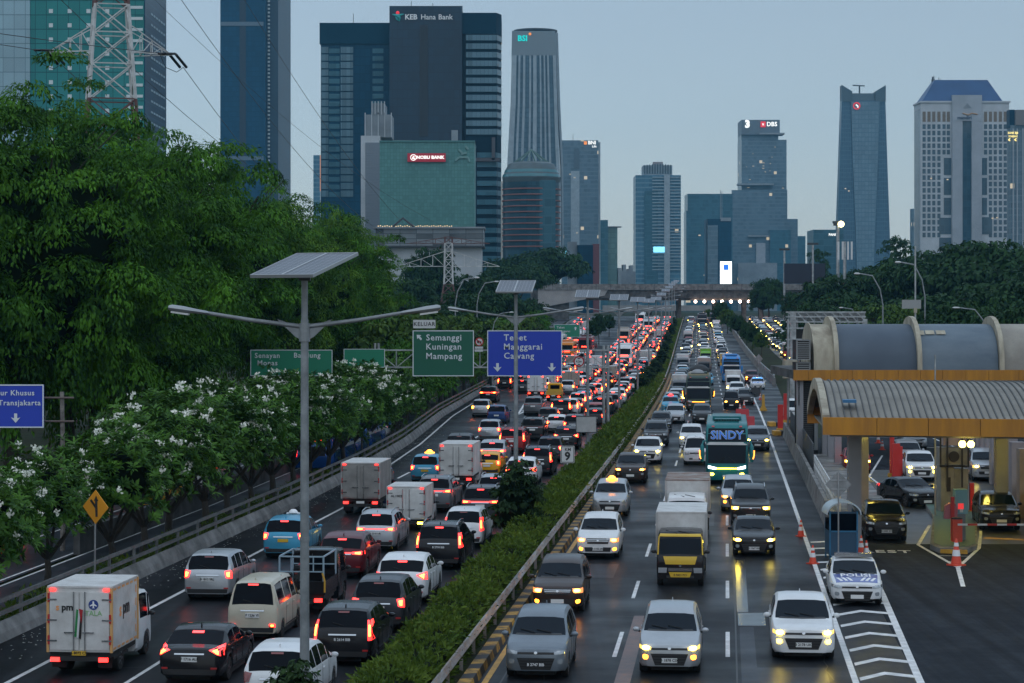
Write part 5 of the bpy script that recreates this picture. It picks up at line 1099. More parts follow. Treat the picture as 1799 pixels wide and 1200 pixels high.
g_grey = grid_mat('tower_slate_glass', (.11,.165,.20), (.14,.20,.235), 3.0, 3.8, .1, .9, .3, .16, tint=.3, lit=.012)
g_tealdk = grid_mat('tower_teal_dark', (.04,.115,.15), (.055,.135,.17), 3.0, 3.8, .12, .6, .3, .16, tint=.3, lit=.004)
g_telk = grid_mat('tower_steel_glass', (.14,.22,.27), (.09,.16,.205), 3.0, 4.0, .3, .6, .3, .16, tint=.2)
g_telk2 = grid_mat('tower_steel_dark', (.055,.115,.165), (.10,.175,.225), 1.6, 4.0, .3, .5, .3, .16, tint=.2)
g_win = grid_mat('window_dark_blue', (.035,.075,.105), (.06,.10,.12), 2.3, 3.9, .2, .25, .15, .5, tint=.4)
white_c = P('cladding_white', (.46,.49,.51), .75, var=.15, scale=.08); grey_c = P('cladding_grey', (.24,.27,.29), .8, var=.2, scale=.1)
# teal tower at the edge
B = Bld('glass_tower', 'tall teal glass tower with a pale corner behind the lattice pylon', 'tower', 120, 620)
B.block('curtain_wall', 53, 253, -190, None, g_teal, 0, 38); B.block('pale_wall', -160, 53, -190, None, g_pale, -.4, 38)
s_ = MB().box(B.x(253), B.x(253)+.3, .02, 38, -1, B.z(-190)).obj('side_wall', g_side, B.r)
wh = P('panel_white', (.55,.62,.62), .4)
for k in range(11):
    for q, px in enumerate((86, 119, 152, 185)): MB().box(B.x(px), B.x(px+7), -.12, .02, B.z(-9.5+25*k+7), B.z(-9.5+25*k)).obj('spandrel_panel', wh, B.r)
for k in range(14):
    y = 10+k*19.5
    MB().box(B.x(222), B.x(251), -.14, .02, B.z(y+5), B.z(y)).obj('spandrel_panel', wh, B.r)
    m_ = MB()
    for j in range(6): m_.box(B.x(253)+.31, B.x(253)+.4, 10+j*4.4, 13+j*4.4, B.z(y+7), B.z(y+3.5))
    m_.obj('window_row', P('window_pale', (.30,.42,.48), .3) if 'window_pale' not in MATS else MATS['window_pale'], B.r)
# dark blue slab
B = Bld('residential_tower', 'very tall dark blue slab tower with a balcony edge', 'tower', 435, 1500)
B.block('curtain_wall', 387, 466, -60, None, g_navy, 0, 60); B.block('wing', 466.5, 486, -60, None, P('wing_navy', (.012,.045,.075), .5), 10, 95)
for y in (38, 274): B.block('refuge_floor', 388, 463, y, y+7, P('refuge_%d' % y, (.10,.15,.19), .6), -.5, 1)
B.block('recess', 421, 432, -60, 330, P('recess_navy', (.006,.024,.045), .5), -.35, 1)
for k in range(56): MB().box(B.x(468), B.x(471.5), 8.5, 10, B.z(-50+k*6.7+3), B.z(-50+k*6.7)).obj('balcony', MATS['panel_white'], B.r)
# sliver with an orange edge
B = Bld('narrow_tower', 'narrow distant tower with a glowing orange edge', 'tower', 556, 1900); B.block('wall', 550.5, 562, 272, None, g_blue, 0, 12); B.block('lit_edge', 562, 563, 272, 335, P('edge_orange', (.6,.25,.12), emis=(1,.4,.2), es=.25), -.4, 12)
# the dark bank towers
B = Bld('bank_tower', 'black-blue twin bank tower with white lettering on its crown', 'tower', 720, 1040)
B.block('low_wing', 563, 690, 76, None, g_keb2, 2, 42); B.block('crown_band', 561, 690, 39, 76, P('crown_navy', (.004,.036,.062), .7, spec=.1), 1.2, 42)
for p0, p1, nm in ((563.5, 576.5, 'b'), (577.5, 596, 'd'), (598, 620, 'b'), (654, 673, 'd')):
    for k in range(20 if p0 < 640 else 8):
        y = 80+k*13.3; B.block('window_band', p0, p1, y+1.2 if nm == 'b' else y+4, y+12.2, g_band if nm == 'b' else MATS['tower_teal_dark'], 1.5 if nm == 'b' else 1.7, 2.6)
B.block('main_tower', 685, 812, 12, None, g_keb, -4, 40)
B.block('recess', 738, 752, 45, 240, P('recess_dark', (.010,.016,.022), .6), -4.3, -3); B.poly('east_wing', [(812,-1),(818,-2),(818,40),(812,40)], 30, None, P('slot_dark', (.003,.010,.018), .5))
B.poly('crown', [(812,-2.2),(872,-2.2),(881,5),(881,40),(812,40)], 23, 60, P('crown_dark', (.003,.028,.050), .7, spec=.1))
B.poly('east_tower', [(818,-1.6),(873,-1.6),(880,5),(880,40),(818,40)], 60, None, P('east_dark', (.002,.015,.028), .7, spec=.1))
for k in range(12):
    y = 62+k*15; B.poly('window_band', [(819,-2.6),(873.5,-2.6),(881,4.6),(881,10),(819,10)], y, y+9.6, g_band)
for k in range(13):
    y = 268+k*16.5; B.poly('window_band', [(838,-2.4),(872,-2.4),(880.4,4.8),(880.4,10),(838,10)], y, y+9, g_tealdk)
for p0, p1, y0, y1 in ((832,835,250,284),(864,870,242,282),(832,878,278,284)): B.block('frame_beam', p0, p1, y0, y1, P('beam_brown%d' % p0, (.06,.055,.06), .6), -4.5, -2)
B.text('KEB', 723, 32, 9.2, LETW, .03, -4.7); B.text('Hana', 753, 32, 9.2, LETW, .01, -4.7); B.text('Bank', 783, 32, 9.2, LETW, .012, -4.7)
MB().tube([(B.x(690),-4.6,B.z(27)),(B.x(697),-4.6,B.z(29)),(B.x(702),-4.6,B.z(29)),(B.x(710),-4.6,B.z(26.5))], [.2,.7,.7,.2], 8).tube([(B.x(699),-4.6,B.z(30)),(B.x(703),-4.6,B.z(33)),(B.x(702.5),-4.6,B.z(39))], [.8,.7,.25], 8).tube([(B.x(696),-4.6,B.z(31)),(B.x(698),-4.6,B.z(35)),(B.x(701),-4.6,B.z(38))], [.3,.5,.2], 8).obj('emblem', LETT, B.r)
MB().lathe([(.2,-.4),(.85,0),(.2,.4)], 'y', (B.x(699.5),-4.6,B.z(24.3)), 12).obj('emblem_dot', SIGNR, B.r)
mb = MB()
for p, y0, y1 in ((620,22,39),(722,0,12),(808,8,12),(812,8,24),(760,4,12)): mb.box(B.x(p)-.12, B.x(p)+.12, 3, 3.3, B.z(y1), B.z(y0))
mb.obj('antenna', steel_d, B.r)
B.lights([(698,140),(752,139),(740,229),(724,216)], w=3, h=1.2); B.lights([(720,212),(728,214)], w=9, h=4, col=P('window_warm_dim', (.1,.1,.1), emis=(.9,.7,.5), es=.12)); B.lights([(840,146),(828,141),(855,228),(842,362)], w=3, h=3); B.lights([(838,357)], w=18, h=6, col=P('window_green', (.2,.2,.1), emis=(.8,.9,.4), es=.35))
# stepped stone tower
B = Bld('stepped_tower', 'pale stepped tower with vertical fins beside the teal bank block', 'tower', 660, 860)
B.block('wall', 634, 668, 238, None, white_c, 0, 25); B.block('louvre_wall', 642, 668, 250, None, P('louvre_grey', (.13,.16,.19), .6, col2=(.20,.23,.26), scale=1, stretch=(.05,.05,4)), -.4, 1)
for p0, p1, y0, y1 in ((641,687,200,240),(653,675,180,200)):
    B.block('tier', p0, p1, y0, y1, grey_c, 2, 20)
    k = p0
    while k <= p1: B.block('fin', k-.7, k+.7, y0-3, y1, white_c, 1.2, 2.4); k += (p1-p0)/4
# teal net clad bank block
B = Bld('bank_block', 'square teal green bank block carrying a red name board', 'office block', 750, 800)
B.block('wall', 667, 833.5, 249, None, g_nobu, 0, 30); B.block('parapet', 666.4, 834.2, 246.5, 249, P('parapet_teal', (.07,.20,.19), .7), -.4, 30.5)
sb_ = B.block('name_board', 716, 783, 269, 284, P('board_red', (.36,.012,.03), .4, emis=(.6,.01,.03), es=.12), -.9, -.02); B.text('NOBU BANK', 756, 276.5, 5.6, SIGNW, .035, -1.1, sx=1.08)
MB().lathe([(.9,-.1),(1.15,-.1),(1.15,.1),(.9,.1)], 'y', (B.x(726.5),-1.05,B.z(276.5)), 16, 0, True).tube([(B.x(725),-1.1,B.z(279)),(B.x(727.5),-1.1,B.z(274))], .25, 6).tube([(B.x(726),-1.1,B.z(276)),(B.x(728.5),-1.1,B.z(279.5))], .22, 6).obj('emblem', SIGNW, B.r)
B.block('roof_hut', 792, 803, 225, 247, grey_c, 8, 12); B.block('roof_hut', 690, 722, 243, 247, grey_c, 8, 14)
mb = MB()
for a_, b_ in (((806,262),(812,268)),((818,256),(823,262)),((800,282),(806,276)),((806,276),(822,276)),((822,276),(824,284)),((810,270),(820,268))): mb.bar((B.x(a_[0]),-.15,B.z(a_[1])), (B.x(b_[0]),-.15,B.z(b_[1])), .7)
mb.obj('faded_emblem', P('emblem_pale', (.16,.30,.28), .6), B.r)
# latticed podium
B = Bld('podium_building', 'long low patchwork fronted building strung with small lights before the teal block', 'building', 760, 700)
tile = grid_mat('panel_patchwork', (.15,.17,.18), (.07,.08,.085), 5.2, 1.6, .2, .2, .6, .3, tint=1.3); B.block('front_panel', 660, 850, 401, 432, tile, 0, 25); B.block('wall', 665, 846, 433, None, white_c, 2, 24); B.block('eave', 655, 852, 398, 401, grey_c, -.6, 25); B.block('eave', 660, 851, 431, 434, steel_d, -.6, 25)
B.lights([(664+k*3.9, 396.2-.8*math.sin(k*2.1)) for k in range(34)], w=1.4, h=1.4, col=P('string_light', (.5,.4,.3), emis=(1,.66,.3), es=1.6))
MB().tube([(B.x(690),-.5,B.z(398)), (B.x(708),-.5,B.z(383)), (B.x(727),-.5,B.z(398))], .35, 6).obj('entrance_gable', steel_d, B.r)
# white block
B = Bld('white_building', 'thin cream building squeezed beside the round tower', 'building', 888, 1000); B.block('wall', 880, 894, 318, None, P('wall_cream', (.52,.50,.44), .8, var=.15, scale=.3), 0, 20)
for k in range(13): B.block('window_band', 882, 894.2, 343+k*8, 346+k*8, P('band_cream', (.30,.30,.28), .6) if 'band_cream' not in MATS else MATS['band_cream'], -.3, 1)
B.block('window', 883, 887, 322, 329, g_win, -.3, 1); B.block('window', 887, 890, 331, 334, g_win, -.3, 1)
# flared grey tower
B = Bld('bank_tower', 'flared grey tower with vertical piers and teal lit letters', 'tower', 938, 1700)
lv = [(55,900,975),(97,899,976.5),(180,897,979),(260,892.5,982),(290,891,983.5),(360,888,986),(480,888,986)]
B.taper('shaft', lv, 0, 34, g_bsi); B.taper('flank', [(56,975.5,980.5),(180,980,984.5),(290,986,989.5),(480,988.5,991)], 4, 34, c_bsi); B.taper('crown_wall', [(54,899.5,975.5),(97,898.6,977)], -.5, 34.3, P('crown_grey', (.19,.235,.255), .7))
for f0, f1 in ((.0,.11),(.155,.20),(.26,.31),(.40,.44),(.485,.56),(.63,.665),(.72,.755),(.80,.84),(.93,1.)):
    B.taper('pier', [(y, a+(b-a)*f0, a+(b-a)*f1) for y, a, b in lv[1:]], -1.3, .2, c_bsi)
MB().lathe([(12,0),(17,1.5),(17,2.6),(11,3)], 'z', (B.x(941),17,B.z(54.5)), 24).obj('helipad', steel_d, B.r); MB().bar((B.x(911),10,B.z(56)), (B.x(908),10,B.z(48)), .8).bar((B.x(908),10,B.z(50)), (B.x(913),10,B.z(51.5)), .6).obj('crane_arm', steel_d, B.r)
B.text('BSI', 918, 67.5, 10, SIGNT, .03, -.9); MB().lathe([(.3,-.2),(1.1,0),(.3,.2)], 'y', (B.x(931),-1,B.z(59.5)), 8).obj('emblem_star', SIGNO, B.r)
# round tower
B = Bld('round_tower', 'round glass tower with a ribbed cone roof in front of the flared grey tower', 'tower', 934, 950)
cxr = B.x(934); rad = 50.5*950/F; cylm = grid_mat('drum_glass', (.018,.060,.085), (.012,.045,.065), 2.0, 3.9, .2, .4, .3, .16, tint=.5)
MB().lathe([(rad,-1),(rad,B.z(322)),(rad*.99,B.z(314))], 'z', (cxr,rad,0), 40).obj('drum', cylm, B.r, 40); MB().lathe([(rad*1.0,B.z(318)),(rad*1.03,B.z(310)),(rad*.93,B.z(296)),(rad*.80,B.z(285)),(rad*.62,B.z(281.5)),(rad*.1,B.z(280))], 'z', (cxr,rad,0), 40).obj('dome', P('dome_grey', (.07,.105,.115), .5, var=.3, scale=.1), B.r, 30)
for zz in (306, 298): MB().lathe([(rad*(1.035 if zz == 306 else .965),B.z(zz+2.6)),(rad*(1.0 if zz == 306 else .93),B.z(zz-2.6))], 'z', (cxr,rad,0), 40).obj('dome_glazing', P('dome_glass%d' % zz, (.05,.17,.19), .2), B.r, 40)
mb = MB()
for k in range(14): a = 2*math.pi*k/14; mb.bar((cxr+rad*.66*math.cos(a), rad+rad*.66*math.sin(a), B.z(283)), (cxr, rad, B.z(258)), .28)
mb.obj('cone_rib', P('rib_green', (.10,.19,.17), .5), B.r)
for k in range(11): MB().lathe([(rad+.05,B.z(331.5+k*10.2)),(rad+.45,B.z(331+k*10.2)),(rad+.45,B.z(329.2+k*10.2)),(rad+.05,B.z(329+k*10.2))], 'z', (cxr,rad,0), 40).obj('floor_band', P('band_red', (.24,.10,.085), .6) if 'band_red' not in MATS else MATS['band_red'], B.r, 30)
MB().box(-12, 12.5, -.5, .5, B.z(445), B.z(316)).xform(Matrix.Translation((cxr+5, 1.0, 0)) @ Matrix.Diagonal((.42,1,1,1))).obj('bay', g_tealdk, B.r)
# grey-blue tower with lit sign
B = Bld('bank_tower', 'grey-blue tower with small lit gold letters at its top corner', 'tower', 1020, 2000)
B.block('curtain_wall', 987, 1051, 246, None, g_grey, 0, 30); B.block('flank', 1051, 1055, 249, None, c_bsi, 2, 30); B.block('recess', 1008, 1018, 260, 297, P('recess_bni', (.075,.115,.14), .6), -.5, 1); B.block('strip', 1003, 1018, 300, 480, c_bsi, -.4, 1)
B.text('BNI', 1040, 250.5, 6.4, SIGNW, .02, -.9); B.text('Life', 1044, 257, 4, SIGNW, .01, -.9); B.block('emblem', 1026, 1031, 248, 253.5, SIGNO, -.9, -.1)
B.lights([(1000,305),(1012,408),(1008,311),(1003,440)], w=3, h=1.4); B.block('antenna', 1006.6, 1007.2, 234, 246, steel_d, 4, 5)
B = Bld('office_block', 'small sea-green office block with a rooftop canopy below the skyline', 'office block', 1070, 1500); B.block('wall', 1055, 1068, 386, None, g_tealdk, 0, 20); B.block('wall', 1068, 1085, 398, None, grid_mat('seagreen', (.07,.16,.155), (.05,.12,.12), 3, 3.6, .2, .5), 2, 24); B.block('roof_canopy', 1066, 1092, 397, 398.4, grey_c, 0, 14)
B = Bld('office_block', 'low dark block with a dull red side wall near the overpass', 'office block', 1025, 1100); B.block('wall', 1014, 1042, 430, None, g_keb2, 0, 14); B.block('red_wall', 1042, 1053, 428, None, P('wall_red', (.16,.05,.055), .7), .5, 14); B.block('annex', 998, 1014, 424, None, grey_c, 2, 14); B.lights([(992,440),(992,448)], w=4, h=5, col=LED_B)
B = Bld('low_building', 'hazy low row of rooftops beyond the overpass', 'building', 1100, 1500)
for k in range(7): B.block('wall', 1086+k*4.6, 1091.5+k*4.6, 470+6*math.sin(k*2.3), None, grey_c, k*3, 20+k*3)
# banded blue tower
B = Bld('office_tower', 'banded blue tower with a fluted crown rising over the overpass', 'tower', 1157, 1900)
B.block('wall', 1117, 1196.5, 307, None, g_blue, 2, 40); B.block('crown', 1131, 1182, 289, 307, c_bsi, 6, 34); B.block('roof_hut', 1149, 1166, 282.5, 289, P('hut_pink', (.24,.22,.22), .7), 10, 20)
k = 1132
while k < 1182: B.block('crown_fin', k, k+2.2, 286+abs(k-1157)*.12, 304, P('fin_dark', (.06,.10,.12), .6) if 'fin_dark' not in MATS else MATS['fin_dark'], 5.2, 6.2); k += 4.6
B.block('core_strip', 1167, 1177, 306, None, c_bsi, 0, 3); B.block('east_wall', 1132, 1156, 335, None, g_tealdk, 1.2, 3)
for k in range(30): B.block('floor_band', 1146, 1167, 310+k*5.6, 311.6+k*5.6, P('band_pale', (.27,.36,.40), .5) if 'band_pale' not in MATS else MATS['band_pale'], .5, 1.9); B.block('floor_band', 1177.5, 1196.6, 310+k*5.6, 311.6+k*5.6, MATS['band_pale'], .8, 2.4)
B.block('led_screen', 1148, 1167.5, 433, 443, LED_B, -.6, .4)
B = Bld('office_tower', 'dark teal slab tower beside the grey stepped tower', 'tower', 1245, 2200); B.block('wall', 1208, 1287, 340, None, g_tealdk, 0, 40); B.block('wing', 1205.5, 1212, 370, None, g_tealdk, -1, 30); B.lights([(1227,412),(1236,482),(1242,438)], w=4, h=2)
B = Bld('office_tower', 'slim dark tower with twin antenna masts above a bright screen', 'tower', 1267, 1800); B.block('wall', 1243, 1285, 384, None, g_keb2, 0, 30); B.block('wall', 1243, 1261, 395, None, g_grey, -.8, 10); B.block('crown_sign', 1266, 1284, 382, 388, grey_c, -1, 2)
MB().box(B.x(1266.4), B.x(1267.2), 5, 6, B.z(384), B.z(333)).obj('antenna', grey_c, B.r); MB().box(B.x(1269), B.x(1269.8), 5, 6, B.z(384), B.z(335)).obj('antenna', grey_c, B.r)
B = Bld('led_billboard', 'tall bright white screen glowing just above the overpass', 'billboard', 1275, 1500); B.block('screen', 1265.5, 1285.5, 459, 498, LED_W, 0, 1.2); B.block('picture', 1271, 1280, 464, 474, LED_D, -.3, 0); B.block('column', 1273, 1278, 498, None, steel_d, .3, 1.2)
# stepped grey bank tower
B = Bld('bank_tower', 'stepped grey office tower with a lit round white emblem and red badge', 'tower', 1335, 2300)
B.block('crown', 1303, 1370, 210, 236, P('crown_slate', (.12,.155,.18), .6), 0, 40); B.block('wall', 1303, 1382, 245, None, g_grey, .5, 42); B.block('terrace', 1303, 1368, 236, 245, MATS['tower_slate_glass'], 3, 40); B.block('terrace_roof', 1334, 1378, 233, 236, grey_c, -2, 20)
B.block('wing', 1285, 1382, 334, None, g_grey, -6, .4); B.block('wing_roof', 1295, 1358, 322.5, 325.5, grey_c, -8, 6); B.block('wing_roof', 1313, 1352, 413, 416, grey_c, -9, -5)
B.block('annex', 1383, 1402, 384, None, g_grey, 2, 30); B.block('annex', 1351, 1387, 404, None, g_tealdk, -10, -4); B.block('annex', 1402, 1416, 414, None, g_tealdk, 4, 30); B.block('annex', 1295, 1362, 462, None, grey_c, -16, -8); B.block('panel_wall', 1327, 1343, 427, 462, c_light, -9, -6)
B.text('3', 1313, 218, 12.5, SIGNW, .06, -.8); B.block('badge', 1336, 1345, 213, 223, SIGNR, -.8, 0); B.text('x', 1340.5, 217.6, 5, SIGNW, .02, -1); B.text('DBS', 1356, 218, 7.6, SIGNW, .02, -.8)
random.seed(11)
for k in range(14): B.lights([(uni(1310, 1374), uni(250, 330))], w=uni(1, 4), h=.8)
for k in range(16): B.lights([(uni(1290, 1374), uni(336, 470))], w=uni(1, 4), h=.8, col=None); 
mb = MB()
for p, y0, y1 in ((1325,262,300),): pass
# dark small block
B = Bld('office_block', 'low dark blue block with white letters below the flared glass tower', 'office block', 1455, 1400); B.block('wall', 1429, 1482, 403, None, g_tealdk, 0, 30); B.text('PANI', 1462, 412, 4.2, SIGNW, .03, -.6)
# flared glass tower
B = Bld('glass_tower', 'flared steel-blue glass tower with horned top corners and a red ring emblem', 'tower', 1516, 2000)
lv = [(150,1479,1555.5),(190,1478.5,1556),(300,1475,1559.5),(400,1471.5,1563),(500,1468,1566)]
B.taper('shaft', [(176,1479,1555.5)]+lv[1:], 0, 12, g_telk2); B.taper('front_facet', [(178,1495,1545),(280,1498,1542),(400,1503,1537),(500,1506,1534)], -1.5, .5, g_telk)
for a_, b_, sg in ((1479,1497,1),(1538,1556,-1)):
    mb = MB(); p = [(B.x(a_),B.z(149 if sg > 0 else 160)),(B.x(b_),B.z(160 if sg > 0 else 149)),(B.x(b_),B.z(178)),(B.x(a_),B.z(178))]; mb.prism(p, -.8, 12, 'y').obj('horn', P('horn_steel', (.06,.10,.12), .6) if 'horn_steel' not in MATS else MATS['horn_steel'], B.r)
pass; B.block('screen_wall', 1497, 1538, 163, 178, P('screen_steel', (.085,.125,.145), .6), 2, 3)
MB().bar((B.x(1513),10,B.z(163)), (B.x(1513),10,B.z(149)), 1.0).bar((B.x(1501),10,B.z(147.5)), (B.x(1522),10,B.z(148.5)), 1.0).obj('roof_crane', steel_d, B.r)
MB().lathe([(2.4,-.3),(3.3,-.3),(3.3,.3),(2.4,.3)], 'y', (B.x(1504.5),-2,B.z(186)), 20, 0, True).obj('emblem', SIGNR, B.r); MB().tube([(B.x(1503),-2.4,B.z(184)),(B.x(1506),-2.4,B.z(186)),(B.x(1506.5),-2.4,B.z(189))], .6, 6).obj('emblem_arc', SIGNW, B.r)
B.lights([(1490,334),(1501,334),(1532,410),(1484,330)], w=2.5, h=2)
# windowed bank tower with blue roof
B = Bld('bank_tower', 'broad pale tower with rows of square windows under a blue mansard roof', 'tower', 1690, 1400)
B.block('wall', 1618, 1672, 179, None, white_c, 0, 24); B.block('wall', 1724, 1773, 179, None, white_c, 0, 24); [MB().box(B.x(1618)-.15, B.x(1618), 4+k*4, 6.4+k*4, -1, B.z(190)).obj('flank_glass', g_win, B.r) for k in range(5)]
B.block('pier', 1672, 1690, 212, None, c_light, -2, 22); B.block('pier', 1706, 1724, 212, None, c_light, -2, 22); B.block('pediment', 1672, 1724, 167, 212.2, c_light, -2.2, 22); B.block('tall_window', 1690, 1706, 212, None, g_win, -.6, 22); B.block('cornice', 1616, 1775, 177, 180, white_c, -.8, 24.8)
rv = [(1620,177.4),(1761,177.4),(1739,138),(1645,138)]
mb = MB().add([(B.x(1620),-.4,B.z(177.2)),(B.x(1761),-.4,B.z(177.2)),(B.x(1761),24,B.z(177.2)),(B.x(1620),24,B.z(177.2)),(B.x(1646),7,B.z(138)),(B.x(1739),7,B.z(138)),(B.x(1739),17,B.z(138)),(B.x(1646),17,B.z(138))], [(0,1,5,4),(1,2,6,5),(2,3,7,6),(3,0,4,7),(4,5,6,7),(3,2,1,0)])
mb.obj('mansard_roof', P('roof_blue', (.010,.060,.17), .45, var=.2, scale=.1), B.r)
B.text('mandiri', 1693, 207, 6, LETD, .03, -2.6); MB().tube([(B.x(1690),-2.4,B.z(199)),(B.x(1700),-2.4,B.z(202)),(B.x(1706),-2.4,B.z(199)),(B.x(1716),-2.4,B.z(201))], .45, 6).obj('emblem_wave', P('wave_ochre', (.40,.24,.13), .5), B.r)
MB().prism([(B.x(1690),B.z(190)),(B.x(1706),B.z(190)),(B.x(1701),B.z(185)),(B.x(1698),B.z(181)),(B.x(1695),B.z(185))], -2.4, -2.1, 'y').obj('emblem', grey_c, B.r)
mb = MB()
for k in range(16): a_ = uni(1642, 1660); b_ = uni(128, 140); mb.box(B.x(a_)-.15, B.x(a_)+.15, 12+k*.3, 12.3+k*.3, B.z(140), B.z(b_))
mb.obj('antenna_cluster', steel_d, B.r)
wn = MB().box(-.98, .98, -.12, .04, -1.45, 1.45).mesh('window', g_win); n = 0; rest = MB(); wf = MB().box(-.98,.98,-.12,.04,-3.2,3.2).mesh('window', P('window_ochre', (.16,.12,.08), .4)); 
for cols in ((1623.5,1632,1640.5,1649.5,1658.5,1666), (1731.5,1740,1748.5,1757.5,1766)):
    for ci, cpx in enumerate(cols):
        o = bpy.data.objects.new('window', wf); C.objects.link(o); o.parent = B.r; o.location = (B.x(cpx), -.02, B.z(204.5))
        for k in range(18):
            y = 222+k*11.2
            big_ = (cpx in (1658.5, 1666, 1731.5) and k > 4)
            if big_: continue
            if n < 88: o = bpy.data.objects.new('window', wn); C.objects.link(o); o.parent = B.r; o.location = (B.x(cpx), -.02, B.z(y)); n += 1
            else: rest.box(B.x(cpx)-.98, B.x(cpx)+.98, -.14, .04, B.z(y)-1.45, B.z(y)+1.45)
o = rest.obj('window', g_win, B.r); o['kind'] = 'stuff'
for p0, p1, y0, y1 in ((1658,1671,277,307),(1658,1671,312,342),(1658,1671,347,377),(1650,1671,382,411),(1724.5,1734,277,307),(1724.5,1734,312,342),(1724.5,1734,347,377),(1724.5,1743,381,411),(1650,1671,417,440)): B.block('bay_window', p0, p1, y0, y1, g_win, -.25, 1)
B.lights([(1634,312),(1663,314),(1742,382),(1750,381)], w=3, h=2)
B = Bld('office_tower', 'dark tower with glowing yellow letters cut by the picture edge', 'tower', 1795, 1300); B.block('wall', 1780, 1845, 218, None, g_grey, 6, 16); B.block('crown', 1788, 1845, 191, 218, P('crown_brown', (.17,.16,.155), .7), 5, 16); B.block('crown', 1779, 1788, 190, 222, g_keb2, 8, 16)
for p in (1783, 1790, 1800): B.block('fin', p, p+2, 224, None, c_light, 5.4, 6.2)
YL = P('sign_yellow', (.8,.6,.1), emis=(1,.8,.3), es=1.2); B.text('BANK BJB', 1783, 232, 3.6, YL, .03, 5, sx=.85); B.text('SYARIAH', 1783, 238, 3.4, YL, .03, 5, sx=.85)
for p in (1775, 1786): MB().bar((B.x(p+3),5,B.z(241.5)), (B.x(p),5,B.z(244)), .5).bar((B.x(p),5,B.z(244)), (B.x(p+3),5,B.z(246)), .5).obj('emblem', YL, B.r)
B = Bld('office_tower', 'sliver of a hazy block beside the pale windowed tower', 'tower', 1605, 1900); B.block('wall', 1602.5, 1607, 366, None, g_grey, 0, 10)
# ================================================================ lamp posts, signs, gantries
pv_m = bpy.data.materials.new('solar_cells'); pv_m.use_nodes = True; t = pv_m.node_tree; b = t.nodes['Principled BSDF']
tc = N(t, 'ShaderNodeTexCoord'); bk = N(t, 'ShaderNodeTexBrick'); bk.offset = 0; bk.inputs['Scale'].default_value = 1; bk.inputs['Brick Width'].default_value = .155; bk.inputs['Row Height'].default_value = .155; bk.inputs['Mortar Size'].default_value = .006
bk.inputs['Color1'].default_value = (.055,.065,.085,1); bk.inputs['Color2'].default_value = (.065,.075,.095,1); bk.inputs['Mortar'].default_value = (.28,.29,.30,1); t.links.new(tc.outputs['Object'], bk.inputs[0]); t.links.new(bk.outputs[0], b.inputs['Base Color']); b.inputs['Roughness'].default_value = .35
alu = P('aluminium', (.42,.43,.44), .4, .7); lamp_grey = P('lamp_head_grey', (.30,.32,.33), .4, .4); lens = P('lamp_lens', (.55,.56,.55), .3)
def solar_post(yaw=.15, hh=11.0):
    r = bpy.data.objects.new('solar_lamp_post', None)
    MB().tube([(0,0,-.3),(0,0,5),(0,0,9.75),(0,0,9.95)], [.115,.10,.085,.085], 12).tube([(0,0,9.95),(0,0,hh)], .075, 10).tube([(0,0,4.95),(0,0,5.05)], .115, 12).obj('pole', pole_m, r, 50, link=False)
    MB().tube([(0,0,9.45),(0,0,9.86)], .125, 12).prism([(-.62,9.95),(-.1,9.78),(-.1,9.5),(-.2,9.55)], -.02, .02, 'y').prism([(.62,9.95),(.1,9.78),(.1,9.5),(.2,9.55)], -.02, .02, 'y').obj('bracket', pole_m, r, link=False)
    for sg in (1, -1):
        MB().tube([(0,0,9.78),(sg*1.2,0,9.93),(sg*2.25,0,10.10)], [.055,.05,.045], 8).obj('arm', pole_m, r, 50, link=False)
        h = MB().lathe([(.03,0),(.07,.05),(.09,.3),(.11,.45),(.13,.6),(.13,.85),(.08,.92)], 'x', (0,0,0), 10).xform(Matrix.Translation((sg*2.15,0,10.09)) @ Matrix.Rotation(-sg*R(8), 4, 'Y') @ Matrix.Diagonal((sg,1.25,.6,1))).obj('lamp_head', lamp_grey, r, 50, link=False)
        MB().box(-.2,.2,-.12,.12,-.02,.02).xform(Matrix.Translation((sg*2.80,0,10.09)) @ Matrix.Rotation(-sg*R(8), 4, 'Y')).obj('lamp_lens', lens, h, link=False)
    M_ = Matrix.Translation((0,0,hh+.18)) @ Matrix.Rotation(yaw, 4, 'Z') @ Matrix.Rotation(R(15), 4, 'X')
    for k in (0, 1):
        p = MB().box(-.80 if k == 0 else .01, -.01 if k == 0 else .80, -1.0, 1.0, -.005, .02).obj('solar_panel', pv_m, r, link=False); p.matrix_local = M_
        x0, x1 = (-.82, 0) if k == 0 else (0, .82)
        MB().box(x0, x1, -1.02, -.985, -.045, .03).box(x0, x1, .985, 1.02, -.045, .03).box(x0, x0+.03, -.985, .985, -.045, .03).box(x1-.03, x1, -.985, .985, -.045, .03).box(x0+.03, x1-.03, -.985, .985, -.05, -.03).obj('panel_frame', alu, p, link=False)
    MB().bar((-.5,0,hh-.02),(.5,0,hh+.06),.05).box(-.13,.13,-.1,.1,hh-.18,hh+.02).obj('panel_mount', steel_d, r, link=False); return r
SP = [solar_post(-.46), solar_post(-.10)]
for k in range(13):
    Y = (50, 100, 152, 200, 250, 300, 350, 400, 450, 500, 550, 600, 650)[k]
    lab = ['tallest solar lamp post rising in front of the flowering trees', 'solar lamp post in front of the blue direction sign', 'solar lamp post carrying a blank grey board', 'solar lamp post just beyond the gantry pole'][k] if k < 4 else f'solar panel lamp post, {ordinal(k-3)} beyond the gantry pole row, over the climbing median'
    dup(SP[0 if k == 0 else 1], pt(0 if k else -.02, Y), 0, lab, 'solar lamp posts along the median')['category'] = 'lamp post'
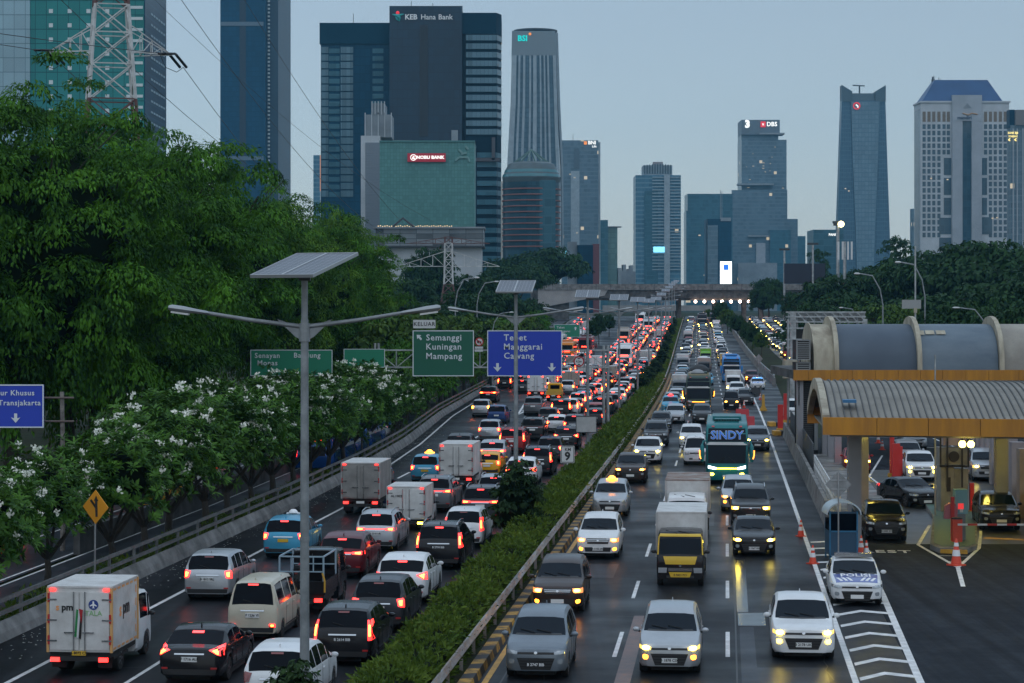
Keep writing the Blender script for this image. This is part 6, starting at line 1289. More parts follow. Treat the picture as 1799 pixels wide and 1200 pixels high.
s_green = P('sign_green', (.006,.105,.060), .5); s_green2 = P('sign_green_light', (.010,.20,.11), .5); s_blue = P('sign_blue', (.012,.045,.42), .5); s_white = P('sign_white_face', (.62,.63,.62), .55); s_let = P('sign_letter', (.66,.70,.72), .5); s_yel = P('sign_amber', (.75,.30,.01), .5); s_grey = P('sign_back_grey', (.27,.28,.28), .5, .3, var=.25, scale=2)
def board(name, label, px0, px1, py0, py1, Y, face, texts=(), arrows=(), edge=s_let, group=None):
    x0, z1 = at(px0, py0, Y); x1, z0 = at(px1, py1, Y); cx_ = (x0+x1)/2; r = thing(name, label, 'sign', (cx_, Y, z0), 0, group); w = (x1-x0)/2; h = z1-z0; q = Y/F
    MB().box(-w, w, -.03, .05, 0, h).obj('board', face, r); e = .045*min(h, 2.5)*.6
    MB().box(-w, w, -.045, -.031, 0, e).box(-w, w, -.045, -.031, h-e, h).box(-w, -w+e, -.045, -.031, e, h-e).box(w-e, w, -.045, -.031, e, h-e).obj('border', edge, r)
    for s_, px, py, hpx, al in texts: lettering('lettering', s_, hpx*q*1.38, s_let if face not in (s_white,) else ink, r, ((px-CX)*q-cx_, -.05, Z_(py, Y)-z0), 0, .012, al, 1.12)
    for kind, px, py, sz in arrows:
        a = sz*q; p = {'down': [(-.16,.5),(.16,.5),(.16,-.02),(.5,.08),(0,-.5),(-.5,.08),(-.16,-.02)], 'up': [(-.16,-.5),(.16,-.5),(.16,.05),(.45,-.02),(0,.5),(-.45,-.02),(-.16,.05)], 'nw': [(-.5,.5),(.32,.42),(.08,.20),(.46,-.24),(.24,-.5),(-.18,-.06),(-.40,-.28)]}[kind]
        MB().prism([(u*a, v*a) for u, v in p], -.012, 0, 'y').xform(Matrix.Translation(((px-CX)*q-cx_, -.045, Z_(py, Y)-z0))).obj('arrow', s_let, r)
    return r
# first gantry
Yg = 172.; gl, gr_ = X_(660, Yg), m(Yg)+.15; r = thing('sign_gantry', 'silver lattice gantry spanning the outbound lanes and carrying the green and blue signs', 'gantry', (gl, Yg, 0)); Lg = gr_-gl
for x in (-.05, .22): MB().tube([(x,.0,-.2),(x,0,7.5)], .10, 10).obj('post', galv, r, 50)
for x in (Lg-.1, Lg+.22): MB().tube([(x,.0,-.2),(x,0,7.3)], .12, 10).obj('post', galv, r, 50)
for z in (5.62, 6.95):
    for y in (-.25, .35): MB().bar((-.1,y,z),(Lg+.3,y,z),.10).obj('chord', galv, r)
for k in range(11):
    x0, x1 = Lg*k/11, Lg*(k+1)/11; MB().bar((x0,-.25,5.62 if k % 2 else 6.95),(x1,-.25,6.95 if k % 2 else 5.62),.07).obj('diagonal', galv, r); MB().bar((x0,-.25,5.62),(x0,-.25,6.95),.07).bar((x0,-.2,6.95),(x0,.3,6.95),.05).obj('strut', galv, r)
board('exit_sign', 'dark green exit sign listing three districts on the gantry', 725, 832.5, 580, 660.5, Yg-.5, s_green, [('Semanggi',748.5,593,11,'LEFT'),('Kuningan',748,609,11,'LEFT'),('Mampang',748,625.5,11,'LEFT')], [('nw',737,592.5,10)])
board('direction_sign', 'large blue direction sign with two down arrows on the gantry', 856, 987.5, 580, 660.5, Yg-.5, s_blue, [('Tebet',885,593,11,'LEFT'),('Manggarai',884.5,609,11,'LEFT'),('Cawang',885,625,11,'LEFT')], [('down',874,645,15),('down',969.5,645,15)])
board('exit_plate', 'small white plate with black capitals above the dark green exit sign', 725.5, 765.5, 561, 576.5, Yg-.5, s_white, [('KELUAR',745.5,569,7,'CENTER')], edge=steel_d)
def round_sign(name, label, px, py, rpx, Y, kind):
    x, z = at(px, py, Y); r = thing(name, label, 'sign', (x, Y, z)); a = rpx*Y/F
    MB().lathe([(.01,-.02),(a*.78,-.02),(a*.78,.01)], 'y', (0,0,0), 24).obj('face', s_white, r); MB().lathe([(a*.78,-.03),(a,-.03),(a,.03),(a*.78,.03)], 'y', (0,0,0), 24, 0, True).obj('red_ring', P('ring_red', (.40,.01,.015), .5) if 'ring_red' not in MATS else MATS['ring_red'], r)
    if kind == 'truck': MB().box(-a*.5,a*.1,-.04,-.021,-a*.2,a*.3).box(a*.14,a*.5,-.04,-.021,-a*.2,a*.12).lathe([(.01,-.04),(a*.13,-.04),(a*.13,-.022)], 'y', (-a*.3,0,-a*.25), 10).lathe([(.01,-.04),(a*.13,-.04),(a*.13,-.022)], 'y', (a*.3,0,-a*.25), 10).obj('symbol', ink, r); MB().bar((-a*.6,-.05,a*.6),(a*.6,-.05,-a*.6),.07).obj('red_bar', MATS['ring_red'], r)
    else: MB().prism([(-a*.38,a*.68),(a*.38,a*.68),(0,a*.40)], -.04, -.021, 'y').prism([(-a*.38,-a*.68),(a*.38,-a*.68),(0,-a*.40)], -.04, -.021, 'y').obj('symbol', ink, r); lettering('lettering', '4.2m', a*.55, ink, r, (0,-.03,0), 0, .02)
    return r
round_sign('round_sign', 'round red ringed no lorries sign between the green and blue boards', 842, 600, 7.5, Yg-.45, 'truck'); board('time_plate', 'small white plate under the round no lorries sign', 834, 849, 608, 617.5, Yg-.45, s_white, [('06.00-22.00',841.5,612.7,2.4,'CENTER')], edge=steel_d)
round_sign('height_sign', 'round red ringed height limit sign beside the blue direction sign', 1017, 634.5, 9.5, Yg-.45, 'height')
# second gantry far up the exit ramp
Y2 = 420.; zb_ = zg(Y2); xa, xb = X_(915, Y2), X_(1023, Y2); r = thing('sign_gantry', 'distant thin gantry holding two small green signs over the exit ramp', 'gantry', (xa, Y2, zb_))
for x in (0, xb-xa): MB().tube([(x,.2,-.2),(x,.2,Z_(570,Y2)-zb_)], .14, 8).obj('post', galv, r)
for py in (574, 588): MB().bar((0,.2,Z_(py,Y2)-zb_),(xb-xa,.2,Z_(py,Y2)-zb_),.14).obj('chord', galv, r)
board('exit_sign', 'small distant green exit sign above the blue direction sign', 921, 964, 570, 592, Y2, s_green2, [('Semanggi',933.5,575.5,4.2,'LEFT')], [('nw',927,575.5,4.6)])
board('direction_sign', 'small distant green sign with an up arrow above the blue direction sign', 973.5, 1019, 569.5, 592, Y2, s_green2, [('Tebet',978,575,3.8,'LEFT'),('Manggarai',978,581.5,3.8,'LEFT'),('Cawang',978,587.5,3.8,'LEFT')], [('up',1011,576.5,6)])
board('exit_plate', 'tiny white plate above the small distant green exit sign', 922, 940.5, 562, 569, Y2, s_white, [('KELUAR',931,565.5,3.4,'CENTER')], edge=steel_d)
board('distant_sign', 'pale green distant road board under the overpass end', 924, 941, 549, 561, 520, s_green2)
# other boards
r = board('bus_lane_sign', 'blue bus lane sign with a down arrow under the rain trees', -62, 77, 675, 751, 93, s_blue, [('Jalur Khusus',61,690,9.5,'RIGHT'),('Bus Transjakarta',72,707.5,9.5,'RIGHT')], [('down',28,734,16.5)])
x, z = at(110, 688, 93.5); r2 = thing('sign_post', 'weathered post with two cross pipes holding the blue bus lane sign', 'post', (x, 93.5, 0)); MB().tube([(0,0,-.2),(.03,0,3),(-.03,0,z)], [.11,.10,.09], 8).obj('post', P('old_wood', (.20,.18,.16), .9, var=.4, scale=6), r2)
for py in (699, 740.5): MB().tube([(X_(-60,93.5)-x,-.12,Z_(py,93)), (X_(131,93.5)-x,-.12,Z_(py,93))], .045, 8).obj('cross_pipe', P('pipe_brown%d' % py, (.12,.09,.08), .7), r2)
board('road_sign', 'green road sign half hidden by the flowering trees behind the lamp post', 440, 584, 614, 660, 140, s_green2, [('Senayan',447.5,624.5,9,'LEFT'),('Monas',452,637.5,9,'LEFT'),('Bandung',516,624,9,'LEFT')]); board('road_sign', 'green road sign edge peeking out beside the gantry post', 604, 676, 612.5, 645, 158, s_green2)
Y = 78.4; x = X_(166, Y); r = thing('warning_sign', 'yellow diamond warning sign with a merging arrow among the flowering trees', 'sign', (x, Y, 0)); zc = Z_(890, Y); a = .60
MB().tube([(0,0,-.2),(.03,0,zc+.3)], .035, 8).obj('post', galv, r)
rt_ = Matrix.Translation((.05,-.05,zc)) @ Matrix.Rotation(R(-32), 4, 'Z'); MB().prism([(0,a),(a,0),(0,-a),(-a,0)], -.012, .012, 'y').xform(rt_).obj('diamond', s_yel, r); MB().bar((.06,-.02,-.34),(.04,-.02,.30),.075).bar((.05,-.02,-.02),(-.20,-.02,.24),.065).prism([(-.06,.22),(.14,.22),(.04,.40)], -.03, -.015, 'y').xform(rt_).obj('arrow', ink, r)
x, Y = gp(997, 850); Y = 128.; x = X_(997, Y); r = thing('kilometre_sign', 'white kilometre sign with a large black nine on the hedge', 'sign', (x, Y, .28)); w = .40
MB().tube([(0,.02,-.1),(0,.02,1.9)], .03, 8).obj('post', white_p, r); MB().box(-w,w,-.02,.02,1.0,1.98).obj('board', s_white, r); MB().box(-w+.03,w-.03,-.03,-.021,1.03,1.06).box(-w+.03,w-.03,-.03,-.021,1.92,1.95).box(-w+.03,-w+.06,-.03,-.021,1.06,1.92).box(w-.06,w-.03,-.03,-.021,1.06,1.92).obj('border', ink, r)
lettering('lettering', 'KM', .25, ink, r, (.02,-.03,1.77), 0, .015); lettering('lettering', '9', .66, ink, r, (.0,-.03,1.37), 0, .035)
x, z = at(1030, 745, 151.6); r = thing('blank_board', 'blank grey back of a board fixed to the third lamp post', 'sign', (x, 151.6, z)); MB().box(-.70,.70,-.03,.03,-.56,.56).obj('board', P('board_pale', (.40,.41,.40), .6, var=.15, scale=2), r); MB().box(-.72,.72,-.045,-.031,.52,.57).box(-.72,.72,-.045,-.031,-.57,-.52).box(-.72,-.67,-.045,-.031,-.52,.52).box(.67,.72,-.045,-.031,-.52,.52).obj('border', steel_d, r)
# ================================================================ overpass
Yo = 640.; r = thing('overpass', 'grey concrete overpass crossing the motorway in the distance', 'bridge', (X_(945,Yo), Yo, 0)); o0 = X_(945, Yo); x1 = X_(1430, Yo)-o0; zt, zp, zb2 = Z_(498.5, Yo), Z_(509, Yo), Z_(527, Yo)
MB().box(0, x1, 0, .5, zp, zt).obj('parapet', concrete, r); MB().box(0, x1, .4, 16, zb2+.6, zp-.02).obj('deck', concrete_d, r)
for k in range(7): MB().box(0, x1, .8+k*2.3, 1.9+k*2.3, zb2, zb2+.58).obj('girder', concrete_d, r)
pm = P('bridge_pale', (.30,.29,.28), .8, var=.2, scale=.2); MB().prism([(0,zp),(X_(1068,Yo)-o0,zp),(X_(1062,Yo)-o0,Z_(519,Yo)),(0,Z_(541,Yo))], .2, .7, 'y').obj('wing_wall', pm, r)
MB().box(-2, X_(1000,Yo)-o0, 1, 14, 0, zp-.1).obj('abutment', concrete_d, r)
for k in range(19): MB().box(x1*k/19, x1*k/19+.12, -.04, 0, zp+.1, zt-.05).obj('parapet_post', concrete_d, r)
for px in (1195, 1258, 1310, 1340): MB().box(X_(px,Yo)-o0-.6, X_(px,Yo)-o0+.6, 4, 7, 2, zb2-.01).obj('pier', concrete_d, r)
lampp = P('bridge_lamp', (.8,.7,.65), .4, emis=(1,.72,.58), es=16)
for k in range(11): MB().lathe([(.02,-.45),(.32,-.32),(.42,0),(.3,.3),(.05,.4)], 'z', (X_(1222+k*15.6,Yo)-o0, .2, zb2-.35), 10).obj('lamp', lampp, r, 60)
r = thing('far_bridge', 'pale low bridge seen beneath the overpass', 'bridge', (X_(1060,860), 860, 0)); MB().box(0, X_(1260,860)-X_(1060,860), 0, 9, Z_(545.5,860), Z_(536,860)).obj('deck', pm, r)
for k in range(4): MB().box(6+k*11, 8+k*11, 3, 5, 6, Z_(545.6,860)).obj('pier', concrete_d, r)
# ================================================================ pylons and wires
pw, pr_ = P('pylon_white', (.50,.51,.50), .5, var=.3, scale=1), P('pylon_red', (.12,.055,.05), .6, var=.3, scale=1)
ins_m = P('insulator', (.006,.006,.007), .3)
def pylon(name, label, px, Y, lv, bands, arms, rz=0., t_=.16, zb=0.):
    """lv [(z, half width)]; bands: z where the colour changes; arms [(z, reach, height, colour)]"""
    r = thing(name, label, 'pylon', (X_(px, Y), Y, 0), rz); zs = [zb]; 
    while zs[-1] < lv[-1][0]-.5: zs.append(min(lv[-1][0], zs[-1]+max(1.6, 1.55*keyed(lv, zs[-1]))))
    M_ = lambda z: bands[0][1] if z < bands[0][0] else (bands[1][1] if z < bands[1][0] else bands[2][1])
    for a, b_ in zip(zs, zs[1:]):
        mb = MB(); w0, w1 = keyed(lv, a), keyed(lv, b_); c0 = [(-w0,-w0,a),(w0,-w0,a),(w0,w0,a),(-w0,w0,a)]; c1 = [(-w1,-w1,b_),(w1,-w1,b_),(w1,w1,b_),(-w1,w1,b_)]
        for k in range(4): mb.bar(c0[k], c1[k], t_); mb.bar(c0[k], c1[(k+1) % 4], t_*.5); mb.bar(c0[(k+1) % 4], c1[k], t_*.5); mb.bar(c1[k], c1[(k+1) % 4], t_*.5)
        mb.obj('lattice_panel', M_((a+b_)/2), r)
    ends = []
    for z, reach, h, mt in arms:
        w = keyed(lv, z)
        for sg in (1, -1):
            mb = MB(); tip = Vector((sg*reach, 0, z))
            for y in (-w, w): mb.bar((sg*w,y,z), tip, t_*.5); mb.bar((sg*w,y,z+h), tip, t_*.42)
            for k in range(1, 4):
                f = k/4; q = Vector((sg*w,-w,z)).lerp(tip, f); u_ = Vector((sg*w,-w,z+h)).lerp(tip, f); q2 = Vector((sg*w,w,z)).lerp(tip, f); u2 = Vector((sg*w,w,z+h)).lerp(tip, f)
                mb.bar(q, u_, t_*.32); mb.bar(q, q2, t_*.4); mb.bar(u_, Vector((sg*w,-w,z)).lerp(tip, (k-1)/4), t_*.32); mb.bar(u2, q2, t_*.32)
            mb.obj('cross_arm', mt, r)
            wt = Matrix.Translation(r.location) @ Matrix.Rotation(rz, 4, 'Z') @ tip; ends.append(wt)
    return r, ends
p1, e1 = pylon('power_pylon', 'white and rust red lattice pylon rising behind the rain trees', 195, 190, [(0,4.0),(24.9,2.15),(35.8,1.40),(52,.5)], [(27.6,pr_),(35.9,pw),(99,pr_)], [(32.0,5.2,2.2,pw),(37.6,5.4,2.0,pr_),(43.2,5.0,2.0,pr_)], R(14), .20)
p2, e2 = pylon('power_pylon', 'small white and red lattice pylon with wide arms before the patchwork building', 788, 430, [(2.6,1.9),(10.2,1.55),(15.2,.8),(24,.7)], [(15.2,pr_),(22.6,pw),(99,pr_)], [(18.3,9.9,2.9,pw),(22.7,8.0,1.2,pr_)], 0, .22, 2.6)
for k, e in enumerate(e1[:2]):
    mb = MB()
    for dx in (0, .5): mb.lathe([(.05,-1.1)]+[(.16 if i % 2 else .10, -1.0+i*.14) for i in range(15)]+[(.05,1.1)], 'x', (0,0,0), 8).xform(Matrix.Identity(4))
    i_ = MB()
    for dx in (-.28, .28): i_.tube([e+Vector((dx,.2,.1)), e+Vector((dx+(.75 if k == 0 else .75),1.4,-.9))], .13, 8).tube([e+Vector((dx,-.2,.1)), e+Vector((dx-.7,-1.2,0))], .11, 8)
    i_.tube([e+Vector((-.9,-1.2,0)), e+Vector((-.5,-.6,-1.1)), e+Vector((.3,.6,-1.4)), e+Vector((.75,1.4,-.9))], .03, 5)
    o = i_.xform(Matrix.Rotation(-p1.rotation_euler.z, 4, 'Z') @ Matrix.Translation(-p1.location)).obj('insulator', ins_m, p1)
wire_m = P('wire_black', (.015,.018,.02), .5)
def wire(a, b_, sag, lab, rr=.03):
    pts = [a.lerp(b_, k/14)-Vector((0,0,4*sag*(k/14)*(1-k/14))) for k in range(15)]; o = MB().tube(pts, rr, 5).obj('power_line', wire_m); tag(o, lab, 'power line', 'power lines between the pylons')
ez = Vector((.75, 1.4, -.9))
wire(e1[0]+ez, e2[1], 5, 'black power line from the lower arm dropping past the navy tower'); wire(e1[1]+ez, e2[1]+Vector((1,0,0)), 6, 'black power line crossing the teal tower from the lower arm'); wire(e1[2], e2[3], 4, 'black power line running from above the frame to the small pylon'); wire(e1[3], e2[3]+Vector((.8,0,0)), 5, 'thin power line passing between the teal and navy towers'); wire(e1[4]+Vector((.5,0,3.5)), e2[3]+Vector((2,0,1.2)), 3, 'highest power line crossing the navy tower'); wire(e1[5]+Vector((0,0,2)), e2[2], 5, 'faint power line high before the sky gap', .02)
for k, dz in ((0, 0), (1, .2)): wire(e1[k]+Vector((-.7,-1.2,0)), Vector((-75, 60, 30+k*2)), 1.5, ['power line leaving the pylon arm towards the picture edge', 'second power line leaving over the pale tower corner'][k])
# ================================================================ toll plaza
fascia = P('fascia_ochre', (.48,.205,.010), .55, col2=(.33,.135,.010), scale=.9, stretch=(2.2,2.2,.25), space='World'); creamw = P('render_cream', (.46,.42,.32), .8, col2=(.25,.215,.16), scale=.7, stretch=(1.6,1.6,.3), space='World'); roof_blue = P('roof_bluegrey', (.070,.098,.130), .55, col2=(.050,.072,.10), scale=.3, space='World'); sheet = P('roof_sheet', (.25,.235,.20), .65, 0, col2=(.17,.155,.13), scale=.5, space='World')
col_m = P('column_tile', (.24,.24,.25), .5, var=.15, scale=.6); dark_in = P('ceiling_dark', (.02,.02,.02), .9); LAMPY = P('canopy_lamp', (.8,.7,.4), .4, emis=(1,.78,.14), es=60)
O = Vector((12.8, 90.6, 0)); ax = Vector((1, -.22, 0)); rd = Vector((.0965, 1, 0)); D_ = 17.5; LU = 15.
r = thing('toll_canopy', 'near toll canopy with a grey corrugated vault roof and ochre front edge', 'canopy', O)
def cz(v): return 5.72-.35*v+1.42*math.sin(math.pi*min(1, v*1.0))
mb = MB(); nv = 16; us_ = []
for i in range(int(LU/.27)): us_ += [(i*.27, 0), (i*.27+.20, 0), (i*.27+.215, .06), (i*.27+.255, .06)]
nu = len(us_)-1
for u, dz in us_:
    for j in range(nv+1): v = j/nv; p = ax*u+rd*(D_*v); mb.v.append((p.x, p.y, cz(v)+dz))
for i in range(nu):
    for j in range(nv): mb.f.append((i*(nv+1)+j, (i+1)*(nv+1)+j, (i+1)*(nv+1)+j+1, i*(nv+1)+j+1)); mb.mi.append(0 if i % 4 in (0,) else 1)
mb.obj('roof_sheet', [sheet, P('roof_seam_shade', (.085,.083,.078), .6)], r)  # raised seams painted darker to give ribs the shading that flat light omits
mb = MB()
for j in range(nv+1):
    v = j/nv; p = rd*(D_*v); q = ax*LU+p; mb.v += [(p.x-.12,p.y,cz(v)+.12),(p.x+.16,p.y,cz(v)+.12),(p.x+.16,p.y,cz(v)-.36),(p.x-.12,p.y,cz(v)-.36)]
for j in range(nv):
    for k in range(4): mb.f.append((j*4+k, j*4+(k+1) % 4, j*4+4+(k+1) % 4, j*4+4+k))
mb.f += [(0,1,2,3),(nv*4,nv*4+1,nv*4+2,nv*4+3)]; mb.mi = [0]*len(mb.f); mb.obj('gable_arch', creamw, r)
def along(u0, u1, d0, d1, z0, z1): return MB().add([tuple(ax*u+rd*d+Vector((0,0,z))) for z in (z0, z1) for u, d in ((u0,d0),(u1,d0),(u1,d1),(u0,d1))], [(0,3,2,1),(4,5,6,7),(0,1,5,4),(1,2,6,5),(2,3,7,6),(3,0,4,7)])
for k in range(8): along(k*2-.12 if k == 0 else k*2+.012, min(LU, k*2+1.99), -.30, -.06, 5.05, 5.76).obj('fascia_panel', fascia, r)
along(-.1, LU, D_-.1, D_+.15, 4.6, 5.45).obj('rear_fascia', fascia, r); along(.2, LU, .3, D_-.3, 4.95, 5.02).obj('ceiling', P('ceiling_sheet', (.20,.19,.17), .8), r)
along(.75, 1.28, 1.1, 1.9, 6.3, 6.42).obj('blue_panel', P('panel_blue', (.03,.14,.28), .5), r)
for u, d in ((1.35, 4), (2.2, 13), (8.6, 15), (14, 10)): p = ax*u+rd*d; MB().box(p.x-.27, p.x+.27, p.y-.27, p.y+.27, -.1, 4.94).obj('column', col_m, r)
for iu in range(5):
    for iv in range(4): p = ax*(2.3+iu*2.9)+rd*(6.2+iv*3.2); MB().lathe([(.17,4.90),(.20,4.945)], 'z', (p.x,p.y,0), 12).obj('ceiling_lamp', LAMPY, r)
for u in (5.35, 5.68, 10.5, 10.8): p = ax*u+rd*.1; MB().lathe([(.03,4.58),(.12,4.62),(.15,4.74),(.08,4.85)], 'z', (p.x,p.y,0), 12).obj('flood_lamp', P('flood_lamp_y', (.8,.7,.4), .4, emis=(1,.80,.18), es=10) if 'flood_lamp_y' not in MATS else MATS['flood_lamp_y'], r)
# main roof
Ym = 150.; XM = lambda px: X_(px, Ym); r = thing('toll_building', 'toll plaza hall with a blue-grey vaulted roof, cream ribs and a long ochre edge', 'building', (XM(1394), Ym, 0)); o0 = XM(1394); l = lambda px: XM(px)-o0
ed = [1394, 1420, 1459, 1498, 1538, 1578, 1617, 1656, 1697, 1737, 1790, 1840]
for a, b_ in zip(ed, ed[1:]): MB().box(l(a)+.01, l(b_)-.01, 0, .3, 5.32, 6.02).obj('fascia_panel', fascia, r)
MB().box(l(1396), l(1840), .3, 14, 5.4, 5.98).obj('roof_slab', concrete_d, r)
def vault(a, b_, mat, nm, grow=0., z0=6.0):
    mb = MB(); n = 14
    for k in range(n+1):
        t_ = math.pi*k/n; y, z = 4.4-(3.4+grow*.6)*math.cos(t_), z0+(3.1+grow)*math.sin(t_)**.8; mb.v += [(a, y, z), (b_, y, z)]
    mb.f = [(2*k, 2*k+1, 2*k+3, 2*k+2) for k in range(n)]+[tuple(2*k for k in range(n+1)), tuple(2*k+1 for k in range(n, -1, -1))]; mb.mi = [0]*len(mb.f); return mb.obj(nm, mat, r, 30)
vault(l(1436), l(1469), creamw, 'vault'); vault(l(1477), l(1616), roof_blue, 'vault'); vault(l(1624), l(1760), P('roof_bluegrey_worn', (.075,.11,.145), .5, col2=(.13,.17,.20), scale=.6, space='World', stretch=(.4,1,1)), 'vault'); vault(l(1769), l(1850), P('render_grey', (.33,.31,.26), .8, col2=(.24,.22,.19), scale=.6, space='World'), 'vault')
vault(l(1433.5), l(1436), creamw, 'end_rib', .1)
for a in (1469, 1616, 1761): vault(l(a), l(a+8), creamw, 'rib', .55)
pch = MB()
for a, b_, t0, t1 in ((1621,1634,.78,.95),(1636,1652,.80,.95),(1655,1672,.80,.95)):
    vs = []
    for t_ in (t0, (t0+t1)/2, t1): vs += [(l(a), 4.4-3.46*math.cos(t_), 6.0+3.16*math.sin(t_)**.8), (l(b_), 4.4-3.46*math.cos(t_), 6.0+3.16*math.sin(t_)**.8)]
    pch.add(vs, [(0,1,3,2),(2,3,5,4)])
pch.obj('roof_patch', creamw, r)
lv_m = P('louvre', (.22,.23,.23), .6)
for y0, y1 in ((597,632),(637,650)):
    z0, z1 = Z_(y1, Ym), Z_(y0, Ym); MB().box(l(1402), l(1427), 1.0, 3, z0, z1).obj('vent_box', black_m, r); mb = MB().box(l(1402),l(1404.5),.9,.99,z0,z1).box(l(1425),l(1427),.9,.99,z0,z1).box(l(1402),l(1427),.88,.98,z1-.06,z1)
    k = z0
    while k < z1-.1: mb.box(l(1404.6), l(1424.9), .9, .985, k, k+.06); k += .14
    mb.obj('vent_louvre', lv_m, r)
for px, yb in ((1407,150),(1452,150.4),(1462,146),(1474,141)): x = X_(px, yb)-o0; MB().box(x-.22, x+.22, yb-Ym-.2+.6, yb-Ym+.2+.6, -.1, 5.38).obj('column', col_m, r)
mb = MB()
for k in range(34): mb.box(l(1410), l(1436), 2.0, 2.06, .5+k*.14, .57+k*.14)
mb.obj('slat_screen', P('slat_grey', (.10,.105,.11), .5, .3), r); MB().box(l(1404), l(1445), 2.2, 2.4, -.1, 5.38).box(l(1404), l(1406), .4, 2.2, 3.6, 5.38).obj('dark_wall', black_m, r); MB().box(l(1437), l(1443), 1.7, 2.0, .5, 4.2).obj('pale_duct', P('duct', (.30,.33,.34), .4, .5), r)
# walkway, railing, screens
struct(strip(MB(), 14.55, 17.6, 103, 150, .35).obj('walkway', concrete)); struct(sweep(MB(), [(14.5,-.05),(14.5,.345),(17.65,.345),(17.65,-.05)], 0, 102.9, 150).obj('walkway_edge', concrete_d))
r = thing('railing', 'white lattice railing along the walkway beside the concrete barrier', 'railing', pt(14.75, 103)); inv = Matrix.Translation(-r.location)
for z in (.42, .75, 1.1, 1.45): sweep(MB(), [(-.025,z-.03),(.025,z-.03),(.025,z+.03),(-.025,z+.03)], 14.75, 103, 132).xform(inv).obj('rail', white_p, r)
for k in range(15):
    p = pt(14.75, 103+k*2)-r.location; MB().box(p.x-.04,p.x+.04,p.y-.04,p.y+.04,.3,1.5).obj('post', white_p, r)
    mb = MB()
    for j in range(5): a = pt(14.75, 103+k*2+j*.4)-r.location; b_ = pt(14.75, 103+k*2+j*.4+.4)-r.location; mb.bar((a.x,a.y,.45),(b_.x,b_.y,1.42),.03).bar((b_.x,b_.y,.45),(a.x,a.y,1.42),.03)
    mb.obj('lattice', white_p, r)
o = MB()
for k in range(15): sweep(o, [(-.02,.45+k*.11),(.03,.45+k*.11),(.03,.52+k*.11),(-.02,.52+k*.11)], 14.7, 133, 178)
tag(o.obj('slatted_fence', P('fence_slat', (.085,.09,.095), .45, .5)), 'dark slatted steel fence on the barrier beside the toll hall', 'fence')
# guard booth
x0, x1, Yb = 12.82, 13.98, 89.7; r = thing('guard_booth', 'small blue guard booth with a white arched roof', 'booth', ((x0+x1)/2, Yb, 0)); hw = .58; bl = P('booth_blue', (.02,.13,.24), .45, var=.2, scale=2); bl2 = P('booth_panel', (.015,.055,.10), .5)
for sx in (-1, 1):
    for y in (0, 1.25): MB().box(sx*(hw-.03)-.03, sx*(hw-.03)+.03, y-.03, y+.03, 0, 2.0).obj('post', bl, r)
MB().box(-hw+.06,hw-.06,.0,.03,.22,1.18).box(-hw+.0,-hw+.03,.03,1.22,.22,1.18).box(hw-.03,hw,.03,1.22,.22,1.18).obj('lower_panel', bl2, r); MB().box(-hw+.06,hw-.06,.005,.02,1.2,1.92).box(-hw+.005,-hw+.02,.03,1.22,1.2,1.95).box(hw-.02,hw-.005,.03,1.22,1.2,1.95).obj('window', glass, r); MB().box(-hw,hw,-.03,.06,1.15,1.21).box(-hw,hw,-.03,.05,.15,.21).obj('rail', bl, r)
mb = MB(); n = 14
for k in range(n+1): a = math.pi*k/n; mb.v += [(-.70*math.cos(a), -.15, 1.88+.52*math.sin(a)), (-.70*math.cos(a), 1.4, 1.88+.52*math.sin(a)), (-.67*math.cos(a), 1.4, 1.84+.50*math.sin(a)), (-.67*math.cos(a), -.15, 1.84+.50*math.sin(a))]
for k in range(n):
    for j in range(4): mb.f.append((k*4+j, k*4+(j+1) % 4, k*4+4+(j+1) % 4, k*4+4+j))
mb.mi = [0]*len(mb.f); mb.obj('arched_roof', P('booth_roof', (.45,.52,.55), .4, .2), r, 40); MB().box(-hw,hw,-.02,.0,1.9,1.98).obj('gable', bl2, r)
x, Y = X_(1473, 91.4), 88.9; x = X_(1473, Y); r = thing('diamond_sign', 'grey back of a diamond road sign on a thin pole before the guard booth', 'sign', (x, Y, 0)); zc = Z_(851, Y); MB().tube([(0,0,-.1),(0,0,zc+.5)], .03, 8).obj('post', galv, r); MB().prism([(0,zc+.53),(.53,zc),(0,zc-.53),(-.53,zc)], .03, .05, 'y').obj('diamond', s_grey, r); MB().box(-.30,.30,-.0,.028,zc+.16,zc+.20).box(-.30,.30,-.0,.028,zc-.20,zc-.16).obj('brace', galv, r)
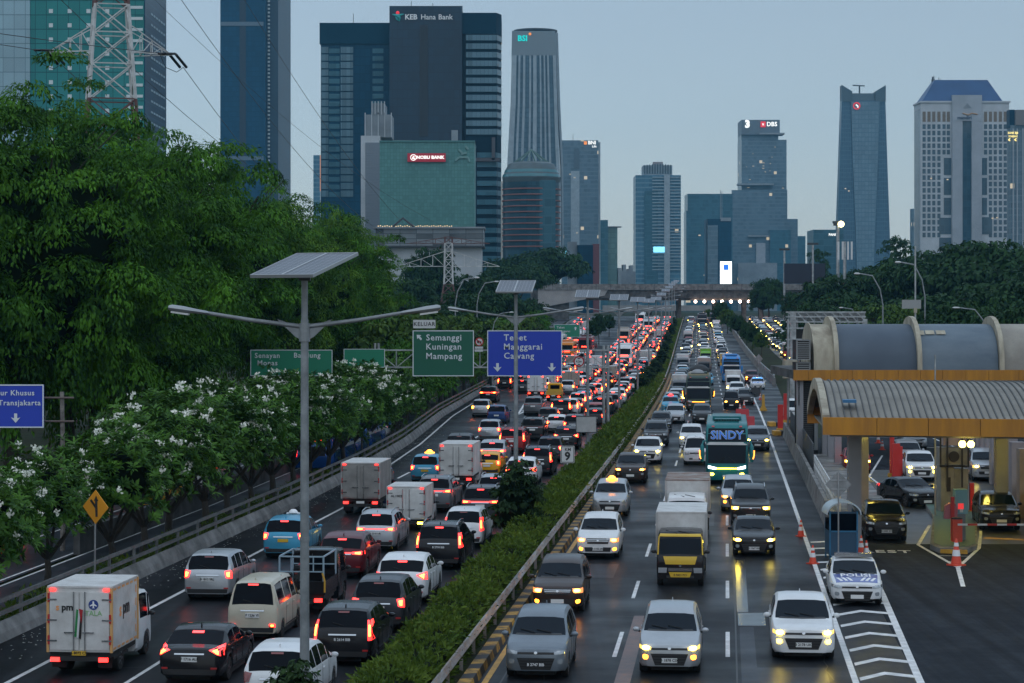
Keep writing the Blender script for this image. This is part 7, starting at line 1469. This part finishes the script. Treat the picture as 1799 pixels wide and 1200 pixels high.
# cones, water barriers
cone_o = P('cone_orange', (.62,.055,.02), .5); cone_w = P('cone_white', (.7,.7,.7), .4)
def cone_proto():
    r = bpy.data.objects.new('traffic_cone', None); MB().box(-.19,.19,-.19,.19,0,.04).obj('base', cone_o, r, link=False); MB().lathe([(.15,.04),(.030,.74),(.02,.75)], 'z', (0,0,0), 14).obj('body', cone_o, r, 50, link=False)
    MB().lathe([(.1185,.27),(.091,.44)], 'z', (0,0,0), 14).obj('sleeve', cone_w, r, 50, link=False); MB().lathe([(.073,.54),(.056,.64)], 'z', (0,0,0), 14).obj('sleeve', cone_w, r, 50, link=False); return r
CO = cone_proto()
for px, py, sc, lab in ((1407,942,1,'orange cone beside the walkway barrier, standing alone'),(1428,990,1,'orange cone at the tip of the chevron markings'),(1513,972,1,'orange cone behind the guard booth, nearer the wall'),(1522,981,1,'orange cone just behind the police car roof'),(1680,993,1.42,'tall orange cone in front of the toll island'),(1289,741,1,'orange cone nearest the red water barriers'),(1296,732,1,'orange cone next to the red barrier corner'),(1300,722,1,'orange cone third in the slanting line'),(1307,716,1,'orange cone touching the edge line'),(1311,706,1,'orange cone behind the red water barrier'),(1323,709,1,'orange cone just past the edge line'),(1336,702,1,'orange cone by the round backed sign'),(1543,778,1,'orange cone beyond the toll column'),(1550,790,1,'orange cone beside the toll lane line')):
    x, Y = gp(px, py); dup(CO, (x, Y, 0), uni(0, 1), lab, 'orange traffic cones', sc)['category'] = 'traffic cone'
wbm = P('plastic_red', (.42,.012,.02), .4)
for px, py, lab in ((1304,733,'red plastic water barrier nearer the teal coach'),(1313,747,'red plastic water barrier on the road edge line')):
    x, Y = gp(px, py); r = thing('water_barrier', lab, 'barrier', (x, Y, 0), .1, 'red water barriers'); MB().prism([(-.30,0),(.30,0),(.24,.2),(.12,.8),(-.12,.8),(-.24,.2)], -.6, .6, 'x').obj('body', wbm, r); MB().box(-.45,-.2,-.28,.28,-.01,.05).box(.2,.45,-.28,.28,-.01,.05).obj('foot', wbm, r)
r = thing('round_sign', 'dark round back of a sign board standing among the cones', 'sign', (*gp(1327,710), 0)); MB().lathe([(.01,-.02),(.55,-.02),(.55,.02),(.01,.02)], 'y', (0,0,1.3), 20).obj('disc', steel_d, r); MB().bar((-.6,.04,0),(-.6,.04,2.0),.05).bar((.6,.04,0),(.6,.04,2.0),.05).bar((-.6,.04,2.0),(.6,.04,2.0),.05).obj('stand', galv, r)
# toll island
r = thing('toll_island', 'raised kerbed toll island with a green floor and ochre nose', 'island', (0,0,0)); isl = [(17.8,92.6),(18.9,92.3),(19.6,93.6),(23.2,110.8),(24.4,122),(22.2,122),(20.3,107),(17.7,94)]
MB().prism(isl, -.05, .20).obj('kerb', concrete, r); cx_ = sum(p[0] for p in isl)/8; cy_ = sum(p[1] for p in isl)/8; MB().prism([(lerp(a, cx_, .10), lerp(b_, cy_, .06)) for a, b_ in isl], .19, .215).obj('floor', P('floor_green', (.05,.10,.07), .6), r); MB().prism([(17.85,92.5),(18.4,92.2),(18.9,92.1),(18.9,92.28),(17.9,92.58)], -.04, .16).obj('nose', paint_y, r)
YK = 109.; kx = lambda px: X_(px, YK); r = thing('equipment_tower', 'grey toll equipment cabinet stack with a round fan on the island', 'cabinet', (kx(1677), YK, .2)); q = lambda px: kx(px)-kx(1677); cabm = P('cabinet_grey', (.22,.22,.20), .6, var=.25, scale=1.5)
MB().box(q(1653),q(1676),0,1.2,0,2.25).box(q(1677),q(1702),.1,1.2,0,2.1).obj('cabinet', cabm, r); MB().box(q(1663),q(1670),-.03,.0,1.0,1.7).obj('door_window', black_m, r); MB().box(q(1651),q(1700),.05,1.0,2.3,3.15).obj('fan_unit', cabm, r); MB().lathe([(.01,-.03),(.26,-.03),(.26,.06)], 'y', (q(1676),.0,2.72), 18).obj('fan', black_m, r); MB().box(q(1658),q(1699),.1,.9,3.25,4.0).obj('upper_box', P('box_pinkgrey', (.33,.26,.25), .6), r)
fr = MB()
for px in (1652, 1664, 1690, 1701): fr.box(q(px)-.04, q(px)+.04, -.08, -.02, 1.2 if px in (1664, 1690) else 2.2, 4.1)
fr.box(q(1652),q(1701),-.08,-.02,2.2,2.28).box(q(1652),q(1701),-.08,-.02,4.02,4.1); fr.obj('frame', black_m, r)
YK2 = 95.5; r = thing('payment_kiosk', 'light blue payment kiosk with a small red screen on the island nose', 'kiosk', (X_(1689,YK2), YK2, .2)); w = 11*YK2/F; MB().box(-w,w,0,.5,1.15,2.2).obj('upper_case', P('kiosk_blue', (.16,.33,.38), .5), r); MB().box(-w*.7,w*.7,.05,.45,0,1.14).obj('pedestal', P('kiosk_base', (.16,.19,.20), .5), r); MB().box(-w*.55,w*.35,-.02,.0,1.35,1.6).obj('screen', P('screen_red', (.2,.02,.02), .4, emis=(1,.05,.05), es=.7), r); MB().box(-w*.25,w*.25,-.03,-.005,1.22,1.36).obj('ticket_slot', white_p, r)
redp = P('post_red', (.50,.022,.018), .45); redo = P('barrier_red', (.60,.06,.025), .45)
r = thing('barrier_gate', 'red toll barrier gate with a white and red striped arm lowered', 'barrier', (X_(1683,95.0), 95.0, .2)); MB().box(-.24,.16,-.15,.2,0,.98).obj('housing', redo, r); MB().lathe([(.24,.98),(.24,1.04),(.1,1.06)], 'z', (-.04,.02,0), 14).obj('cap', steel_d, r); a_ = MB(); b2 = MB()
for k in range(12): (a_ if k % 2 == 0 else b2).box(-.05+k*.42, -.05+k*.42+.42, -.22, -.17, .72, .80)
am = a_.obj('arm', P('arm_white', (.66,.66,.66), .5), r); b2.obj('arm_stripe', redp, am)
r = thing('red_post', 'slim red post beside the striped barrier arm on the island', 'post', (X_(1673.5,95.3), 95.3, .2), 0, 'red toll posts'); MB().box(-.07,.07,-.07,.07,0,1.9).obj('post', redp, r); MB().prism([(-.32,.95),(-.28,1.5),(-.1,1.62),(.15,1.6),(.25,1.4),(.22,.95)], .12, .4, 'y').obj('pink_case', P('case_pink', (.42,.14,.17), .5), r)
for px, py, w_, h_, lab in ((1574,852,.22,2.4,'thick red post standing by the second toll lane'),(1581,843,.14,2.0,'thin red post paired with the thick one'),(1567,838,.12,3.0,'dark red pole behind the thick red post'),(1371,757,.22,2.2,'red gate post at the plaza entrance, nearest the barrier end'),(1381,742,.22,2.6,'red gate post at the plaza entrance, behind the first'),(1707,905,.1,1.6,'dark red post behind the equipment stack')):
    x, Y = gp(px, py); r = thing('red_post', lab, 'post', (x, Y, 0), 0, 'red toll posts'); MB().box(-w_,w_,-.12,.12,0,h_).obj('post', redp, r); MB().box(-w_-.1,w_+.1,-.2,.2,-.02,.25).obj('foot', paint_y, r)
x, Y = gp(1341, 721); r = thing('yellow_stand', 'narrow yellow stand beside the white van at the plaza entrance', 'stand', (x, Y, 0)); MB().prism([(-.4,0),(.4,0),(.15,.5),(.1,1.6),(-.1,1.6),(-.15,.5)], -.15, .15, 'y').obj('body', P('stand_yellow', (.5,.27,.03), .5), r)
for px, py in ((1360,748),(1369,764)): x, Y = gp(px, py); r = thing('kerb_block', ['yellow and black kerb block under the red gate post','smaller yellow kerb block at the barrier end'][px > 1365], 'kerb block', (x, Y, 0)); MB().box(-.5,.1,-.5,.9,0,.35).obj('yellow_face', paint_y, r); MB().box(.1,.6,-.5,.9,0,.35).obj('black_face', black_m, r)
# far wall of the plaza
r = thing('plaza_wall', 'grey wall with square pillars closing the toll lanes', 'wall', (25.2,109,0)); wd = Vector((.152,1,0)); mb = MB()
pp = [wd*k for k in (-14, 45)]; nn_ = Vector((1,-.152,0))*.25
mb.add([tuple(p+n_+Vector((0,0,z))) for z in (-.05,1.35) for p, n_ in ((pp[0],nn_*0),(pp[1],nn_*0),(pp[1],nn_),(pp[0],nn_))], [(0,1,2,3),(4,5,6,7),(0,1,5,4),(1,2,6,5),(2,3,7,6),(3,0,4,7)]); mb.obj('low_wall', concrete_d, r)
for k in range(11): p = wd*(-12+k*5.3)-nn_*.4; MB().box(p.x-.35,p.x+.35,p.y-.35,p.y+.35,-.05,3.4).obj('pillar', P('pillar_pink', (.25,.22,.22), .7, var=.2, scale=.5) if 'pillar_pink' not in MATS else MATS['pillar_pink'], r)
# plaza markings
def pline(pts, w=.14, mat=paint_w, name='lane_marking'):
    mb = MB(); ps = [Vector((*gp(px, py), .009)) for px, py in pts]
    for i, (a, b_) in enumerate(zip(ps, ps[1:])): d = (b_-a).normalized(); n_ = Vector((-d.y, d.x, 0))*w/2; z_ = Vector((0,0,.001*i)); mb.add([a-n_-d*w*.3+z_, b_-n_+d*w*.3+z_, b_+n_+d*w*.3+z_, a+n_-d*w*.3+z_], [(0,1,2,3)])
    return struct(mb.obj(name, mat))
pline([(1633,923),(1613,957),(1683,997),(1720,963),(1724,925)], .15); pline([(1683,997),(1692,1030)], .17); pline([(1648,976),(1703,977)], .1); pline([(1666,986),(1696,987)], .1); pline([(1550,800),(1527,837),(1567,867)], .13); pline([(1505,866),(1526,900)], .13); pline([(1640,770),(1690,790)], .16); pline([(1771,842),(1799,885)], .13)
for a in (((1632,786),(1662,786)),((1632,803),(1662,803))): pline(a, .5, P('paint_buff%d' % a[0][1], (.4,.36,.27), .6), 'floor_band')
x, Y = gp(1556, 969); o = text_mb('REST', 2.1, .02, .002, 'CENTER', 1.15); o.xform(Matrix.Translation((x, Y, .012)) @ Matrix.Rotation(-.1, 4, 'Z') @ Matrix.Diagonal((.42,.62,1,1))); struct(o.obj('painted_letters', paint_w))
pline([(1735,945),(1799,948)], .5, paint_y, 'yellow_band')
GT_ = 'cars in the toll lanes'
def VT(pr, px, py, mats, lab, cat, yaw=0.): o = stand(pr, px=px, py=py, inb=True, yaw=yaw, mats=mats, label=lab, cat=cat, group=GT_); return o
VT('crossover', 1558, 953, col('black'), 'black crossover leaving the toll lane with ceiling lamps mirrored on it', 'suv'); VT('sedan', 1603, 893, col('black'), 'dark sedan in the middle toll lane with a bluish windscreen', 'sedan', .35)
VT('crossover_bar', 1620, 846, col('white', head=HEAD_Y, fog=HEAD_Y), 'white suv with four yellow lamps in the toll lane', 'suv'); VT('mpv_chrome', 1598, 822, col('silver', head=HEAD_A), 'silver minivan with an amber lamp behind the white toll lane suv', 'minivan'); VT('sedan', 1608, 790, col('silver'), 'silver sedan with blue tinted windscreen farther up the toll lane', 'sedan')
VT('suv_chrome', 1737, 846, col('silver', **ON), 'silver suv with yellow headlights in the wall side toll lane', 'suv'); VT('crossover', 1760, 934, col('black'), 'black crossover waiting behind the striped barrier arm', 'suv'); VT('hatch', 1507, 832, col('red', head=HEAD_Y), 'red hatchback with a yellow headlight half hidden by the toll column', 'hatchback')
# ================================================================ more street furniture
def lamp_proto(h=9., reach=2.6, rise=1.4):
    r = bpy.data.objects.new('street_lamp', None); MB().tube([(0,0,-.2),(0,0,h*.8),(-reach*.12,0,h*.9+rise*.2),(-reach*.45,0,h+rise*.3),(-reach,0,h+rise*.42)], [.11,.08,.07,.06,.05], 8).obj('pole', pole_m, r, 50, link=False); MB().lathe([(.04,0),(.12,.15),(.14,.5),(.05,.7)], 'x', (0,0,0), 8).xform(Matrix.Translation((-reach+.05,0,h+rise*.42)) @ Matrix.Diagonal((-1,1,.6,1))).obj('lamp_head', lens, r, 50, link=False); return r
LP = lamp_proto()
for px, ptop, Y, sx, lab in ((1551,480,250,1,'curved street lamp on the slope behind the vault roof'),(1625,460,240,1,'tall curved street lamp beside the mast above the toll roof'),(1735,540,205,1,'street lamp with a ring behind the last cream rib'),(1510,540,280,.8,'street lamp head poking out of the shrubs left of the vents'),(800,487,300,-1,'curved street lamp in front of the dark trees'),(838,494,330,-1,'second curved street lamp behind the blue sign'),(727,545,230,-.7,'small street lamp beside the exit plate'),(1385,545,500,-1,'street lamp over the side road queue'),(865,548,270,-.8,'street lamp beside the second lamp post')):
    x, zt = at(px, ptop, Y); dup(LP, (x, Y, zg(Y)), 0, lab, 'street lamps off the motorway', (sx, 1, (zt-zg(Y))/9.6))['category'] = 'street lamp'
def mast(name, label, px, ptop, Y, rr=.14): x, zt = at(px, ptop, Y); r = thing(name, label, 'mast', (x, Y, zg(Y))); MB().tube([(0,0,-.3),(0,0,zt-zg(Y))], [rr*1.3, rr], 8).obj('pole', galv, r, 50); return r, zt-zg(Y)
r, h = mast('floodlight_mast', 'tall floodlight mast with one glowing yellow lamp', 1472, 388, 430, .3); MB().box(-1,1.1,-.4,.4,h-.4,h).box(-.9,-.3,-.6,0,h-.9,h-.1).obj('lamp_frame', steel_d, r); MB().lathe([(.02,-.3),(.5,-.2),(.6,.1),(.3,.3)], 'y', (.55,-.6,h-.6), 12).obj('lamp', P('mast_lamp', (.8,.7,.4), emis=(1,.85,.4), es=8), r)
for px, pt_, Y, lab in ((1378,436,560,'thin floodlight mast before the stepped grey tower'),(1428,426,520,'thin floodlight mast beside the dark billboard')): r, h = mast('floodlight_mast', lab, px, pt_, Y, .25); MB().box(-1.3,1.3,-.3,.3,h-.5,h).obj('lamp_frame', steel_d, r)
r, h = mast('antenna_mast', 'cell antenna mast with white panels among the slope trees', 1484, 424, 420, .3)
for x_ in (-1.2, -.4, .6, 1.3): MB().box(x_-.16, x_+.16, -.3, 0, h-3.4, h).obj('antenna_panel', s_white, r)
r, h = mast('radio_mast', 'tall thin pole with a mesh dish above the vault roof', 1608, 432, 180, .07); zz = Z_(534, 180); MB().box(-1.1,.45,-.10,-.06,zz-.36,zz+.36).obj('dish', P('mesh_grey', (.30,.31,.30), .6), r); MB().box(-.15,.1,-.3,-.1,zz-.7,zz-.3).obj('radio_box', creamw, r)
r, h = mast('pole', 'thin dark pole standing on the near toll canopy edge', 1643, 623, 107, .035)
x, z = at(1414, 480, 520); r = thing('billboard', 'dark blank billboard above the trees by the overpass', 'billboard', (x, 520, zg(520))); w = 36*520/F; MB().box(-w,w,0,.6,Z_(498,520)-zg(520),Z_(462.5,520)-zg(520)).obj('panel', P('billboard_navy', (.008,.014,.03), .6), r); MB().box(-.5,.5,.2,.5,0,Z_(498,520)-zg(520)).obj('column', steel_d, r)
x, z = at(900, 480, 600)
Yv = 235.; r = thing('message_gantry', 'grey steel lattice gantry over the side road behind the vents', 'gantry', (X_(1393,Yv), Yv, 0)); o0 = X_(1393,Yv); l2 = lambda px: X_(px,Yv)-o0; MB().box(-.3,.3,-.3,.3,-.1,Z_(548,Yv)).obj('post', galv, r); MB().box(l2(1519)-.25,l2(1519)+.25,-.3,.3,-.1,Z_(560,Yv)).obj('post', galv, r)
for py in (548, 556, 565, 576, 596, 610): MB().bar((l2(1380),-.3,Z_(py,Yv)),(l2(1520),-.3,Z_(py,Yv)),.16).obj('chord', galv, r)
for k in range(9): MB().bar((l2(1385+k*15),-.3,Z_(548,Yv)),(l2(1400+k*15),-.3,Z_(565,Yv)),.12).bar((l2(1385+k*15),-.3,Z_(548,Yv)),(l2(1385+k*15),-.3,Z_(576,Yv)),.12).obj('brace', galv, r)
MB().box(l2(1398),l2(1520),0,.5,Z_(563,Yv),Z_(547,Yv)).obj('board_back', s_grey, r); MB().box(l2(1397),l2(1440),.2,.8,Z_(612,Yv),Z_(579,Yv)).obj('display', black_m, r)
x, z = at(1388, 625, 172); r = thing('hanging_box', 'cream control box on a pole at the end of the toll hall', 'box', (x, 172, 0)); MB().box(-.55,.55,-.2,.3,Z_(664,172),Z_(632,172)).obj('case', creamw, r); MB().tube([(-.1,.4,-.1),(-.1,.4,Z_(560,172))], .1, 8).obj('pole', galv, r)
x, Y = gp(1333, 657); r = thing('diamond_sign', 'grey diamond sign back beside the side road bush', 'sign', (X_(1333,330), 330, zg(330))); z = Z_(630,330)-zg(330); MB().tube([(0,0,-.1),(0,0,z+.5)], .05, 6).obj('post', galv, r); MB().prism([(0,z+.75),(.6,z),(0,z-.75),(-.6,z)], -.03, 0, 'y').obj('diamond', s_grey, r)
# ================================================================ the frontage road behind the flowering trees
def VF(pr, s_, Y, mats, lab, cat, inb=False): stand(pr, s=sb(Y)+s_, Y=Y, inb=inb, mats=mats, label=lab, cat=cat, group='vehicles behind the flowering trees')
busb = dict(paint=P('paint_bus_blue', (.01,.10,.42), .1, .35, .5, .5), tail=TAIL_ON)
VF('coach', -3.2, 138, busb, 'bright blue city bus behind the flowering trees', 'bus'); VF('coach', -3.2, 152.5, busb, 'second bright blue city bus ahead of the first', 'bus'); VF('mpv_slim', -7.2, 112, col('yellow', **OFF), 'yellow minivan seen between plumeria trunks', 'minivan'); VF('mpv_chrome', -7.4, 124, col('silver'), 'silver minivan seen through the plumeria leaves', 'minivan')
VF('suv_tall', -8, 88, col('orange'), 'orange vehicle glimpsed behind the nearest plumeria trunk', 'suv'); VF('crossover', -7.2, 165, col('red'), 'red car behind the gantry foot', 'suv'); VF('mpv_slim', -7.3, 176, col('dark'), 'dark minivan on the frontage road beyond the gantry foot', 'minivan'); VF('mpv_tall', -10.5, 120, col('white'), 'white minivan on the outer frontage lane', 'minivan'); VF('mpv_tall', -10.5, 100, col('black'), 'black minivan on the outer frontage lane', 'minivan'); VF('hatch', -3.2, 172, col('white'), 'white car on the bus lane beside the gantry posts', 'hatchback')
# ================================================================ writing and small details on the vehicles
def plate_txt(o, s_, L, z, front=True, white=False, size=.105):
    ch = [c for c in o.children if c.name.startswith('licence_plate')]; ys = sorted(ch, key=lambda c: sum(v.co.y for v in c.data.vertices)/len(c.data.vertices)); p = ys[-1 if front else 0]
    vs = [v.co for v in p.data.vertices]; y = (max if front else min)(v.y for v in vs); zc = sum(v.z for v in vs)/len(vs)
    t_ = lettering('lettering', s_, size, inkw if white else ink, p, (0, y+(.006 if front else -.006), zc+.006), math.pi if front else 0, .012); return t_
plate_txt(car1, 'B 2747 BIB', 4.4, 0, True, True); plate_txt(av, 'B 1878 CIX', 4.4, 0); plate_txt(tk, 'B 9821 PCI', 5.6, 0); plate_txt(spm, 'A 8072 CX', 4.6, 0, False)
for lab, s_, fr in (('white suv with yellow lamps beside the white chevron markings', 'B 2178 UIC', True), ('black sedan with yellow headlights facing the wet glowing strip', 'B 1067 IAB', True), ('black sedan with glowing claw shaped tail lights', 'F 1716 AU', False), ('cream white van with square rear window beside the lamp post', 'F 1236 VI', False), ('silver minivan with small red lamps ahead of the white delivery truck', 'B 1812 SRL', False), ('white minivan with chrome grille and amber lamps, ahead of the silver taxi', 'B 1102 JAE', True), ('black crossover leaving the toll lane with ceiling lamps mirrored on it', 'B 3083 ZO', True), ('silver minivan with roof rails and thin tail lights in the second lane', 'B 2318 UR', False)):
    o = next(x for x in C.objects if x.get('label') == lab); plate_txt(o, s_, 0, 0, fr)
plate_txt(calya, 'B 2614 BIB', 4.4, 0, False, True); o = next(x for x in C.objects if x.get('label', '').startswith('black suv with tall vertical')); plate_txt(o, 'B 2730 BIB', 0, 0, False, True)
# delivery truck emblems: rear doors and the side wall
org = P('print_orange', (.80,.32,.10), .5); navy = P('print_navy', (.02,.05,.22), .5); grn = P('print_green', (.22,.45,.18), .5)
bxp = next(c for c in spm.children if c.name.startswith('cargo_box')); drs = [c for c in spm.children if c.name.startswith('cargo_door')]; dl = min(drs, key=lambda c: c.data.vertices[0].co.x); dr_ = max(drs, key=lambda c: c.data.vertices[0].co.x)
yd = -2.3+.05-.045; tw.scale = (.97, 1, .82)
lettering('lettering', 's', .26, org, dl, (-.62, yd, 1.9), 0, .02); lettering('lettering', 'pm', .26, ink, dl, (-.34, yd, 1.9), 0, .028)
MB().lathe([(.01,-.004),(.14,-.004),(.14,.004),(.01,.004)], 'y', (.40, yd, 1.98), 24).obj('emblem', navy, dr_); MB().prism([(-.02,.10),(.02,.10),(.025,.03),(.10,-.02),(.10,-.045),(.02,-.02),(.015,-.07),(.045,-.09),(-.045,-.09),(-.015,-.07),(-.02,-.02),(-.10,-.045),(-.10,-.02),(-.025,.03)], yd-.012, yd-.005, 'y').xform(Matrix.Translation((.40,0,1.98))).obj('emblem_plane', inkw, dr_); lettering('lettering', 'TALA', .20, grn, dr_, (.40, yd, 1.74), 0, -.002)
for z_, n_ in ((1.22, dl), (1.24, dr_), (1.16, dr_)):
    pass
xs_ = .90+.006; lettering('lettering', 's', .55, org, bxp, (xs_, -1.35, 1.72), R(90), .02); lettering('lettering', 'pm', .55, ink, bxp, (xs_, -.75, 1.74), R(90), .028)
mb = MB()
for q_ in range(6):
    y_ = -2.05+q_*.43; mb.box(xs_-.004, xs_+.004, y_, y_+.26, 2.34, 2.40).box(xs_-.004, xs_+.004, y_, y_+.26, .70, .76)
for q_ in range(4): mb.box(xs_-.004, xs_+.004, -2.20, -2.14, .88+q_*.38, 1.10+q_*.38).box(xs_-.004, xs_+.004, .24, .30, .88+q_*.38, 1.10+q_*.38)
mb.obj('reflector', P('strip_orange', (.75,.34,.10), .4), bxp)
fl = MB(); fx, fz = 0.0, 1.85
for i_, x_ in enumerate((-.09, -.03, .03)): fl.add([(x_,0,-.02*i_),(x_+.06,.012,-.02*i_-.02),(x_+.05-.05,.03,-.78-.03*i_),(x_-.06,.015,-.76-.02*i_)], [(0,1,2,3)], i_)
fl.add([(-.02,.0,.02),(.10,.0,-.02),(.05,-.012,-.40)], [(0,1,2)], 3)
f_ = fl.obj('flag', [P('flag_green', (.02,.22,.06), .8), P('flag_white', (.6,.6,.6), .8), P('flag_black', (.012,.012,.012), .8), P('flag_red', (.35,.015,.02), .8)]); tag(f_, 'small green, white, black and red flag hanging between the delivery truck doors', 'flag')
f_.rotation_euler = spm.rotation_euler; f_.location = spm.matrix_basis @ Vector((.02, yd-.05, 1.86))
lettering('lettering', 'AL1002', .17, ink, next(c for c in tw.children if c.name.startswith('cargo_box')), (-.45, yd, 1.95), 0, .01)
# pickup frame and motorcycle
fb = P('frame_pale_blue', (.25,.34,.40), .5); mb = MB()
for x_ in (-.74, .74):
    for y_ in (-2.0, .30): mb.bar((x_, y_, .75), (x_, y_, 1.95), .045)
    mb.bar((x_,-2.0,1.95),(x_,.30,1.95),.045)
for y_ in (-2.0, .30):
    mb.bar((-.74,y_,1.95),(.74,y_,1.95),.045).bar((-.74,y_,1.45),(.74,y_,1.45),.035)
for x_ in (-.35, .05, .4): mb.bar((x_,-2.0,1.95),(x_,-2.0,1.45),.03)
mb.obj('rack_frame', fb, pk)
for x_ in (-.80, .80): MB().tube([(x_,-2.1,.78),(x_,-2.1,1.15),(x_*.94,-2.1,1.32),(x_*.9,-2.1,1.42)], .03, 6).obj('rack_handle', P('handle_yellow', (.6,.33,.03), .5) if 'handle_yellow' not in MATS else MATS['handle_yellow'], pk)
mc = thing('motorcycle', 'red and black motorcycle strapped upright in the black pickup bed', 'motorcycle'); mc.location = pk.matrix_basis @ Vector((-.22, -.95, .775)); mc.rotation_euler = pk.rotation_euler
for y_ in (-.62, .62): t_, r_ = wheel_mb(.29, .10, 0, y_, 1); w_ = t_.obj('wheel', tyre_m, mc, 40); r_.obj('rim', rim_m, w_, 30)
MB().lathe([(.02,-.35),(.10,-.30),(.15,-.05),(.13,.15),(.05,.32)], 'y', (0,.16,.70), 10).obj('fuel_tank', PAINT['red'], mc, 50); MB().box(-.11,.11,-.72,-.08,.70,.78).box(-.08,.08,-.80,-.6,.74,.84).obj('seat', tyre_m, mc); MB().box(-.12,.12,-.22,.22,.28,.55).obj('engine', steel_d, mc)
MB().bar((-.36,.38,.98),(.36,.38,.98),.03).bar((0,.40,.95),(0,.62,.30),.06).bar((-.30,.38,.98),(-.34,.30,1.12),.02).bar((.30,.38,.98),(.34,.30,1.12),.02).obj('handlebar', steel_d, mc); MB().box(-.05,.05,-.86,-.82,.56,.68).obj('tail_light', TAIL_OFF, mc); MB().box(-.09,.09,-.89,-.87,.42,.53).obj('licence_plate', plate_b, mc); MB().tube([(.12,-.75,.36),(.12,.1,.28)], .05, 8).obj('exhaust', chrome, mc); MB().bar((0,-.62,.29),(0,-.05,.36),.06).obj('swing_arm', steel_d, mc)
# luggage on the coach roof
co_ = next(x for x in C.objects if x.get('label', '').startswith('dark green coach with'))
def lump(name, label, x_, y_, z_, rx, ry, rz, mat): 
    o = MB().lathe([(.98,0),(1.0,.12),(.9,.5),(.62,.82),(.3,.97),(.02,1)], 'z', (0,0,0), 14).xform(Matrix.Diagonal((rx,ry,rz,1))).obj(name, mat, None, 40); tag(o, label, 'luggage'); o.location = co_.matrix_basis @ Vector((x_, y_, z_)); o.rotation_euler = co_.rotation_euler
lump('luggage', 'large black tarpaulin bundle on the dark green coach roof', 0, -2.2, 3.6, 1.1, 1.6, .85, black_m); lump('luggage', 'grey cloth bundle in front of the black tarpaulin on the coach roof', .1, 3.2, 3.58, .7, .9, .5, P('cloth_grey', (.28,.29,.30), .9)); lump('luggage', 'small pale sack at the edge of the coach roof rack', .75, 3.0, 3.58, .3, .5, .3, P('sack_pale', (.34,.32,.28), .9))
# chevrons on the waiting van and fallen leaves by the wall
lv_ = []
for _ in range(700):
    Y = uni(58, 190); s_ = sb(Y)+abs(random.gauss(0, .9))+.05; lv_.append((m(Y)+s_, Y, .012))
lv_ = np.array(lv_); n = len(lv_); dd = rng.normal(size=(n,3)); dd[:, 2] = .05
tag(quads('fallen_petals', leaf_quads(lv_, dd, .05+.05*rng.random(n), .04+.03*rng.random(n), np.tile([0.,0,1], (n,1))), flower), 'scattered white petals along the foot of the concrete wall', 'petals', kind='stuff')
for o in list(C.objects):
    if o.get('label') == 'haze': pass
